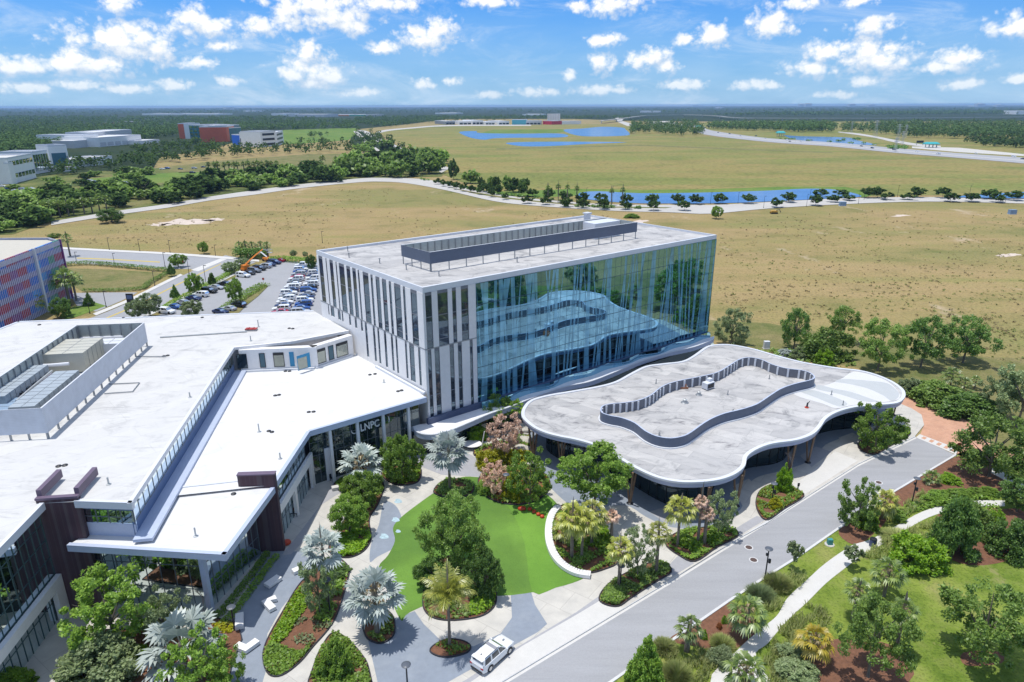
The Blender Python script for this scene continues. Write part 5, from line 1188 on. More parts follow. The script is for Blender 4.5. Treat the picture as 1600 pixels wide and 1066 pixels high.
row((437, 491), (474, 417), [rd, w, db, w, w, sv, w, db, w, w, gy, w, rd, sv, bl_, w, db, w], ['sedan', 'suv', 'sedan', 'sedan', 'suv', 'sedan', 'suv', 'sedan', 'suv', 'sedan', 'sedan', 'suv', 'sedan', 'suv', 'sedan', 'suv', 'sedan', 'pickup'], 'from the white roof in the aisle row', 'cars in the long double row, aisle side')
row((470, 490), (497, 417), [sv, bl_, bl_, w, db, sv, bl_, bk, w, sv, w, db, w, gy, w, bl_], ['suv', 'sedan', 'suv', 'suv', 'sedan', 'sedan', 'suv', 'sedan', 'suv', 'sedan', 'suv', 'sedan', 'suv', 'sedan', 'suv', 'sedan'], 'from the white roof in the wall row', 'cars in the long double row, wall side')
row((262, 489), (350, 446), [w, bl_, sv, db, w, bk, sv, bk], ['suv', 'sedan', 'sedan', 'sedan', 'suv', 'suv', 'sedan', 'sedan'], 'from the white roof along the hedge row', 'cars along the hedge', -.15, True)
row((380, 433), (437, 409), [w, bk, gy, bk, sv, db, db, rd], ['suv', 'sedan', 'suv', 'suv', 'suv', 'sedan', 'suv', 'sedan'], 'in the row beyond the orange lift', 'cars beyond the orange lift', -.15, True)
row((345, 490), (372, 480), [db, sv, bk], ['sedan', 'sedan', 'suv'], 'of three at the planted island', 'cars at the planted island', 0.0, True)
hwc = [(1122, 207.5, bk), (1140, 209.5, bk), (1157, 213, sv), (1181, 213, bk), (1196, 217, w), (1230, 219, w), (1234, 221.5, bk), (1252, 222, w), (1268, 219.5, bk), (1294, 221.5, w), (1346, 229, bk), (1363, 232, bk), (1367, 227.5, w), (1397, 234.5, bk), (1433, 237.5, w), (1466, 241, w), (1525, 240.5, w), (1584, 245.5, w), (1598, 249, bk)]
hwdir = math.atan2(P(1500, 243)[1] - P(1300, 226)[1], P(1500, 243)[0] - P(1300, 226)[0])
for i, (u, v, pt) in enumerate(hwc): car('suv' if i % 2 else 'sedan', pt, P(u, v, .36), hwdir + (0 if i % 3 else math.pi), '%s car on the motorway, %s from the left' % (pt, ORD[i]), 'cars on the motorway', name='motorway_car')
gvc = [(4, 292, w), (14, 296, bl_), (24, 299, w), (36, 297, sv), (50, 296, w), (142, 284, w), (149, 285, bl_), (176, 287, w), (186, 286, db), (196, 287, w), (254, 265, w), (262, 264, bl_), (282, 265, db), (304, 264, sv), (318, 262, db), (246, 242, w), (254, 241, w)]
for i, (u, v, pt) in enumerate(gvc): car('suv' if i % 2 else 'sedan', pt, P(u, v, .15), rc.uniform(-.4, .4), '%s car half hidden among the grove, %s from the left' % (pt, ORD[sorted(range(len(gvc)), key=lambda k: gvc[k][0]).index(i)]), 'cars among the grove')
car('suv', 'black', P(301, 271, .15), .2, 'black suv alone on the lawn road before the palm row')
# orange boom lift
q = P(386, 424, .03); bm = thing('boom_lift', q, 'orange boom lift with its arm raised among the parked cars', 'boom lift', rz=.9)
mo_ = M('lift_orange', (.72, .22, .02), .4, .05)
b_ = MB().box((0, 0, .55), (3.4, 2.2, .7)); b_.box((-.5, 0, 1.25), (2.0, 1.9, 1.1)); local('chassis', b_.mesh('chassis', mo_), bm)
local('boom', MB().tube([(-.6, 0, 2.2), (3.2, 0, 4.6), (7.0, 0, 6.6)], [.34, .28, .2], 4).mesh('boom', mo_), bm); local('jib', MB().tube([(7, 0, 6.6), (9.2, 0, 5.6)], .18, 6).mesh('jib', m_galv), bm)
b_ = MB().box((9.6, 0, 4.9), (1.0, 1.8, .15))
for x in (9.1, 10.1):
    for y in (-.9, .9): b_.tube([(x, y, 5), (x, y, 6.1)], .05, 4)
b_.tube([(9.1, -.9, 6.1), (10.1, -.9, 6.1), (10.1, .9, 6.1), (9.1, .9, 6.1), (9.1, -.9, 6.1)], .05, 4); local('basket', b_.mesh('basket', m_galv), bm)
for x in (-1.2, 1.2):
    for y in (-1.1, 1.1): local('wheel', CM['suv']['tyre_me'], bm, (x, y, .45), (1.2, 1.5, 1.2))
q = P(418, 408, .03); b2_ = thing('boom_lift', q, 'second orange lift with a folded white arm by the hedge end', 'boom lift', rz=2.6)
local('chassis', MB().box((0, 0, .5), (3.0, 2.0, .8)).mesh('chassis', mo_), b2_); local('boom', MB().tube([(0, 0, 1.5), (3, 0, 3.0), (5, 0, 2.2)], .3, 4).mesh('boom', m_trim), b2_)
for x in (-1.1, 1.1):
    for y in (-1.0, 1.0): local('wheel', CM['suv']['tyre_me'], b2_, (x, y, .42), (1.1, 1.4, 1.1))

# ------------------------------------------------------------------ street furniture
def lamp(u, v, vt, label, grp, z=0.0, disc=True, acc=False):
    p = P(u, v, z); h = z_at(p[0], p[1], vt) - z; t = thing('street_lamp', p, label, 'lamp', grp)
    local('pole', MB().lathe((0, 0, 0), [(.17, 0), (.17, .35), (.09, .5), (.075, h - .5), (.05, h - .25)], 8).mesh('pole', m_dark), t)
    if disc: local('lamp_shade', MB().lathe((0, 0, h), [(.06, -.3), (.2, -.16), (.46, -.1), (.48, -.04), (.3, .05), (.01, .08)], 14).mesh('lamp_shade', m_lamp), t)
    else: local('lamp_head', MB().box((.35, 0, h - .3), (.9, .3, .14)).mesh('lamp_head', m_dark), t)
    if acc:
        local('speaker', MB().lathe((.22, -.1, h * .55), [(.01, 0), (.17, .02), (.17, .5), (.01, .52)], 8).mesh('speaker', m_dark), t); local('bracket', MB().box((-.06, .12, h * .75), (.3, .22, .3)).mesh('bracket', m_dark), t)
    return t
for u, v, vt, lb, z, acc in ((1195, 905, 857, 'dark disc lamp with speakers on the verge of the drive, nearest the young bare tree', 0, True), (1424, 790, 747, 'dark disc lamp with speakers at the bend of the park path', 0, True), (969, 916, 883, 'disc lamp in the planted bed left of the drive between two palms', .2, False),
                             (1205, 790, 755, 'disc lamp in the small planted bed by the pavilion', .2, True), (791, 785, 741, 'slim black lamp at the edge of the turf by the pink brown trees', .2, False), (637, 1076, 1038, 'slim black lamp at the bottom edge of the blue grey bay', .15, False), (516, 957, 905, 'slim black lamp in the long planted bed under the tall silver palm', .2, False), (367, 985, 948, 'slim black lamp beside the yellow shrubs at the glass hall corner', .15, False)):
    lamp(u, v, vt, lb, 'lamps around the plaza and park', z, True, acc)
fl = [(171, 391, 371), (218.6, 393, 373), (120, 411, 393), (179, 413, 395), (258, 417, 394), (266, 395, 375), (337, 400, 382), (295.5, 428, 404), (322, 444, 414), (242, 447, 423), (166, 480, 454), (140.6, 490, 473), (504, 380, 361)]
fll = ['at the left end of the cross street, far side', 'second along the far side of the cross street', 'near side of the cross street by the coloured car park', 'on the hedge side', 'at the hedge corner', 'beyond the street junction by the round tree', 'beyond the crossing near the palm hedge', 'at the crossing, hedge side', 'in the car park hedge by the dark cone tree', 'on the lawn corner beside the street', 'by the short drive of the coloured car park', 'on the green verge below the coloured car park', 'in the field right behind the striped wall top']
for (u, v, vt), lb in zip(fl, fll): lamp(u, v, vt, 'thin dark street lamp ' + lb, 'street lamps behind the white building', 0, False)
fp = [(916, 323, 293), (957, 318, 290), (1110, 319, 300), (1153, 318, 300), (1193, 325, 306), (1260, 323, 303), (1265, 312, 296), (1341, 318, 296), (1402, 308, 289), (1514, 307, 290), (1570, 318, 300), (1350, 312, 294)]
for i, (u, v, vt) in enumerate(sorted(fp)): lamp(u, v, vt, 'thin dark pole along the pond street, %s from the left' % ORD[i], 'poles along the pond street', 0.2, False)
q = P(208, 493, 0); h = z_at(q[0], q[1], 459); sg = thing('sign_board', q, 'square dark blue sign on a pole by the street, rising above the white roof', 'sign')
local('post', MB().tube([(0, 0, 0), (0, 0, h - 2)], .09, 8).mesh('post', m_dark), sg); local('board', MB().box((0, 0, h - 2.6), (1.9, .25, 2.6)).mesh('board', m_dark), sg)
local('panel', MB().box((0, -.14, h - 1.5), (1.5, .04, 1.1)).mesh('panel', M('sign_blue', (.12, .17, .33), .5)), sg)
for i, (u, v, vt, lb) in enumerate(((412, 443, 434, 'red stop sign at the tip of the planted island in the car park'), (1494, 715, 692, 'red stop sign at the end of the asphalt drive'), (287, 418, 407, 'small red stop sign at the street crossing'))):
    q = P(u, v, 0); h = z_at(q[0], q[1], vt); t = thing('stop_sign', q, lb, 'sign')
    local('post', MB().tube([(0, .04, 0), (0, .04, h)], .04, 6).mesh('post', m_steel), t)
    o_ = MB(); n = 8; pts_ = [(.42 * math.cos((k + .5) * math.pi / 4), .42 * math.sin((k + .5) * math.pi / 4) + h - .4) for k in range(8)]
    o_.face([(x, -.02, z) for x, z in pts_]); o_.face([(x, .02, z) for x, z in pts_][::-1]); local('plate', o_.mesh('plate', m_red), t)
# white benches on the blue court
def bench(pts, w0, h, label, z=ZP + .005):
    pts = [P(u, v, z) for u, v in pts]; c = pts[0]; t = thing('bench', c, label, 'bench', 'white benches on the blue court'); mb = MB(); bs = MB()
    def sides(w_, cut):
        q0 = lerp(pts[0], pts[1], cut / d2(pts[0], pts[1])); q1 = lerp(pts[-1], pts[-2], cut / d2(pts[-1], pts[-2])); ln_ = [q0] + list(pts[1:-1]) + [q1]; Lf_, Rt_ = [], []
        for i_, p in enumerate(ln_):
            a, b = ln_[max(0, i_ - 1)], ln_[min(len(ln_) - 1, i_ + 1)]; l_ = d2(a, b); nx_, ny_ = -(b[1] - a[1]) / l_, (b[0] - a[0]) / l_; f_ = w_ / 2 * (1.25 if 0 < i_ < len(ln_) - 1 else 1)
            Lf_.append((p[0] + nx_ * f_, p[1] + ny_ * f_)); Rt_.append((p[0] - nx_ * f_, p[1] - ny_ * f_))
        return Lf_ + Rt_[::-1]
    mb.prism(sides(w0, 0), z + .08, z + h, 0, 0); bs.prism(sides(w0 - .2, .12), z, z + .08, 0, 0)
    for nm, m_, mt in (('seat', mb, m_panel), ('base', bs, m_dark)): link(nm, m_.mesh(nm, mt), t)
bench([(417, 919), (437, 905)], .95, .5, 'straight white bench lying along the building shadow edge'); bench([(427, 956), (416, 944), (432, 938)], .8, .5, 'boomerang shaped white bench in the middle of the court'); bench([(374.5, 985), (375, 963)], .85, .5, 'straight white bench half in the building shadow'); bench([(370, 1012), (385, 1018), (403, 1005)], .8, .5, 'wide open V shaped white bench at the near end of the court'); bench([(458, 897), (472, 891)], .8, .5, 'straight white bench tucked beside the planted bed')
q = P(524, 765, ZP); t = thing('planter_seat', (q[0], q[1], ZP), 'small pale block seat at the plaza corner below the silver palm', 'seat'); local('seat', MB().box((0, 0, .05), (1.0, .8, .45), .4).mesh('seat', m_concw), t); local('base', MB().box((0, 0, 0), (.8, .6, .05), .4).mesh('base', m_dark), t)
# curved bench wall around the palm bed
cl = [p[:2] for p in W(smooth([(872, 795), (862, 808), (857, 828), (858, 850), (866, 871), (880, 887), (900, 898), (922, 902)], False, 5), ZP)]
t = thing('curved_bench', (*cl[12], ZP), 'long curved white bench wall between the turf and the palm bed', 'bench'); mb = MB(); bs = MB()
for a, b in zip(cl, cl[1:]): mb.slab(a, b, 0, d2(a, b) + .03, ZP + .1, ZP + .55, -.5, .45); bs.slab(a, b, 0, d2(a, b), ZP + .01, ZP + .1, -.4, .38)
link('seat', mb.mesh('seat', m_panel), t); link('base', bs.mesh('base', m_dark), t)
# red pods
def pod(u, v, r, label, el=1.0, rz=0.0):
    p = P(u, v, ZP + .01); t = thing('pod_seat', p, label, 'pod', 'red pods on the turf', rz)
    b = MB().lathe((0, 0, 0), [(r * .6, 0), (r * .95, r * .18), (r, r * .45), (r * .85, r * .95), (r * .5, r * 1.18), (.01, r * 1.22)], 16); local('shell', b.mesh('shell', m_red, True), t, scale=(el, 1, 1)); local('foot', MB().lathe((0, 0, 0), [(r * .55, -.005), (r * .62, .03), (r * .5, .06)], 12).mesh('foot', m_dark), t, scale=(el, 1, 1))
pod(815.5, 796.5, .40, 'long red pod at the left end of the row on the turf', 1.5); pod(828, 797, .33, 'round red pod right beside the long one'); pod(834.5, 801, .31, 'small red pod in the middle of the row on the turf'); pod(841, 805, .31, 'small red pod last but one in the row on the turf'); pod(847, 808.5, .32, 'small red pod at the right end of the row on the turf')
pod(748, 857, .46, 'red pod leaning beside the big tree on the turf', 1.25, 1.2); pod(447, 850.5, .5, 'flat orange red pod in the shade by the brick wall', 1.35, .5)
q = P(1363, 853, .05); t = thing('litter_bin', q, 'round dark blue litter bin beside the park path', 'bin'); local('body', MB().lathe((0, 0, 0), [(.36, 0), (.42, .05), (.42, .95), (.36, 1.0)], 14).mesh('body', M('bin_blue', (.05, .07, .17), .5, .1)), t); local('lid', MB().lathe((0, 0, 1.0), [(.44, 0), (.42, .1), (.2, .16), (.01, .16)], 14).mesh('lid', m_dark), t)
q = P(1296, 851, .03); t = thing('utility_box', q, 'small teal utility box on the verge between drive and path', 'utility box'); local('body', MB().box((0, 0, .08), (.6, .5, .75)).mesh('body', M('box_teal', (.06, .28, .28), .5)), t); local('base', MB().lathe((0, 0, 0), [(.62, 0), (.6, .08), (.01, .08)], 12).mesh('base', m_conc), t)
for i, (u, v, lb) in enumerate(((1170, 855.5, 'brown manhole cover in the drive, the farther of two'), (1177.5, 875, 'brown manhole cover in the drive, the nearer of two'), (1373, 754, 'small drain cover in the drive near the park tree'))):
    q = P(u, v, .014); t = thing('manhole_cover', q, lb, 'manhole cover', 'manhole covers in the drive'); local('lid', MB().lathe((0, 0, 0), [(.42, 0), (.42, .012), (.01, .012)], 16).mesh('lid', M('iron_brown', (.10, .065, .055), .7, .2, 3)), t); local('ring', MB().lathe((0, 0, 0), [(.56, 0), (.56, .006), (.42, .006)], 16).mesh('ring', m_kerb), t)
q = P(1197, 545, 0); t = thing('utility_cabinet', q, 'white electrical cabinet in the garden behind the pavilion', 'cabinet'); local('body', MB().box((0, 0, .15), (1.3, .9, 1.7)).mesh('body', m_trim), t); local('base', MB().box((0, 0, 0), (1.6, 1.2, .15)).mesh('base', m_conc), t)
for u, v, w_, lb in ((1175, 323.5, 3, 'white and blue utility kiosks between the street trees'),): pass
for u, v, lb in ((1316, 322, 'pale blue utility kiosk beside the street tree'), (1581, 335, 'blue utility kiosk alone in the tan field')):
    q = P(u, v, 0); t = thing('utility_kiosk', q, lb, 'kiosk'); local('body', MB().box((0, 0, .2), (3.4, 2, 2.2)).mesh('body', M('kiosk_blue', (.22, .32, .46), .6)), t); local('base', MB().box((0, 0, 0), (3.8, 2.4, .2)).mesh('base', m_conc), t)
q = P(1209, 334, 0); t = thing('digger', q, 'small dark and yellow digger parked in the tan field', 'digger'); local('body', MB().box((0, 0, .5), (3.2, 2, 1.0)).mesh('body', M('digger_yellow', (.6, .32, .04), .5)), t); local('track', MB().box((0, -1, 0), (3.4, .6, .7)).mesh('track', m_tyre), t); local('track', MB().box((0, 1, 0), (3.4, .6, .7)).mesh('track', m_tyre), t); local('arm', MB().tube([(1, 0, 1.4), (2.6, 0, 2.4), (3.6, 0, .6)], .2, 5).mesh('arm', m_dark), t)
# loose things by the entrance
q = P(738, 700, ZP); t = thing('round_table', (q[0], q[1], ZP), 'white oval table with a tilted parasol pole near the rounded canopy', 'table'); local('tabletop', MB().lathe((0, 0, .72), [(.01, 0), (1.25, 0), (1.3, .05), (1.25, .1), (.01, .1)], 20).mesh('tabletop', m_panel), t, scale=(1.25, 1, 1)); local('pedestal', MB().lathe((0, 0, 0), [(.7, 0), (.6, .08), (.15, .15), (.15, .72)], 12).mesh('pedestal', m_steel), t); local('pole', MB().tube([(1.5, -.6, 0), (2.1, -.3, 3.2)], .09, 8).mesh('pole', m_panel), t)
for i, (u, v, s, lb) in enumerate(((815, 672, 1.9, 'flat pale boulder tucked under the pavilion roof tip'), (818, 690, 1.7, 'white boulder below the pavilion roof tip'), (811, 703, 1.6, 'long white boulder beside the lime shrubs'), (812, 715, 1.1, 'small boulder between the lime shrubs and the pavilion column'))):
    p = P(u, v, ZP); b = MB(); rb_ = random.Random(20 + i); prof = []
    bm_ = bmesh.new(); bmesh.ops.create_icosphere(bm_, subdivisions=2, radius=1)
    for vv in bm_.verts: vv.co *= rb_.uniform(.82, 1.12); vv.co.x *= 1.35 * s; vv.co.y *= .9 * s; vv.co.z = max(-.1, vv.co.z * .55 * s)
    me = bpy.data.meshes.new('boulder'); bm_.to_mesh(me); bm_.free(); me.materials.append(M('boulder_white', (.58, .55, .49), .9, .2, .8, bump=.5))
    o = link('boulder', me); o.location = p; o.rotation_euler = (0, 0, rb_.uniform(0, 3)); tag(o, lb, 'boulder', 'boulders at the pavilion tip')
for i, (u, v, lb) in enumerate(((462, 800, 'dark chair with a red cushion by the portal frame'), (520, 745, 'dark chair by the glass entrance beside the first column'), (608, 735, 'dark bicycle like rack beside the round tree bed'))):
    q = P(u, v + 6, ZP); t = thing('cafe_chair', (q[0], q[1], ZP), lb, 'chair', rz=i)
    local('seat', MB().box((0, 0, .45), (.6, .6, .08)).mesh('seat', m_dark), t); local('backrest', MB().box((0, .3, .5), (.6, .07, .6)).mesh('backrest', [m_red, m_dark, m_dark][i]), t)
    for x in (-.25, .25):
        for y in (-.25, .25): local('leg', MB().box((x, y, 0), (.06, .06, .45)).mesh('leg', m_dark), t)
# bollard sign by the lamp bed
q = P(1246, 768, ZP); t = thing('sign_post', (q[0], q[1], ZP), 'slim dark upright sign beside the lamp bed', 'sign'); local('post', MB().box((0, 0, 0), (.16, .12, 1.3)).mesh('post', m_steel), t); local('panel', MB().box((0, -.07, .9), (.34, .03, .55)).mesh('panel', m_dark), t)
# ------------------------------------------------------------------ foliage
L_OAK = leafmat('leaf_oak', (0.129, 0.225, 0.043), (0.332, 0.483, 0.103))
L_MID = leafmat('leaf_mid', (0.138, 0.251, 0.036), (0.323, 0.494, 0.072))
L_DARK = leafmat('leaf_dark', (0.080, 0.171, 0.039), (0.239, 0.390, 0.080))
L_GREY = leafmat('leaf_grey_green', (0.172, 0.236, 0.100), (0.399, 0.491, 0.236))
L_LIME = leafmat('leaf_lime', (0.138, 0.299, 0.014), (0.345, 0.529, 0.034))
L_YEL = leafmat('leaf_yellow', (0.300, 0.320, 0.010), (0.520, 0.500, 0.020))
L_PALM = leafmat('leaf_palm_green', (0.090, 0.168, 0.026), (0.288, 0.384, 0.072), .25, .1)
L_PALMY = leafmat('leaf_palm_yellow', (0.250, 0.300, 0.030), (0.500, 0.500, 0.080), .25, .1)
L_SILV = leafmat('leaf_silver', (0.270, 0.330, 0.300), (0.560, 0.620, 0.580), .15, .06)
L_PINK = leafmat('leaf_dry_pink', (0.484, 0.287, 0.197), (0.900, 0.665, 0.515), .2)
L_FAR = leafmat('leaf_far', (0.048, 0.093, 0.026), (0.113, 0.179, 0.051), .25, .0)
L_WOOD = leafmat('leaf_wood', (0.062, 0.117, 0.036), (0.117, 0.186, 0.058), .2, .0)
L_GRASS = leafmat('leaf_tall_grass', (0.224, 0.299, 0.074), (0.478, 0.494, 0.194), .25)
L_RUST = leafmat('leaf_rust', (0.240, 0.072, 0.024), (0.456, 0.192, 0.060), .2)

def quads(name, V, mats):
    n = len(V) // 4; me = bpy.data.meshes.new(name)
    me.vertices.add(4 * n); me.vertices.foreach_set('co', np.ascontiguousarray(V, dtype=np.float32).ravel())
    me.loops.add(4 * n); me.loops.foreach_set('vertex_index', np.arange(4 * n, dtype=np.int32))
    me.polygons.add(n); me.polygons.foreach_set('loop_start', np.arange(n, dtype=np.int32) * 4)
    for m in (mats if isinstance(mats, (list, tuple)) else [mats]): me.materials.append(m)
    me.update(calc_edges=True); me.validate(); return me

def leaf_quads(c, size, up=.85, elong=1.7, rng=RNG):
    n = len(c); nr = rng.normal(size=(n, 3)); nr[:, 2] = np.abs(nr[:, 2]) + up; nr /= np.linalg.norm(nr, axis=1)[:, None]
    t = rng.normal(size=(n, 3)); t -= nr * (t * nr).sum(1)[:, None]; t /= np.linalg.norm(t, axis=1)[:, None] + 1e-9; b = np.cross(nr, t)
    s = (np.asarray(size) * rng.uniform(.65, 1.35, n))[:, None]
    V = np.empty((n, 4, 3)); V[:, 0] = c + t * s * elong * .5; V[:, 1] = c + b * s * .5; V[:, 2] = c - t * s * elong * .5; V[:, 3] = c - b * s * .5
    return V.reshape(-1, 3)

def crown_mesh(name, seed, shape, nclump, per, leaf, cr_=.26, mat=L_OAK, gap=0.0):
    """crown in a box x,y -1..1, z 0..1, built of clumps with gaps between"""
    rng = np.random.default_rng(seed); C = []
    while len(C) < nclump:
        p = rng.uniform(-1, 1, 3); p[2] = rng.uniform(0, 1); z = p[2]
        if shape == 'oak': R = math.sqrt(max(0, 1 - ((z - .35) / .66) ** 2)) if z > .35 else .62 + .38 * (z / .35)
        elif shape == 'round': R = math.sqrt(max(0, 1 - ((z - .48) / .53) ** 2))
        elif shape == 'cone': R = (1 - z) ** .8 * (.95 if z > .08 else .7)
        elif shape == 'column': R = .9 * (1 - abs(z - .4) ** 3 * 3) if z < .9 else .35
        elif shape == 'umbrella': R = 1.0 if .5 < z < .85 else (.75 if z >= .85 else .35 + z)
        elif shape == 'loose': R = .75 + .25 * math.sin(z * 3)
        else: R = math.sqrt(max(0, 1 - z * z))                      # shrub: half dome
        r = math.hypot(p[0], p[1])
        wob = 1 + .16 * math.sin(3 * math.atan2(p[1], p[0]) + seed) + .1 * math.sin(5 * math.atan2(p[1], p[0]) + 2 * seed)
        R *= wob * .86
        if r > R: continue
        if r < R * .45 and rng.random() < .6 and z < .8: continue
        C.append(p)
    C = np.array(C); cs = cr_ * rng.uniform(.6, 1.25, nclump)
    P_ = []
    for c, s in zip(C, cs):
        d = rng.normal(size=(per, 3)); d /= np.linalg.norm(d, axis=1)[:, None]; d *= (rng.random(per) ** .45)[:, None] * s
        d[:, 2] *= .62; P_.append(c + d)
    P_ = np.concatenate(P_); P_[:, 2] = np.clip(P_[:, 2], -.03, 1.06)
    return quads(name, leaf_quads(P_, leaf, rng=rng), mat)

def trunk_mesh(seed, limbs=5, r=.035, fork=.35, lean=.05, mat=None):
    """trunk of height 1 with limbs reaching into a crown of radius 1 (z scaled separately)"""
    rng = random.Random(seed); mb = MB(); lx, ly = rng.uniform(-lean, lean), rng.uniform(-lean, lean)
    mb.tube([(0, 0, 0), (0, 0, .03), (lx * .5, ly * .5, fork * .6), (lx, ly, fork), (lx * 1.5, ly * 1.3, .7), (lx * 1.6, ly * 1.6, .92)], [r * 1.5, r * 1.1, r, r * .85, r * .5, r * .15], 7)
    for k in range(limbs):
        a = k * 6.283 / limbs + rng.uniform(-.4, .4); z0 = fork + rng.uniform(-.08, .2); R = rng.uniform(.3, .6)
        mb.tube([(lx, ly, z0), (lx + R * .45 * math.cos(a), ly + R * .45 * math.sin(a), z0 + .17), (lx + R * math.cos(a), ly + R * math.sin(a), min(.95, z0 + .36))], [r * .6, r * .42, r * .12], 5)
    return mb.mesh('trunk', mat or m_bark)
TR = [trunk_mesh(i) for i in range(4)]
TRS = [trunk_mesh(10 + i, 3, .02, .5, .02) for i in range(2)]
CR = {'oak': [crown_mesh('crown', 1 + i, 'oak', 150, 115, .036, .155) for i in range(3)],
      'big': [crown_mesh('crown', 41 + i, 'oak', 230, 100, .028, .12) for i in range(2)],
      'round': [crown_mesh('crown', 11 + i, 'round', 130, 110, .042, .155) for i in range(2)],
      'cone': [crown_mesh('crown', 21 + i, 'cone', 170, 110, .045, .14) for i in range(2)],
      'loose': [crown_mesh('crown', 31 + i, 'loose', 80, 95, .042, .14) for i in range(3)],
      'shrub': [crown_mesh('foliage', 51 + i, 'shrub', 120, 100, .055, .2) for i in range(3)],
      'airy': [crown_mesh('crown', 131 + i, 'oak', 95, 105, .036, .15) for i in range(3)],
      'umbrella': [crown_mesh('crown', 61, 'umbrella', 170, 100, .033, .12)],
      'far': [crown_mesh('crown', 71 + i, 'oak', 34, 16, .20, .26, L_FAR) for i in range(5)],
      'farround': [crown_mesh('crown', 81 + i, 'round', 30, 16, .22, .28, L_FAR) for i in range(3)]}

def tuft_mesh(seed, n):
    rng = np.random.default_rng(seed); a = rng.uniform(0, 6.283, n); r = np.sqrt(rng.random(n)); h = (1 - .55 * r) * rng.uniform(.6, 1.05, n); ln_ = rng.uniform(.05, .5, n)
    b = np.stack([r * np.cos(a) * .75, r * np.sin(a) * .75, np.zeros(n)], 1); o = np.stack([np.cos(a), np.sin(a), np.zeros(n)], 1); s = np.stack([-np.sin(a), np.cos(a), np.zeros(n)], 1)
    m = b + o * (ln_ * .3)[:, None] + np.array([0, 0, 1.0]) * (h * .6)[:, None]; t = b + o * (ln_ * 1.1)[:, None] + np.array([0, 0, 1.0]) * h[:, None]; w_ = .022
    V = np.empty((n, 4, 3)); V[:, 0] = b; V[:, 1] = m + s * w_; V[:, 2] = t; V[:, 3] = m - s * w_; return quads('foliage', V.reshape(-1, 3), L_GRASS)
CR['tuft'] = [tuft_mesh(101 + i, 2200) for i in range(3)]
def frond_fan(rng, az, el, lp, lf, nb, wide, droop, V, bwf=.095):
    """one fan leaf: stalk and folded blades"""
    d = np.array([math.cos(az) * math.cos(el), math.sin(az) * math.cos(el), math.sin(el)]); s = np.array([-math.sin(az), math.cos(az), 0]); u = np.cross(d, s) * -1
    c = d * lp; w = .012
    V += [s * w, d * lp + s * w, d * lp - s * w, -s * w]
    for k in range(nb):
        a = -wide + 2 * wide * k / (nb - 1) + rng.uniform(-.05, .05); L = lf * (1 - .28 * abs(a) / wide) * rng.uniform(.85, 1.1)
        b = d * math.cos(a) + s * math.sin(a); p = s * math.cos(a) - d * math.sin(a); bw = lf * bwf
        f = u * (.03 if k % 2 else -.03) * lf
        m = c + b * L * .55 + f; t = c + b * L - np.array([0, 0, droop * L * rng.uniform(.6, 1.3)])
        V += [c, m + p * bw, t, m - p * bw]
def palm_mesh(name, seed, n, nb, mat, lp=.52, lf=.5, dead=0, wide=1.75, droop=.28, elmin=-.6, bwf=.095):
    rng = random.Random(seed); V = []
    for i in range(n):
        fr_ = i / n; el = 1.35 - (1.35 - elmin) * fr_ ** .8 + rng.uniform(-.12, .12); frond_fan(rng, i * 2.4 + rng.uniform(-.2, .2), el, lp * rng.uniform(.85, 1.1), lf * rng.uniform(.9, 1.1), nb, wide, droop, V, bwf)
    return quads(name, np.array(V), mat)
def feather_mesh(name, seed, n, mat, droop=.7):
    rng = random.Random(seed); V = []
    for i in range(n):
        az = i * 2.4 + rng.uniform(-.2, .2); el = 1.25 - 1.5 * (i / n) + rng.uniform(-.1, .1); s = np.array([-math.sin(az), math.cos(az), 0]); pr = np.zeros(3); L = rng.uniform(.85, 1.1); K = 12
        for k in range(1, K + 1):
            t = k / K; e2 = el - droop * t * t; st = np.array([math.cos(az) * math.cos(e2), math.sin(az) * math.cos(e2), math.sin(e2)]) * L / K; q = pr + st
            V += [pr + s * .012, q + s * .012, q - s * .012, pr - s * .012]
            wl = .30 * math.sin(math.pi * min(1, t * .85 + .12)) 
            for sg in (-1, 1):
                for o in (0, .5):
                    b = pr + st * o; tip = b + s * sg * wl * rng.uniform(.8, 1.1) + st * 1.6 + np.array([0, 0, -.06 - .1 * rng.random()]); V += [b, (b + tip) / 2 + st * .32, tip, (b + tip) / 2 - st * .32]
            pr = q
    return quads(name, np.array(V), mat)
PALM = {'silver': [palm_mesh('crown', 3 + i, 24, 15, L_SILV, .58, .46, 0, 2.1, .22, -.75, .115) for i in range(3)],
        'sabal': [palm_mesh('crown', 13 + i, 26, 12, L_PALMY, .56, .46, 0, 1.6, .5, -.75) for i in range(3)],
        'green': [palm_mesh('crown', 23 + i, 24, 11, L_PALM, .56, .46, 0, 1.6, .42, -.55) for i in range(2)],
        'feather': [feather_mesh('crown', 33, 26, L_PALMY)],
        'far': [palm_mesh('crown', 43 + i, 18, 6, L_PALM, .45, .6, 0, 1.5, .35, -.6, .2) for i in range(2)]}
L_TAN = leafmat('leaf_dry_tan', (0.200, 0.150, 0.080), (0.400, 0.320, 0.180), .15)
SKIRT = [palm_mesh('dead_fronds', 91 + i, 12, 8, L_TAN, .34, .5, 0, 1.1, .75, -1.2) for i in range(2)]
PTR = MB().tube([(0, 0, 0), (.3, 0, .04), (.2, .1, .4), (.0, .0, .75), (0, 0, 1)], [1.5, 1.15, 1.0, .95, 1.1], 9).mesh('trunk', m_barkp)
PTR2 = MB().tube([(0, 0, 0), (0, .1, .05), (-.2, 0, .5), (0, 0, 1)], [1.35, 1.05, .95, 1.05], 9).mesh('trunk', m_barkp)
rv = random.Random(5)
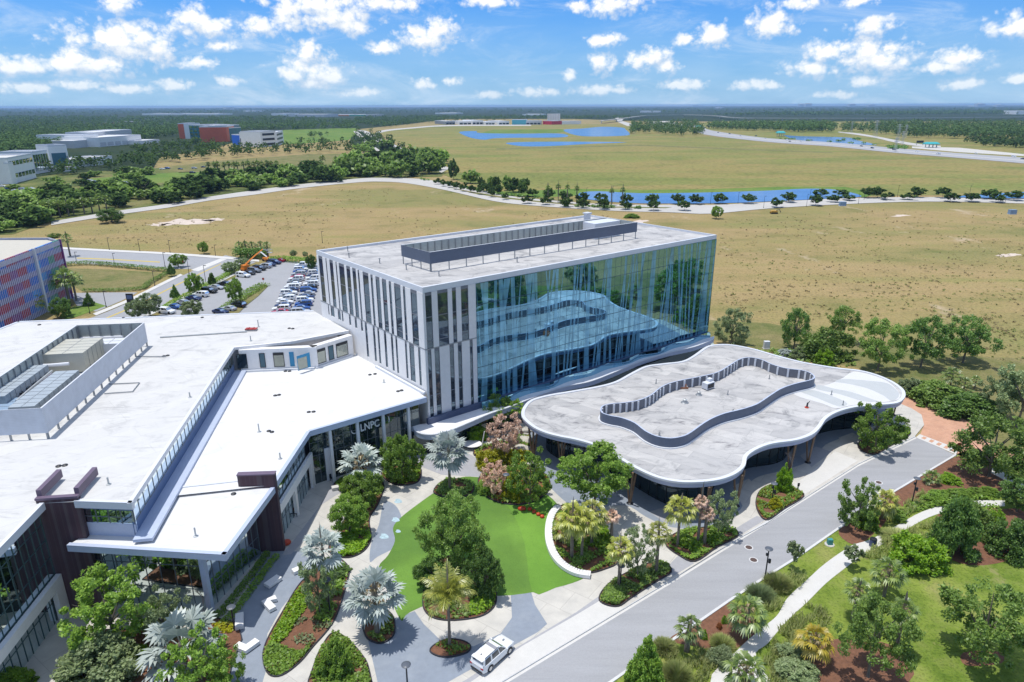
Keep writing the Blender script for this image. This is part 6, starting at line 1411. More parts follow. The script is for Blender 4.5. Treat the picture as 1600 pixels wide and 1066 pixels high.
def tree(kind, base, vtop, wpx, label, mat=L_OAK, z=0.0, cb=.28, group=None, cat='tree', name='tree', var=None, thin=False):
    p = P(base[0], base[1], z); h = z_at(p[0], p[1], vtop) - z; R = wpx / 2 * dist3(p) / F * .97
    i = rv.randrange(99) if var is None else var
    t = thing(name, p, label, cat, group)
    tm = (TRS if thin else TR); tr_ = tm[i % len(tm)]
    hs = max(.55 * h, h * .93); local('trunk', tr_, t, (0, 0, -.05), (R if not thin else R * .8, R if not thin else R * .8, hs), rv.uniform(0, 6.28))
    me = CR[kind][i % len(CR[kind])]
    o = local('crown', me, t, (0, 0, h * cb), (R, R, h * (1 - cb)), rv.uniform(0, 6.28)); 
    if mat is not None: o.material_slots[0].link = 'OBJECT'; o.material_slots[0].material = mat
    return t
def shrub(base, vtop, wpx, label, mat=L_MID, z=0.0, group=None, cat='shrub', name='shrub', kind='shrub', deep=1.0):
    p = P(base[0], base[1], z); h = max(.4, z_at(p[0], p[1], vtop) - z); R = wpx / 2 * dist3(p) / F; p = (p[0], p[1] + R * deep * .35, z)
    h = max(.4, z_at(p[0], p[1], vtop) - z)
    t = thing(name, p, label, cat, group); me = CR[kind][rv.randrange(99) % len(CR[kind])]
    o = local('foliage', me, t, (0, 0, 0), (R, R * deep, h), 0 if deep != 1 else rv.uniform(0, 6)); o.material_slots[0].link = 'OBJECT'; o.material_slots[0].material = mat
    b = MB()
    for k in range(4): b.tube([(0, 0, 0), (math.cos(k * 1.6) * R * .5, math.sin(k * 1.6) * R * .5 * deep, h * .55)], [.07, .03], 5)
    local('stem', b.mesh('stem', m_bark), t); return t
def palm(kind, base, vc, wpx, label, z=0.0, tr=.19, skirt=False, mat=None, group=None, sq=1.0):
    p = P(base[0], base[1], z); hc = max(.5, z_at(p[0], p[1], vc) - z); R = wpx / 2 * dist3((p[0], p[1], hc)) / F * 1.04
    t = thing('palm_tree', p, label, 'palm', group); i = rv.randrange(99)
    local('trunk', PTR if i % 2 else PTR2, t, (0, 0, -.05), (tr, tr, hc), rv.uniform(0, 6))
    o = local('crown', PALM[kind][i % len(PALM[kind])], t, (0, 0, hc - R * .12), (R, R, R * sq), rv.uniform(0, 6))
    if mat is not None: o.material_slots[0].link = 'OBJECT'; o.material_slots[0].material = mat
    if skirt: local('dead_fronds', SKIRT[i % 2], t, (0, 0, hc - R * .15), (R * .6, R * .6, R * .85), rv.uniform(0, 6))
    return t
ZB = .24
# --- plaza trees
tree('big', (712, 892), 770, 110, 'broad dark oak standing in the middle of the turf lawn', L_OAK, ZB, .22)
tree('round', (757, 930), 862, 66, 'dark round tree between the big turf oak and the concrete bay', L_DARK, ZB, .08)
tree('round', (676, 915), 872, 54, 'dark shrubby tree behind the feathery yellow palm', L_DARK, ZB, .05)
palm('feather', (703, 1010), 918, 84, 'tall feathery yellow green palm in the small oval bed', ZB, .17)
palm('silver', (590, 990), 925, 92, 'wide silver palm in the round bed beside the turf edge', ZB, .3, True)
palm('silver', (703, 765), 702, 72, 'silver palm on a clear trunk at the far tip of the turf', ZB, .24)
palm('silver', (567, 758), 722, 72, 'pale silver palm in front of the entrance columns', ZB, .25, True)
palm('silver', (513, 945), 856, 68, 'tall thin silver palm in the long planted bed', ZB, .17)
palm('silver', (290, 1040), 1005, 108, 'huge silver palm on the mulch at the glass hall corner', ZB, .35)
tree('round', (628, 752), 684, 70, 'rounded bright green tree in its own bed before the entrance', L_MID, ZB, .1)
tree('round', (568, 790), 741, 66, 'green tree joined to the silver palm bed on the plaza', L_MID, ZB, .1)
tree('oak', (547, 835), 776, 66, 'green tree with a slim bent trunk over the blue chalk patch', L_MID, ZB, .3)
tree('loose', (500, 958), 872, 58, 'light leaved tree next to the tall thin silver palm', L_GREY, ZB, .2)
shrub((527, 900), 885, 38, 'dark green shrub at the upper end of the long bed', L_DARK, ZB)
tree('loose', (180, 1006), 902, 122, 'sprawling yellow green tree by the purple brick tower', L_MID, ZB, .2)
tree('loose', (262, 1000), 930, 70, 'smaller light green tree between the sprawling tree and the silver palm', L_GREY, ZB, .15)
shrub((145, 1075), 1008, 110, 'big rounded olive shrub at the bottom left corner', L_GREY, ZB)
shrub((195, 1040), 1015, 50, 'bright green low shrub beside the red mulch', L_LIME, ZB)
tree('loose', (318, 1085), 1000, 95, 'feathery green tree at the bottom edge below the huge silver palm', L_MID, ZB, .1)
tree('loose', (355, 1075), 1015, 56, 'slim green tree at the bottom edge beside the V bench', L_MID, ZB, .1)
shrub((12, 1085), 1052, 50, 'bright shrub cut by the bottom left corner', L_LIME, ZB)
tree('cone', (527, 1050), 990, 62, 'bushy pointed tree in the bottom centre bed', L_MID, ZB, .02)
tree('loose', (827, 787), 708, 78, 'light green tree between the turf and the pavilion tip', L_MID, ZB, .2)
tree('umbrella', (927, 802), 708, 124, 'wide spreading green tree in front of the pavilion edge', L_MID, ZB, .3)
tree('loose', (787, 716), 650, 66, 'large dry pink brown tree among the lime shrubs', L_PINK, ZB, .25)
tree('loose', (773, 772), 722, 52, 'small dry pink brown tree at the turf edge by the slim lamp', L_PINK, ZB, .1)
shrub((766, 735), 704, 52, 'lime yellow shrub bank left of the dry pink trees', L_YEL, ZB); shrub((808, 722), 704, 40, 'lime yellow shrub bank right of the dry pink trees', L_YEL, ZB)
shrub((799, 782), 738, 34, 'tall yellow bush beside the slim lamp at the turf', L_YEL, ZB); shrub((758, 772), 752, 26, 'low green shrub at the corner of the dry pink tree bed', L_MID, ZB)
tree('round', (775, 670), 620, 56, 'green tree rising in front of the mirror glass foot', L_MID, ZB, .15)
shrub((742, 690), 662, 40, 'lime green tree shrub under the curved canopy', L_LIME, ZB)
shrub((808, 695), 683, 22, 'small olive shrub between the white boulders', L_GREY, ZB)
for (bs, vc, w_, lb) in (((806, 668), 636, 34, 'lime palm nearest the pavilion tip by the canopy'), ((836, 640), 614, 28, 'orange stemmed lime palm in the gap behind the pavilion'), ((884, 622), 607, 22, 'small lime palm farther along the gap behind the pavilion')):
    palm('green', bs, vc, w_, lb, .2, .15, mat=L_LIME)
shrub((1016, 575), 563, 28, 'green shrub in the narrow planter behind the pavilion', L_MID, 0); shrub((1078, 556), 546, 34, 'green shrub in the second narrow planter behind the pavilion', L_MID, 0); shrub((960, 600), 585, 40, 'dry brown shrub in the narrow planter behind the pavilion', L_PINK, 0); shrub((860, 618), 607, 16, 'olive shrub in the gap between the two small lime palms', L_GREY, 0)
for (bs, vc, w_, lb, sk) in (((893, 873), 806, 58, 'yellow palm at the left of the palm cluster by the curved bench', True), ((909, 872), 812, 56, 'yellow palm in the middle of the palm cluster by the curved bench', True), ((924, 852), 800, 54, 'taller yellow palm at the right of the palm cluster', True), ((880, 850), 825, 40, 'low yellow palm at the left edge of the palm cluster', False), ((955, 840), 805, 26, 'small dry palm right of the palm cluster', True),
                            ((966, 918), 855, 46, 'green yellow palm in the bed by the disc lamp', True), ((1025, 895), 830, 42, 'yellow palm at the drive end of the disc lamp bed', False), ((1058, 853), 793, 54, 'pale yellow palm before the pavilion front', False), ((1100, 850), 800, 26, 'dead brown palm right of the pale yellow palm', True)):
    palm('sabal', bs, vc, w_, lb, ZB, .17, sk, mat=L_PINK if 'dead' in lb or 'dry' in lb else None)
palm('sabal', (1090, 848), 782, 24, 'dead topped palm with a broken crown before the pavilion front', ZB, .15, True, mat=L_PINK)
tree('loose', (996, 902), 832, 58, 'grey green tree between the two palms of the disc lamp bed', L_GREY, ZB, .25)
tree('loose', (1121, 836), 768, 56, 'grey green tree at the right end of the pavilion front bed', L_GREY, ZB, .25)
shrub((1225, 768), 726, 26, 'small lime tree in the lamp bed by the pavilion', L_LIME, ZB); shrub((1212, 795), 778, 20, 'yellow flowering shrub in the lamp bed', L_YEL, ZB)
tree('loose', (1368, 702), 634, 74, 'light green tree at the far planted bed beside the drive', L_MID, ZB, .12)
shrub((1385, 690), 668, 40, 'dark green shrub under the light tree beside the drive', L_OAK, ZB)
q = P(1236, 738, ZB); t = thing('bare_tree', q, 'leafless grey tree behind the small lime tree', 'tree'); b = MB(); rb_ = random.Random(4)
def twig(p, d, L, r, n):
    e = p + d * L; b.tube([p, e], [r, r * .6], 5)
    if n:
        for _ in range(3): twig(e, (d + Vector((rb_.uniform(-.7, .7), rb_.uniform(-.7, .7), rb_.uniform(-.2, .4)))).normalized(), L * .72, r * .6, n - 1)
twig(Vector((0, 0, 0)), Vector((0, 0, 1)), 1.3, .09, 4); local('trunk', b.mesh('trunk', M('bark_pale', (.36, .30, .27), .9, .1, 3)), t)
q = P(318, 958, ZB); t = thing('bare_tree', q, 'leafless grey shrub against the dark glass hall corner', 'tree'); b = MB(); twig(Vector((0, 0, 0)), Vector((0, .2, 1)).normalized(), 1.0, .07, 4); local('trunk', b.mesh('trunk', MATS['bark_pale']), t)
# --- young trees on the verge and path
for bs, vt, lb in (((1238, 892), 850, 'young nearly bare tree on the verge near the two manholes'), ((1331, 888), 855, 'young nearly bare tree on the park side of the path')):
    t = tree('far', bs, vt, 26, lb, L_GREY, .02, .45, thin=True); t.children[1].scale[0] *= .8
# --- garden behind the pavilion
tree('loose', (1143, 540), 484, 64, 'silver leaved tree at the right foot of the tall building', L_GREY, 0, .12)
tree('airy', (1240, 545), 482, 50, 'dark upright tree left of the rounded hedge bush', L_DARK, 0, .1)
shrub((1293, 564), 513, 84, 'broad dark olive hedge bush behind the pavilion', L_OAK, 0, deep=.6)
tree('airy', (1314, 533), 479, 52, 'round topped tree rising behind the hedge bush', L_OAK, 0, .25)
shrub((1290, 572), 545, 30, 'bright lime shrub at the pavilion roof edge', L_LIME, 0); shrub((1250, 562), 544, 26, 'pale olive shrub left of the bright lime shrub', L_GREY, 0); shrub((1228, 556), 546, 26, 'blue grey agave like clump by the white cabinet', L_SILV, 0)
tree('airy', (1371, 580), 500, 70, 'tall ragged green tree at the pavilion end, first of three', L_OAK, 0, .2)
tree('airy', (1438, 574), 495, 72, 'broad dark tree over an oval shadow, middle of three', L_DARK, 0, .2)
tree('airy', (1504, 567), 496, 74, 'forked dark tree under the field edge, last of three', L_DARK, 0, .2)
for bs, vc, w_, lb in (((1484, 607), 586, 30, 'small palm above the dark garden bushes, biggest of three'), ((1505, 612), 598, 20, 'small palm above the dark garden bushes, middle of three'), ((1522, 608), 594, 18, 'small palm above the dark garden bushes, farthest right of three')): palm('green', bs, vc, w_, lb, 0, .15)
shrub((1428, 620), 592, 40, 'olive shrub at the rounded end of the pavilion roof', L_GREY, 0); shrub((1472, 634), 598, 76, 'dark garden bush beside the brick drive, left one', L_OAK, 0); shrub((1525, 655), 618, 80, 'dark garden bush beside the brick drive, right one', L_DARK, 0); shrub((1488, 640), 624, 34, 'brighter green shrub between the two dark garden bushes', L_MID, 0)
tree('loose', (1588, 668), 572, 74, 'tall silver green tree cut by the right edge', L_GREY, 0, .25); tree('loose', (1557, 655), 582, 54, 'silver green tree left of the tall one at the right edge', L_GREY, 0, .25)
tree('airy', (1545, 745), 652, 112, 'wide feathery tree at the end of the brick drive', L_OAK, 0, .1)
tree('round', (1588, 800), 752, 52, 'dark round tree at the right edge by the path end', L_DARK, 0, .25)
# --- verge and park
tree('loose', (1336, 828), 752, 62, 'dense green tree beside the yellow palm on the drive verge', L_OAK, 0, .1); palm('sabal', (1377, 812), 782, 44, 'yellow palm hugging the dense tree on the drive verge', 0, .17, True); shrub((1355, 824), 800, 40, 'bright green shrub at the foot of the verge tree', L_LIME, 0); shrub((1402, 812), 798, 36, 'green shrub right of the verge palm', L_MID, 0)
palm('green', (1454, 756), 745, 26, 'low fan palm on the mulch by the brick drive corner', 0, .15); shrub((1488, 756), 742, 30, 'lime shrub on the mulch by the brick drive corner', L_LIME, 0); shrub((1465, 787), 770, 36, 'dark green shrub beside the disc lamp at the path bend', L_MID, 0)
for i, (u, v) in enumerate(((1470, 782), (1490, 779), (1510, 777), (1530, 775), (1550, 774))): shrub((u, v), 766 - i * .6, 26, 'clipped green mound along the path bend, %s from the lamp' % ORD[i], L_MID, 0, 'green mounds along the path bend')
shrub((1493, 872), 782, 64, 'tall dark bush in the park mulch, left of the pair', L_DARK, 0); shrub((1522, 830), 786, 56, 'mid green bush behind the tall dark park bush', L_OAK, 0); shrub((1582, 872), 815, 56, 'round dark bush at the right edge of the park', L_DARK, 0); shrub((1560, 820), 798, 24, 'small lime shrub between the dark park bushes', L_LIME, 0)
shrub((1436, 892), 838, 76, 'bright lime bush on the park lawn', L_LIME, 0); shrub((1475, 858), 842, 36, 'small bright shrub between lime bush and dark bush', L_MID, 0); shrub((1408, 848), 834, 44, 'wispy tall grass clump by the litter bin', L_GRASS, 0, kind='tuft')
palm('green', (1381, 932), 893, 50, 'upright fan palm alone on the park lawn', 0, .2, True); palm('green', (1332, 968), 922, 42, 'fan palm half hidden behind the grey green park oak', 0, .2, True); palm('green', (1398, 1022), 952, 40, 'fan palm right of the grey green park oak', 0, .2, True)
tree('airy', (1356, 1058), 940, 98, 'grey green oak with a pale trunk in the park', L_OAK, 0, .25); tree('airy', (1533, 1030), 922, 118, 'large round oak alone on the park lawn', L_OAK, 0, .2)
palm('sabal', (1268, 1034), 998, 54, 'short bright yellow palm beside the park oak', 0, .2, True, mat=leafmat('leaf_palm_gold', (0.420, 0.340, 0.020), (0.660, 0.520, 0.050), .25, .08))
tree('cone', (1009, 1064), 992, 64, 'dense bright green conical tree at the drive edge', L_MID, 0, .02)
palm('green', (1073, 1018), 980, 46, 'short round fan palm beside the conical tree', 0, .25); palm('sabal', (1163, 996), 955, 62, 'ragged yellow green palm on the verge mulch', 0, .22, True, mat=L_PALM); palm('sabal', (1160, 1080), 1046, 64, 'ragged palm at the bottom edge beside the path', 0, .22, True, mat=L_PALM)
shrub((1101, 1000), 983, 12, 'tiny clipped green cone shrub on the verge mulch', L_LIME, 0, kind='cone'); shrub((1132, 975), 960, 11, 'tiny green shrub at the upper edge of the verge mulch', L_LIME, 0, kind='cone'); shrub((1124, 983), 973, 9, 'tiny brown shrub on the verge mulch', L_RUST, 0)
shrub((1218, 922), 897, 40, 'tall olive grass clump at the foot of the speaker lamp', L_GRASS, 0, kind='tuft'); shrub((1190, 940), 915, 40, 'wide green grass clump between the lamp and the path', L_GREY, 0, kind='tuft')
shrub((1130, 1016), 994, 34, 'wispy grass clump under the ragged verge palm', L_GRASS, 0, kind='tuft'); shrub((1128, 1040), 1015, 44, 'small green shrub at the path edge', L_GREY, 0); shrub((1060, 1068), 1036, 42, 'pale grass clump below the short round palm', L_GRASS, 0, kind='tuft'); shrub((1040, 1020), 1002, 36, 'pale grass clump behind the conical tree', L_GRASS, 0, kind='tuft')
shrub((1250, 1072), 1042, 64, 'grey green ground shrub at the bottom edge of the park', L_GREY, 0); shrub((1236, 1030), 1010, 40, 'olive shrub between the path and the bright yellow palm', L_GREY, 0)
# --- beside the coloured car park and the streets
for bs, vc, w_, lb in (((110, 478), 434, 38, 'big palm right against the coloured car park corner'), ((120, 470), 436, 30, 'palm just behind the big one at the coloured car park corner'), ((56, 492), 467, 32, 'yellow palm in front of the coloured louvres'), ((26, 498), 483, 30, 'yellow palm at the left edge in front of the coloured louvres'), ((110, 401), 372, 17, 'slim palm standing on the cross street island')):
    palm('sabal' if 'yellow' in lb else 'green', bs, vc, w_, lb, 0, .3)
tree('round', (99, 496), 466, 28, 'dark tree between the palms at the coloured car park', L_DARK, 0, .05); tree('cone', (140, 478), 456, 18, 'small dark pointed tree on the green verge', L_DARK, 0, .05); tree('round', (86, 376), 365, 16, 'tree top showing behind the coloured car park roof', L_OAK, 0, .3)
for bs, vt, w_, lb, mt in (((319, 397), 378, 17, 'round green street tree at the field edge of the cross street', L_MID), ((279, 418), 398, 25, 'green street tree at the hedge corner', L_MID), ((269, 432), 411, 17, 'dark pointed street tree by the hedge corner', L_DARK), ((235, 496), 460, 34, 'light street tree left of the car park hedge', L_GREY), ((212, 500), 470, 26, 'smaller light street tree near the blue sign', L_GREY), ((305, 460), 428, 27, 'light green street tree beside the car park hedge', L_MID), ((333, 448), 423, 15, 'dark cone tree in the car park hedge', L_DARK), ((275, 470), 444, 17, 'dark cone tree lower in the car park hedge', L_DARK), ((369, 474), 436, 27, 'round tree on the planted car park island', L_MID), ((300, 500), 470, 36, 'light tree at the near end of the car park', L_GREY), ((360, 428), 410, 26, 'light green tree in the hedge before the orange lift', L_GREY), ((380, 420), 404, 26, 'light green tree next to the orange lift arm', L_GREY), ((487, 424), 398, 17, 'dark round tree at the far end of the car park', L_DARK), ((459, 402), 391, 12, 'small pale tree in the field behind the car park', L_GREY), ((477, 402), 393, 9, 'tiny pale tree in the field behind the car park', L_GREY)):
    tree('cone' if 'pointed' in lb or 'cone' in lb else 'round', bs, vt, w_, lb, mt, 0, .2)
for i, (u, v) in enumerate(((376, 402), (385, 401), (396, 401), (409, 400), (419, 402))): palm('green', (u, v), 383 - (i % 2), 15, 'palm in the hedge clump behind the car park, %s from the left' % ORD[i], 0, .3, group='palms behind the car park')
def hedge(px, w_, h, label, mat=L_MID, dens=14, leaf=.28, name='hedge'):
    line = [p[:2] for p in W(smooth(px, False, 4), 0)]; C = []
    for a, b in zip(line, line[1:]):
        L = d2(a, b); n = int(L * w_ * h * dens) + 1; tt_ = RNG.random(n); q = RNG.uniform(-.5, .5, n) * w_
        ex, ey = (b[0] - a[0]) / (L + 1e-6), (b[1] - a[1]) / (L + 1e-6)
        zz = h * np.sqrt(RNG.random(n)) * (1 - .3 * (2 * np.abs(q) / w_) ** 2)
        C.append(np.stack([a[0] + ex * L * tt_ - ey * q, a[1] + ey * L * tt_ + ex * q, zz], 1))
    o = link(name, quads(name, leaf_quads(np.concatenate(C), leaf), mat)); return tag(o, label, 'hedge')
hedge([(104, 416), (140, 414), (200, 419), (262, 425)], 2.2, 1.6, 'dark wavy hedge along the cross street', L_DARK); hedge([(130, 456), (170, 456), (222, 453), (232, 445), (262, 428)], 1.8, 1.2, 'olive hedge along the lower side of the small lawn', L_OAK)
hedge([(250, 490), (275, 474), (305, 458), (340, 440), (372, 422), (388, 414)], 2.2, 1.5, 'long green hedge between the street and the car park', L_MID); hedge([(423, 411), (440, 408), (470, 411), (480, 412)], 3, 2.2, 'bright hedge at the far end of the car park', L_MID); hedge([(369, 403), (390, 404), (418, 403)], 5, 4.0, 'dark hedge clump under the palms behind the car park', L_DARK, 7, .45)
hedge([(350, 487), (375, 468), (400, 452), (415, 445)], 4.5, .9, 'low planting on the car park island', L_MID)
hedge([(331, 972), (352, 955), (380, 920), (410, 880), (418, 868)], .9, .9, 'inner dark clipped hedge along the glass hall', L_MID, 130, .16); hedge([(345, 982), (368, 958), (395, 922), (422, 885), (434, 871)], .9, .75, 'outer dark clipped hedge along the glass hall', L_MID, 130, .16)
hedge([(1500, 800), (1530, 797), (1560, 797)], 2, .8, 'low green hedge along the park path by the dark bushes', L_MID, 30, .2)
hedge([(745, 326.5), (790, 325), (840, 326)], 2.0, 1.2, 'dark low hedge strip on the street verge left', L_DARK, 5, .5) if False else None
# --- single trees in the tan field and along the pond street
tree('oak', (175, 348), 326, 37, 'wide low oak alone in the tan field below the grove', L_DARK, 0, .1); tree('round', (1119, 342), 322, 20, 'bright round tree alone in the tan field behind the tall building', L_MID, 0, .2); shrub((988, 341), 334, 26, 'low green bush behind the tall building roof', L_MID, 0)
near = [(684, 288, 279), (694, 291, 281), (703, 293, 282.5), (713, 296, 284), (724, 299, 286), (737, 301, 289), (750, 304, 291), (768, 308, 294), (789, 312, 302), (824, 318, 306), (853, 320, 306), (885, 323.5, 309), (910, 325, 310), (943, 327, 311), (977, 327.5, 313), (1021, 329, 314), (1069, 329, 314), (1213, 324, 310), (1274, 321, 305), (1304, 316, 305), (1326, 313, 304), (1384, 312, 301), (1418, 312, 302), (1485, 315, 302), (1518, 315, 302), (1559, 316, 302.5)]
for i, (u, v, vt) in enumerate(near): tree('farround', (u, v), vt, 20 if u > 800 else 13, 'round street tree on the field side of the pond street, %s from the left' % ORD[i], L_FAR, .2, .3, 'round trees, field side of the pond street', thin=True)
farr = [(755, 300, 285), (765, 302, 286), (778, 304, 288), (797, 303, 287), (815, 306, 288), (832, 307, 295), (857, 312, 294), (882, 314, 299), (910, 318, 301), (938, 318, 302), (979, 319, 303), (1018, 319, 303), (1059, 319, 303), (1088, 319, 304), (1125, 318, 303), (1169, 318, 303), (1232, 316, 300), (1282, 308, 296), (1314, 308, 296), (1357, 309, 293), (1371, 309, 293), (1432, 308, 292), (1472, 309, 293), (1545, 311, 295), (1584, 313, 298)]
for i, (u, v, vt) in enumerate(farr): tree('far', (u, v), vt, 22 if u > 820 else 16, 'round street tree on the pond side of the pond street, %s from the left' % ORD[i], L_FAR, .2, .28, 'round trees, pond side of the pond street', thin=True)
for i, (u, v, vc) in enumerate(((856, 316, 293), (872, 317, 291.5), (886, 318, 292), (901, 318, 294), (955, 321, 298), (972, 321, 296))): palm('far', (u, v), vc, 11, 'tall palm at the pond end of the street median, %s from the left' % ORD[i], .2, .3, group='palms at the pond end')
for i, (u, v, vt, w_) in enumerate(((709, 281, 250, 18), (735, 287, 265, 28), (752, 292, 277, 12), (768, 294, 276, 14), (776, 296, 276, 16), (792, 298, 275, 16), (802, 301, 278, 24), (815, 302, 281, 14), (822, 298, 280, 14))):
    tree('far', (u, v), vt, w_, 'taller dark tree beyond the street median, %s from the left' % ORD[i], L_OAK if i % 2 else L_FAR, 0, .2, 'taller trees beyond the street median')
# --- the grove: single crowns packed together, by clump
gr = random.Random(21)
def grove(poly, n, w_, hh, label, group, mats, kind='far', palms=0):
    u0, u1 = min(p[0] for p in poly), max(p[0] for p in poly); v0, v1 = min(p[1] for p in poly), max(p[1] for p in poly); k = 0; got = []; tries = 0
    while k < n and tries < 20000:
        tries += 1; u, v = gr.uniform(u0, u1), gr.uniform(v0, v1)
        if not inside(u, v, poly): continue
        if any(abs(u - a) < w_ * .42 and abs(v - b) < 3.2 for a, b in got): continue
        got.append((u, v)); k += 1; s = gr.uniform(.7, 1.25)
        if kind == 'palm': palm('far', (u, v), v - hh * s, w_ * s, label, 0, .35, group=group); continue
        tree(kind, (u, v), v - hh * s, w_ * s, label, gr.choice(mats), 0, .12, group)
DKS = [L_FAR, L_OAK, L_OAK, L_FAR]
grove([(-10, 364), (-10, 326), (40, 320), (110, 316), (120, 324), (95, 336), (60, 350), (22, 364)], 28, 42, 24, 'dark bushy oak packed in the grove at the left edge of the tan field', 'oaks at the left edge of the tan field', DKS)
grove([(105, 330), (100, 312), (200, 303), (290, 296), (330, 300), (300, 316), (200, 327)], 24, 36, 21, 'dark oak in the grove row along the left street', 'oaks along the left street', DKS)
grove([(330, 300), (310, 285), (420, 278), (500, 272), (540, 268), (590, 274), (560, 282), (480, 290), (400, 299)], 32, 35, 20, 'dense dark oak along the middle of the left street', 'oaks along the middle street', DKS)
grove([(540, 278), (540, 262), (600, 255), (650, 246), (680, 262), (690, 272), (640, 278), (600, 278)], 24, 38, 26, 'big dark oak where the boulevard meets the street', 'oaks at the boulevard corner', DKS)
grove([(640, 262), (660, 252), (686, 250), (694, 262), (668, 270)], 6, 30, 18, 'bright leaved oak at the right tip of the boulevard trees', 'oaks at the boulevard tip', [L_OAK, L_MID])
grove([(0, 300), (60, 288), (140, 276), (200, 270), (240, 268), (250, 280), (160, 294), (60, 306), (0, 316)], 16, 24, 13, 'green tree in the car park grove below the hospital', 'trees in the hospital car park', [L_FAR, L_OAK])
grove([(555, 236), (590, 226), (640, 240), (650, 250), (600, 250), (565, 246)], 14, 20, 12, 'dark tree on the median of the boulevard', 'trees on the boulevard median', DKS)
for i in range(15):
    u = 328 + i * 7.6 + gr.uniform(-2, 2); palm('far', (u, 272.5 - i * .12), 257 - i * .2 + gr.uniform(-1, 1), 10, 'slender palm in the row before the dry meadow, %s from the left' % ORD[i], 0, .4, group='palm row before the dry meadow')
for i in range(9):
    u = 70 + i * 12 + gr.uniform(-3, 3); palm('far', (u, 343 - i * 1.6), 322 - i * 1.3 + gr.uniform(-1, 1), 17, 'palm at the edge of the left street, %s from the left' % ORD[i], 0, .35, group='palms at the edge of the left street')
grove([(455, 272), (500, 262), (540, 258), (545, 266), (500, 274)], 9, 11, 14, 'palm among the dark oaks of the middle street', 'palms among the middle street oaks', None, 'palm')
# --- woods that read as one mass
def wood(name, poly, n, hm, label, mat=L_WOOD, rr=5.0, per=30, lf=.46):
    """every tree a clump of leaf cards; nearer ones stand apart, far ones merge"""
    U, Vv = [], []
    for pl, m_ in (poly if isinstance(poly[0][0], list) else [(poly, n)]):
        u0, u1 = min(p[0] for p in pl), max(p[0] for p in pl); v0, v1 = min(p[1] for p in pl), max(p[1] for p in pl); c_ = 0
        while c_ < m_:
            a, b = RNG.uniform(u0, u1), RNG.uniform(v0, v1)
            if inside(a, b, pl): U.append(a); Vv.append(b); c_ += 1
    keep = range(len(U))
    C, S = [], []
    for i in keep:
        x, y, _ = P(U[i], Vv[i]); D = math.hypot(x, y); r = max(rr, D * .0020) * RNG.uniform(.7, 1.3); h = hm * RNG.uniform(.75, 1.2)
        d = RNG.normal(size=(per, 3)); d /= np.linalg.norm(d, axis=1)[:, None]; d *= (RNG.random(per) ** .4)[:, None]
        C.append(np.stack([x + d[:, 0] * r, y + d[:, 1] * r, np.maximum(.5, h * .6 + d[:, 2] * h * .45)], 1)); S.append(np.full(per, r * lf))
    o = link(name, quads(name, leaf_quads(np.concatenate(C), np.concatenate(S), elong=1.2), mat)); return tag(o, label, 'woodland', kind='stuff')
wood('woods', [(-120, 236), (-120, 185), (0, 184), (200, 184), (430, 184), (560, 190), (560, 203), (440, 204), (368, 207), (280, 212), (222, 222), (150, 212), (110, 226), (60, 242), (0, 248)], 4200, 13, 'dense green forest behind the hospital and office blocks')
wood('woods', [(555, 196), (555, 186), (640, 184), (760, 184), (850, 183), (985, 184), (985, 187), (860, 187), (700, 190), (640, 195), (600, 200)], 900, 13, 'dark tree belt behind the far shops')
wood('woods', [(986, 211), (986, 196), (1010, 191), (1040, 197), (1060, 192), (1090, 194), (1096, 200), (1100, 212), (1060, 214), (1020, 209)], 330, 14, 'dark wood clump between the far pond and the motorway', L_FAR)
wood('woods', [(1102, 203), (1110, 198), (1180, 196), (1290, 195), (1310, 202), (1300, 208), (1230, 207), (1150, 204)], 700, 15, 'green pine wood left of the pylons across the motorway')
wood('woods', [(1310, 207), (1318, 198), (1400, 195), (1500, 194), (1600, 194), (1720, 192), (1720, 222), (1600, 219), (1520, 219), (1480, 217), (1420, 216), (1360, 208)], 1500, 15, 'green pine wood right of the pylons across the motorway')
wood('woods', [(1505, 226), (1520, 219), (1600, 221), (1720, 226), (1720, 236), (1600, 232), (1540, 229)], 200, 9, 'dark thicket beyond the motorway at the right edge', L_FAR)
wood('woods', [(1105, 181), (1200, 177), (1400, 175), (1600, 174), (1720, 174), (1720, 178), (1600, 179), (1300, 181)], 900, 14, 'broad belt of forest beyond the elevated bridge')
wood('woods', [(-150, 182), (-150, 170), (300, 170), (800, 170), (1200, 170), (1700, 168.6), (1700, 174), (1200, 176), (800, 178), (400, 178)], 1500, 16, 'blue green forest fading into the horizon', per=14)
wood('distant_trees', [([(60, 268), (130, 258), (200, 250), (240, 247), (240, 262), (120, 272), (60, 280)], 46), ([(240, 246), (330, 239), (440, 236), (560, 234), (560, 239), (430, 243), (330, 249), (245, 258)], 70), ([(200, 236), (300, 224), (370, 232), (440, 232), (330, 238), (230, 244)], 60), ([(548, 224), (556, 206), (562, 205), (600, 232), (570, 226)], 26), ([(585, 222), (572, 206), (577, 205), (632, 236), (622, 236)], 26), ([(440, 236), (470, 224), (550, 224), (556, 236), (500, 238)], 22), ([(480, 214), (510, 212), (512, 214), (482, 216)], 8)], 0, 11, 'belts of small dark trees around the far office blocks and boulevard', L_FAR, 4.6, 34)
wood('bank_scrub', [(1290, 219), (1340, 216), (1375, 226), (1370, 229), (1330, 225), (1245, 220), (1210, 217)], 16, 2.5, 'scrub along the motorway pond', L_DARK, 4)
wood('bank_scrub', [(1385, 229), (1415, 231), (1420, 234), (1390, 233)], 20, 3, 'scrub at the foot of the nearest pylon', L_DARK, 4)
wood('bank_scrub', [(870, 323), (915, 324.5), (940, 326), (1010, 327.5), (1010, 326), (940, 324.5), (880, 322)], 26, 1.6, 'dark low planting strip in the street median', L_DARK, 1.6)
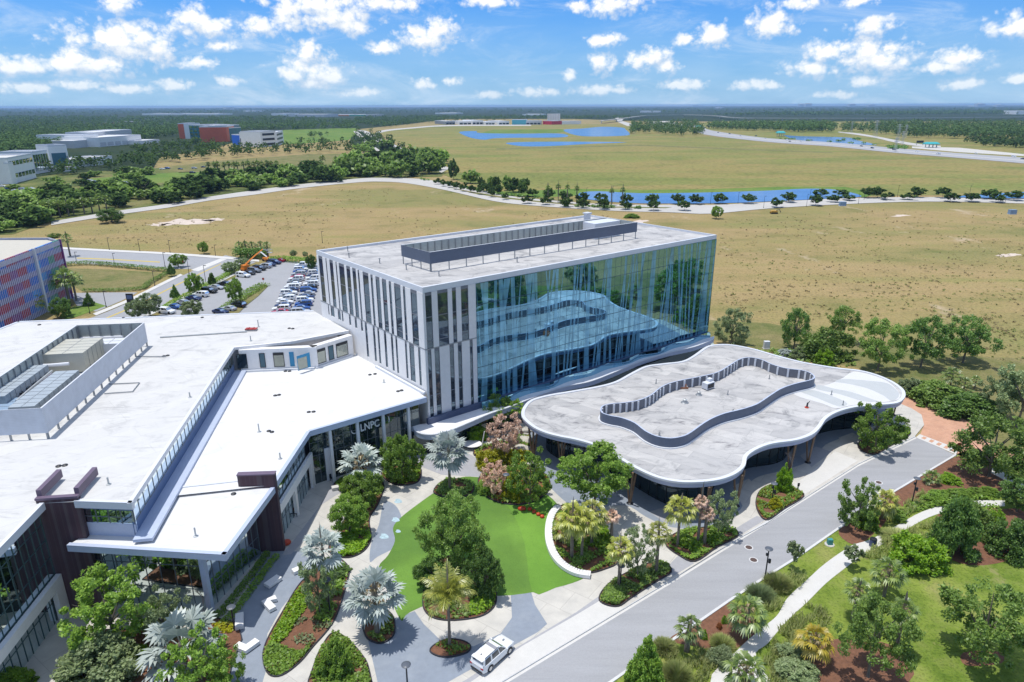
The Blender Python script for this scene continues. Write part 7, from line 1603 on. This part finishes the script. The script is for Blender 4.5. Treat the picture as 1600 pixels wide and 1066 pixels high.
wood('bank_scrub', [(640, 281), (660, 281.5), (700, 290), (740, 298), (790, 307), (850, 314), (850, 312.5), (790, 305), (740, 296), (700, 288), (660, 280.5)], 40, 2.0, 'dark low planting strip along the far kerb of the street', L_DARK, 1.8)

def scrub(poly, n, label, mat, size=.5):
    u0, u1 = min(p[0] for p in poly), max(p[0] for p in poly); v0, v1 = min(p[1] for p in poly), max(p[1] for p in poly); C, S = [], []; c_ = 0
    ph = RNG.uniform(0, 6, 4)
    while c_ < n:
        a, b = RNG.uniform(u0, u1), RNG.uniform(v0, v1)
        if not inside(a, b, poly) or math.sin(a * .03 + ph[0] + 2 * math.sin(b * .05 + ph[1])) + math.sin(a * .011 + b * .06 + ph[2]) < RNG.uniform(-1.2, .9): continue
        c_ += 1; x, y, _ = P(a, b); k = 6; r = size * RNG.uniform(.4, 1.3)
        C.append(np.stack([x + RNG.normal(size=k) * r * .5, y + RNG.normal(size=k) * r * .5, RNG.random(k) * r * .5 + .05], 1)); S.append(np.full(k, r * .6))
    o = link('field_scrub', quads('field_scrub', leaf_quads(np.concatenate(C), np.concatenate(S)), mat)); return tag(o, label, 'scrub', kind='stuff')
L_SCRUB = leafmat('leaf_scrub', (0.204, 0.168, 0.084), (0.360, 0.288, 0.150), .2, 0)
L_SCRUBG = leafmat('leaf_scrub_green', (0.149, 0.184, 0.057), (0.276, 0.287, 0.103), .2, 0)
scrub([(1125, 345), (1330, 328), (1600, 326), (1640, 560), (1560, 570), (1400, 500), (1180, 500), (1120, 480)], 900, 'brown weedy scrub dotted over the tan field right of the tall building', L_SCRUB)
scrub([(1125, 345), (1330, 328), (1600, 326), (1640, 560), (1560, 570), (1400, 500), (1180, 500), (1120, 480)], 700, 'green weedy tufts dotted over the tan field right of the tall building', L_SCRUBG)
scrub([(60, 365), (330, 320), (580, 290), (760, 322), (960, 338), (620, 380), (480, 395), (250, 388), (100, 380)], 700, 'brown weedy scrub dotted over the tan field behind the car park', L_SCRUB, .55)

# ------------------------------------------------------------------ planted beds: mulch, edging, ground cover
def cover(name, poly, n_m2, h, leaf, mat, label, z=ZB, hole=None, patchy=0.0, flat=False):
    xs = [p[0] for p in poly]; ys = [p[1] for p in poly]; A = abs(area(poly)); box = (max(xs) - min(xs)) * (max(ys) - min(ys)); n = int(n_m2 * box)
    X = RNG.uniform(min(xs), max(xs), n); Y = RNG.uniform(min(ys), max(ys), n); ins_ = np.zeros(n, bool); j = len(poly) - 1
    for i in range(len(poly)):
        xi, yi, xj, yj = poly[i][0], poly[i][1], poly[j][0], poly[j][1]; cnd = ((yi > Y) != (yj > Y)) & (X < (xj - xi) * (Y - yi) / (yj - yi + 1e-12) + xi); ins_ ^= cnd; j = i
    w_ = .5 + .28 * np.sin(X * 1.7 + 1.3 * np.sin(Y * 1.1)) + .28 * np.sin(Y * 2.1 + 1.7 * np.sin(X * .9))
    if patchy: ins_ &= (w_ + RNG.uniform(-.12, .12, n)) > patchy
    X, Y, w_ = X[ins_], Y[ins_], w_[ins_]; Z = z + h * (.35 + .65 * np.clip(w_, 0, 1)) * np.sqrt(RNG.random(len(X)))
    if name == 'tall_grass':
        n = len(X); a = RNG.uniform(0, 6.283, n); hh_ = h * RNG.uniform(.5, 1.1, n); B_ = np.stack([X, Y, np.full(n, z)], 1); O_ = np.stack([np.cos(a), np.sin(a), np.zeros(n)], 1); S_ = np.stack([-np.sin(a), np.cos(a), np.zeros(n)], 1); U_ = np.array([0, 0, 1.0])
        Vq = np.empty((n, 4, 3)); m_ = B_ + O_ * .12 * h + U_ * (hh_ * .6)[:, None]; Vq[:, 0] = B_; Vq[:, 1] = m_ + S_ * .05; Vq[:, 2] = B_ + O_ * (.45 * h) + U_ * hh_[:, None]; Vq[:, 3] = m_ - S_ * .05
        return tag(link(name, quads(name, Vq.reshape(-1, 3), mat)), label, 'tall grass', kind='stuff')
    o = link(name, quads(name, leaf_quads(np.stack([X, Y, Z], 1), leaf), mat)); return tag(o, label, 'ground cover', kind='stuff')
m_edge = M('bed_edging', (.035, .035, .045), .6, .2, 2)
def bed(px, label, covers, z=ZB, curve=4):
    poly = [p[:2] for p in W(px, ZP, True, curve)]
    if area(poly) < 0: poly = poly[::-1]
    mb = MB().prism(poly, ZP - .02, z, 0, 0); mb.ring(inset(poly, -.07), inset(poly, .05), ZP - .02, z + .07, 1)
    tag(mb.build('planting_bed', [m_mulch, m_edge]), label, 'bed', kind='structure')
    for (sub, dens, h, leaf, mat, lb, pt) in covers:
        pl = inset(poly, .15) if sub is None else [p[:2] for p in W(sub, ZP, True, 3)]
        cover('ground_cover', pl, dens, h, leaf, mat, lb, z, patchy=pt)
bed([(411, 1030), (417, 1002), (440, 960), (465, 918), (482, 900), (505, 882), (525, 872), (545, 888), (541, 915), (527, 960), (512, 985), (490, 1010), (468, 1036), (440, 1056), (420, 1054)], 'long leaf shaped planted bed between the bench court and the walk',
    [([(412, 1030), (420, 1010), (440, 1012), (470, 1018), (488, 1008), (468, 1034), (440, 1055), (420, 1053)], 90, .5, .2, L_MID, 'dense green cover at the near tip of the long bed', 0), ([(420, 1008), (440, 968), (468, 922), (488, 930), (468, 968), (440, 1005)], 90, .5, .2, L_LIME, 'lime cover along the court side of the long bed', 0), ([(500, 895), (530, 880), (543, 892), (538, 918), (515, 975), (490, 965), (500, 930)], 60, .55, .2, L_MID, 'mixed green cover at the upper part of the long bed', .25), ([(450, 1000), (480, 960), (525, 960), (490, 1008)], 30, .35, .2, L_GREY, 'sparse grey green tufts on the mulch of the long bed', .55)])
bed([(486, 1085), (491, 1040), (504, 1010), (520, 990), (541, 998), (562, 1020), (576, 1045), (573, 1085)], 'pointed planted bed at the bottom centre', [(None, 80, .8, .22, L_MID, 'dense green cover in the bottom centre bed', .2), ([(520, 1045), (545, 1045), (550, 1080), (515, 1080)], 30, .5, .2, L_LIME, 'lime cover in the bottom centre bed', .4)])
bed([(565, 960), (568, 985), (576, 1000), (595, 1006), (611, 998), (617, 985), (613, 962), (590, 950)], 'small round bed under the wide silver palm', [(None, 45, .5, .22, L_OAK, 'dark cover under the wide silver palm', .3), (None, 8, .5, .2, L_YEL, 'yellow flowers under the wide silver palm', .5)])
bed([(661, 935), (664, 955), (680, 967), (710, 970), (750, 964), (771, 950), (776, 930), (770, 905), (740, 880), (700, 870), (670, 890)], 'planted bed under the big turf oak', [([(740, 925), (772, 925), (768, 950), (735, 962)], 90, .6, .2, L_LIME, 'bright green cover at the right of the turf oak bed', 0), (None, 55, .5, .22, L_OAK, 'dark green cover under the big turf oak', .3)])
bed([(672, 1018), (680, 1008), (700, 1000), (722, 1002), (735, 1010), (730, 1020), (705, 1027), (685, 1026)], 'small oval bed at the foot of the feathery palm', [(None, 45, .45, .2, L_MID, 'mixed cover in the small oval bed', .35), (None, 14, .4, .2, L_RUST, 'rusty leaves in the small oval bed', .5)])
bed([(522, 757), (548, 742), (585, 745), (600, 760), (590, 790), (577, 812), (580, 842), (568, 862), (545, 872), (520, 868), (514, 855), (530, 830), (542, 802), (546, 782), (533, 770)], 'winding planted bed in the middle of the plaza walk', [([(525, 755), (545, 748), (555, 765), (540, 775)], 90, .7, .2, L_LIME, 'lime cover at the upper corner of the winding bed', 0), ([(525, 835), (578, 835), (568, 860), (545, 871), (518, 866)], 90, .7, .22, L_LIME, 'bright cover at the lower end of the winding bed', .1), (None, 30, .5, .2, L_MID, 'green cover along the winding bed', .2)])
bed([(596, 740), (603, 750), (618, 758), (640, 758), (655, 751), (656, 730), (625, 714), (600, 724)], 'round bed under the rounded tree before the entrance', [(None, 60, .5, .2, L_LIME, 'lime cover in the round bed before the entrance', .3)])
bed([(679, 772), (684, 758), (700, 750), (722, 750), (739, 758), (736, 772), (710, 779)], 'small bed at the far tip of the turf', [(None, 40, .5, .3, L_OAK, 'dark palm like cover at the far tip of the turf', .3)])
bed([(747, 755), (754, 772), (780, 786), (815, 789), (845, 779), (860, 760), (850, 740), (818, 722), (836, 700), (822, 680), (790, 690), (748, 700), (741, 712), (766, 724), (752, 742)], 'large bed of lime and dry pink planting by the pavilion tip', [([(742, 712), (770, 705), (830, 705), (820, 722), (770, 724)], 90, .7, .2, L_YEL, 'yellow cover under the dry pink trees', .15), (None, 40, .7, .25, L_MID, 'mixed green cover in the large lime and pink bed', .35), (None, 14, .6, .25, L_RUST, 'rusty leaves in the large lime and pink bed', .6)])
bed([(868, 800), (862, 815), (862, 850), (872, 872), (888, 888), (918, 896), (945, 890), (966, 878), (957, 850), (942, 820), (905, 795), (880, 790)], 'planted bed of yellow palms inside the curved bench', [([(890, 830), (940, 820), (955, 850), (930, 860)], 90, .8, .22, L_LIME, 'bright green cover between the yellow palms', .1), (None, 55, .6, .22, L_MID, 'green cover in the yellow palm bed', .35)])
bed([(936, 935), (949, 915), (975, 898), (1010, 882), (1036, 879), (1049, 894), (1021, 912), (986, 935), (966, 948), (945, 945)], 'planted bed with the disc lamp beside the drive', [(None, 95, .6, .2, L_OAK, 'dark green cover in the disc lamp bed', .12), ([(938, 936), (950, 922), (975, 925), (965, 946), (945, 944)], 60, .6, .2, L_MID, 'brighter cover at the near tip of the disc lamp bed', 0)])
bed([(1040, 850), (1060, 832), (1100, 825), (1141, 825), (1153, 838), (1120, 856), (1086, 878), (1060, 868)], 'planted bed before the pavilion front', [(None, 80, .6, .22, L_MID, 'dense green cover before the pavilion front', .25), ([(1060, 845), (1110, 838), (1120, 850), (1080, 868)], 60, .8, .24, L_LIME, 'bright green cover before the pavilion front', .25)])
bed([(1181, 785), (1190, 765), (1215, 757), (1241, 764), (1256, 776), (1225, 796), (1200, 813), (1187, 805)], 'small planted bed with a lamp by the pavilion', [(None, 70, .5, .2, L_MID, 'mixed green cover in the lamp bed', .3), (None, 25, .4, .2, L_RUST, 'orange tinted cover in the lamp bed', .5)])
bed([(1341, 700), (1350, 685), (1385, 668), (1400, 664), (1423, 678), (1390, 698), (1365, 711)], 'planted bed at the far end of the drive kerb', [([(1380, 690), (1408, 670), (1422, 678), (1390, 697)], 110, .4, .18, L_LIME, 'bright lawn like cover at the end bed', 0), (None, 50, .6, .22, L_OAK, 'dark cover in the end bed', .3)])
bed([(100, 1090), (120, 1030), (150, 985), (240, 985), (300, 985), (330, 965), (372, 975), (378, 1000), (362, 1040), (350, 1110), (90, 1140)], 'garden bed of red mulch along the glass hall', [([(100, 1085), (130, 1020), (180, 1010), (200, 1060), (170, 1100)], 70, .7, .24, L_MID, 'green cover at the bottom left of the garden bed', .2), ([(335, 975), (370, 978), (360, 990), (340, 988)], 90, .4, .18, L_YEL, 'yellow cover at the hall corner of the garden bed', 0), ([(230, 990), (262, 990), (255, 1012), (225, 1010)], 14, .5, .2, L_YEL, 'yellow clumps on the mulch of the garden bed', .55)], curve=0)
# lower planting in the park and along the verge
cover('ground_cover', [p[:2] for p in W([(1390, 800), (1420, 790), (1500, 776), (1560, 772), (1560, 782), (1500, 784), (1440, 798), (1400, 815)], 0)], 26, .7, .3, L_MID, 'green planting along the outer side of the path bend', 0, patchy=.2)
cover('tall_grass', [p[:2] for p in W([(1180, 918), (1240, 895), (1262, 905), (1215, 955), (1180, 960)], 0)], 60, .9, .34, L_GRASS, 'tall olive grass between the lamp and the path', 0, patchy=.25)
cover('tall_grass', [p[:2] for p in W([(1370, 850), (1420, 828), (1460, 815), (1465, 840), (1420, 870), (1380, 880), (1350, 872)], 0)], 60, .9, .34, L_GRASS, 'tall pale grass on the park side of the path bend', 0, patchy=.3)
cover('tall_grass', [p[:2] for p in W([(1010, 1060), (1040, 1030), (1090, 1015), (1130, 1030), (1105, 1064), (1060, 1085)], 0)], 60, .8, .34, L_GRASS, 'tall pale grass beside the conical tree', 0, patchy=.35)
cover('tall_grass', [p[:2] for p in W([(1185, 1050), (1215, 985), (1260, 945), (1300, 960), (1280, 1010), (1250, 1080), (1180, 1090)], 0)], 60, .8, .36, L_GRASS, 'tall olive grass between the path and the yellow palm', 0, patchy=.4)
cover('tall_grass', [p[:2] for p in W([(1395, 800), (1440, 770), (1460, 775), (1440, 795), (1410, 812)], 0)], 60, .8, .34, L_GRASS, 'tall pale grass around the lamp at the path bend', 0, patchy=.3)
cover('garden_scrub', [p[:2] for p in W([(1170, 548), (1240, 548), (1300, 560), (1340, 572), (1300, 575), (1220, 562)], 0)], 9, .9, .45, L_OAK, 'low scrub behind the pavilion roof edge', 0, patchy=.45)

# ------------------------------------------------------------------ air, sky, sun, camera
hz = MB(); hz.box((0, 14000, -2), (64000, 34000, 62)); m, nt, out = newmat('haze_air')
pv = nt.add('VolumePrincipled'); pv.inputs['Color'].default_value = (.42, .66, 1.0, 1); pv.inputs['Density'].default_value = HAZE; pv.inputs['Anisotropy'].default_value = .0
nt.ln(pv.outputs[0], out.inputs[1])
if HAZE > 0: tag(hz.build('haze', m), 'pale blue air that fades the far woods', 'haze', kind='stuff')

SUNV = Vector((-.20, .01, 1)).normalized(); ELEV = math.asin(SUNV.z); AZ = math.atan2(SUNV.x, SUNV.y)
sl = bpy.data.lights.new('sun', 'SUN'); sl.energy = 3.8; sl.angle = math.radians(.53); sl.color = (1, .965, .90)
so = bpy.data.objects.new('sun', sl); COL.objects.link(so); so.rotation_euler = (-SUNV).to_track_quat('-Z', 'Y').to_euler(); so.location = (0, 0, 200)
wd = bpy.data.worlds.new('World'); SC.world = wd; wd.use_nodes = True; nt = NT(wd); nt.n.clear()
out = nt.add('OutputWorld'); bg = nt.add('Background'); nt.ln(bg.outputs[0], out.inputs[0]); bg.inputs[1].default_value = .18
sky = nt.add('TexSky', sky_type='NISHITA'); sky.sun_disc = False; sky.sun_elevation = ELEV; sky.sun_rotation = AZ; sky.altitude = 50; sky.air_density = 1.0; sky.dust_density = .6; sky.ozone_density = 2.0
tc = nt.add('TexCoord'); sx = nt.add('SeparateXYZ'); nt.ln(tc.outputs['Generated'], sx.inputs[0])
def mth(op, a, b=None, clamp=False):
    n = nt.add('Math', operation=op); n.use_clamp = clamp
    for i, v in enumerate((a, b)):
        if v is None: continue
        if hasattr(v, 'is_output'): nt.ln(v, n.inputs[i])
        else: n.inputs[i].default_value = v
    return n.outputs[0]
azn = mth('ARCTAN2', sx.outputs[0], sx.outputs[1]); eln = mth('ARCSINE', sx.outputs[2])
cmb = nt.add('CombineXYZ'); nt.ln(azn, cmb.inputs[0]); nt.ln(eln, cmb.inputs[1])
CL = [(520, 24, 90, 26), (500, 6, 110, 16), (190, 62, 90, 22), (110, 104, 110, 14), (670, 58, 60, 20), (1370, 92, 70, 22), (490, 112, 56, 26), (190, 8, 34, 14), (212, 62, 48, 26), (200, 80, 60, 16), (245, 72, 34, 26), (120, 95, 48, 20), (175, 100, 36, 16), (50, 105, 50, 12), (20, 106, 20, 10), (310, 98, 36, 10), (300, 34, 36, 22), (330, 44, 44, 14), (405, 42, 44, 16), (350, 70, 30, 8), (450, 20, 34, 30), (515, 30, 56, 18), (540, 40, 60, 12), (600, 6, 70, 14), (480, 84, 26, 22), (465, 118, 34, 16), (520, 122, 34, 14), (490, 130, 50, 10), (685, 48, 40, 20), (660, 62, 50, 14), (600, 74, 38, 10),
      (765, 3, 50, 10), (960, 6, 60, 18), (945, 64, 38, 13), (905, 12, 30, 8), (1200, 32, 36, 18), (1205, 46, 40, 14), (1255, 6, 30, 10), (1340, 2, 34, 8), (1108, 56, 38, 16), (1070, 62, 20, 9), (940, 98, 28, 18), (1015, 92, 44, 18), (1040, 104, 28, 12), (890, 118, 16, 9), (1285, 82, 34, 18), (1270, 108, 46, 14), (1355, 80, 40, 22), (1380, 100, 50, 12), (1358, 42, 38, 14), (1500, 92, 42, 13), (1470, 106, 60, 8), (1590, 42, 42, 16),
      (355, 128, 22, 9), (275, 133, 34, 10), (120, 132, 60, 9), (40, 138, 60, 8), (705, 127, 20, 8), (660, 132, 26, 8), (1070, 134, 44, 9), (1185, 134, 50, 8), (1350, 128, 36, 10), (940, 140, 60, 9), (840, 145, 50, 8), (1500, 132, 36, 8), (200, 140, 60, 8), (560, 145, 50, 7), (1590, 124, 20, 8), (1310, 148, 40, 6), (770, 148, 40, 6)]
def sky_density(off):
    vec = cmb.outputs[0]
    if off:
        ad = nt.add('VectorMath', operation='ADD'); nt.ln(vec, ad.inputs[0]); ad.inputs[1].default_value = (off[0], off[1], 0); vec = ad.outputs[0]
    mn = None
    for (u, v, ru, rv_) in CL:
        d = Vector(ray(u, v)).normalized(); a, e = math.atan2(d.x, d.y), math.asin(d.z)
        ra, re = ru / F * 1.02, rv_ / F * 1.3
        mp = nt.add('VectorMath', operation='MULTIPLY_ADD'); nt.ln(vec, mp.inputs[0]); mp.inputs[1].default_value = (1 / ra, 1 / re, 0); mp.inputs[2].default_value = (-a / ra, -e / re, 0)
        ln_ = nt.add('VectorMath', operation='LENGTH'); nt.ln(mp.outputs[0], ln_.inputs[0])
        mn = ln_.outputs['Value'] if mn is None else mth('MINIMUM', mn, ln_.outputs['Value'])
    mpp = nt.add('Mapping'); mpp.inputs['Scale'].default_value = (1, 1.15, 1); nt.ln(vec, mpp.inputs[0])
    nz = nt.add('TexNoise'); nz.inputs['Scale'].default_value = 42; nz.inputs['Detail'].default_value = 6; nz.inputs['Roughness'].default_value = .6; nt.ln(mpp.outputs[0], nz.inputs['Vector'])
    dv_ = nt.add('VectorMath', operation='MULTIPLY_ADD'); nt.ln(nz.outputs['Color'], dv_.inputs[0]); dv_.inputs[1].default_value = (.012, .012, 0); nt.ln(mpp.outputs[0], dv_.inputs[2])
    vo = nt.add('TexVoronoi'); vo.inputs['Scale'].default_value = 75; vo.inputs['Detail'].default_value = 2.5; vo.inputs['Roughness'].default_value = .55; nt.ln(dv_.outputs[0], vo.inputs['Vector'])
    s = mth('SUBTRACT', 1.0, mn); s = mth('ADD', s, mth('MULTIPLY', mth('SUBTRACT', nz.outputs['Fac'], .5), 1.35))
    return s, (mth('ADD', s, mth('MULTIPLY', mth('SUBTRACT', .42, vo.outputs['Distance']), .6)) if not off else None)
S0, D0 = sky_density(None)
mr = nt.add('MapRange', interpolation_type='SMOOTHSTEP'); nt.ln(D0, mr.inputs[0]); mr.inputs[1].default_value = -.26; mr.inputs[2].default_value = .52
# thicker parts are white, thin rims and undersides a little blue
D1, _ = sky_density((-.004, .011))
th = nt.add('MapRange', interpolation_type='SMOOTHSTEP'); nt.ln(mth('ADD', mth('SUBTRACT', S0, D1), mth('MULTIPLY', D0, .22)), th.inputs[0]); th.inputs[1].default_value = -.30; th.inputs[2].default_value = .46
# low thin veil near the horizon
ve = nt.add('TexNoise'); ve.inputs['Scale'].default_value = 9; ve.inputs['Detail'].default_value = 6; mp2 = nt.add('Mapping'); mp2.inputs['Scale'].default_value = (1, 4, 1); nt.ln(cmb.outputs[0], mp2.inputs[0]); nt.ln(mp2.outputs[0], ve.inputs['Vector'])
hz_ = nt.add('MapRange'); nt.ln(eln, hz_.inputs[0]); hz_.inputs[1].default_value = .0; hz_.inputs[2].default_value = .15; hz_.inputs[3].default_value = 1.0; hz_.inputs[4].default_value = 0
veil = mth('MULTIPLY', hz_.outputs[0], ramp(nt, ve.outputs['Fac'], [(.35, (.72, .72, .72)), (.65, (1, 1, 1))]))
hs = nt.add('HueSaturation'); hs.inputs['Saturation'].default_value = SKYSAT; hs.inputs['Value'].default_value = SKYVAL; nt.ln(sky.outputs[0], hs.inputs['Color'])
tf = nt.add('MapRange', interpolation_type='SMOOTHSTEP'); nt.ln(eln, tf.inputs[0]); tf.inputs[1].default_value = .155; tf.inputs[2].default_value = .32; tf.inputs[3].default_value = 1; tf.inputs[4].default_value = 0
tn = mixc(nt, tf.outputs[0], hs.outputs[0], mixc(nt, 1.0, hs.outputs[0], SKYTINT, 'MULTIPLY'))
c1 = mixc(nt, mth('MULTIPLY', veil, .93), tn, tuple(k * CLB for k in (.44, .66, .90)))
cc = mixc(nt, th.outputs[0], tuple(k * CLB for k in (.66, .76, .90)), tuple(k * CLB for k in (1.08, 1.08, 1.07)))
up_ = nt.add('MapRange'); nt.ln(eln, up_.inputs[0]); up_.inputs[1].default_value = -.002; up_.inputs[2].default_value = .055; up_.inputs[3].default_value = .3; up_.inputs[4].default_value = 1.0
wn = nt.add('TexNoise'); wn.inputs['Scale'].default_value = 7; wn.inputs['Detail'].default_value = 8; wn.inputs['Roughness'].default_value = .65; wn.inputs['Distortion'].default_value = .6
mpw = nt.add('Mapping'); mpw.inputs['Scale'].default_value = (1, 3.2, 1); nt.ln(cmb.outputs[0], mpw.inputs[0]); nt.ln(mpw.outputs[0], wn.inputs['Vector'])
ww = nt.add('MapRange', interpolation_type='SMOOTHSTEP'); nt.ln(wn.outputs['Fac'], ww.inputs[0]); ww.inputs[1].default_value = .48; ww.inputs[2].default_value = .75; ww.inputs[4].default_value = .55
c1 = mixc(nt, ww.outputs[0], c1, tuple(k * CLB for k in (.72, .84, .98)))
c2 = mixc(nt, mth('MULTIPLY', mr.outputs[0], up_.outputs[0]), c1, cc)
nt.ln(c2, bg.inputs[0])

cam = bpy.data.cameras.new('camera'); co = bpy.data.objects.new('camera', cam); COL.objects.link(co); SC.camera = co
cam.sensor_width = 36; cam.lens = 36 * F / 1600; cam.clip_start = .5; cam.clip_end = 80000
Rr, Dn, Fw = Vector((1, 0, 0)), Vector((0, -sp, -cp)), Vector((0, cp, -sp))
xa = cr * Rr + sr * Dn; ya = sr * Rr - cr * Dn; za = -Fw
co.matrix_world = Matrix(((xa.x, ya.x, za.x, 0), (xa.y, ya.y, za.y, 0), (xa.z, ya.z, za.z, H), (0, 0, 0, 1)))
SC.view_settings.view_transform = 'Standard'; SC.view_settings.look = 'None'; SC.view_settings.exposure = EXPO; SC.view_settings.gamma = 1
SC.cycles.use_denoising = True; SC.cycles.max_bounces = 6; SC.cycles.diffuse_bounces = 3; SC.cycles.glossy_bounces = 3; SC.cycles.transmission_bounces = 4; SC.cycles.volume_bounces = 0; SC.cycles.transparent_max_bounces = 4
SC.cycles.sample_clamp_indirect = 6
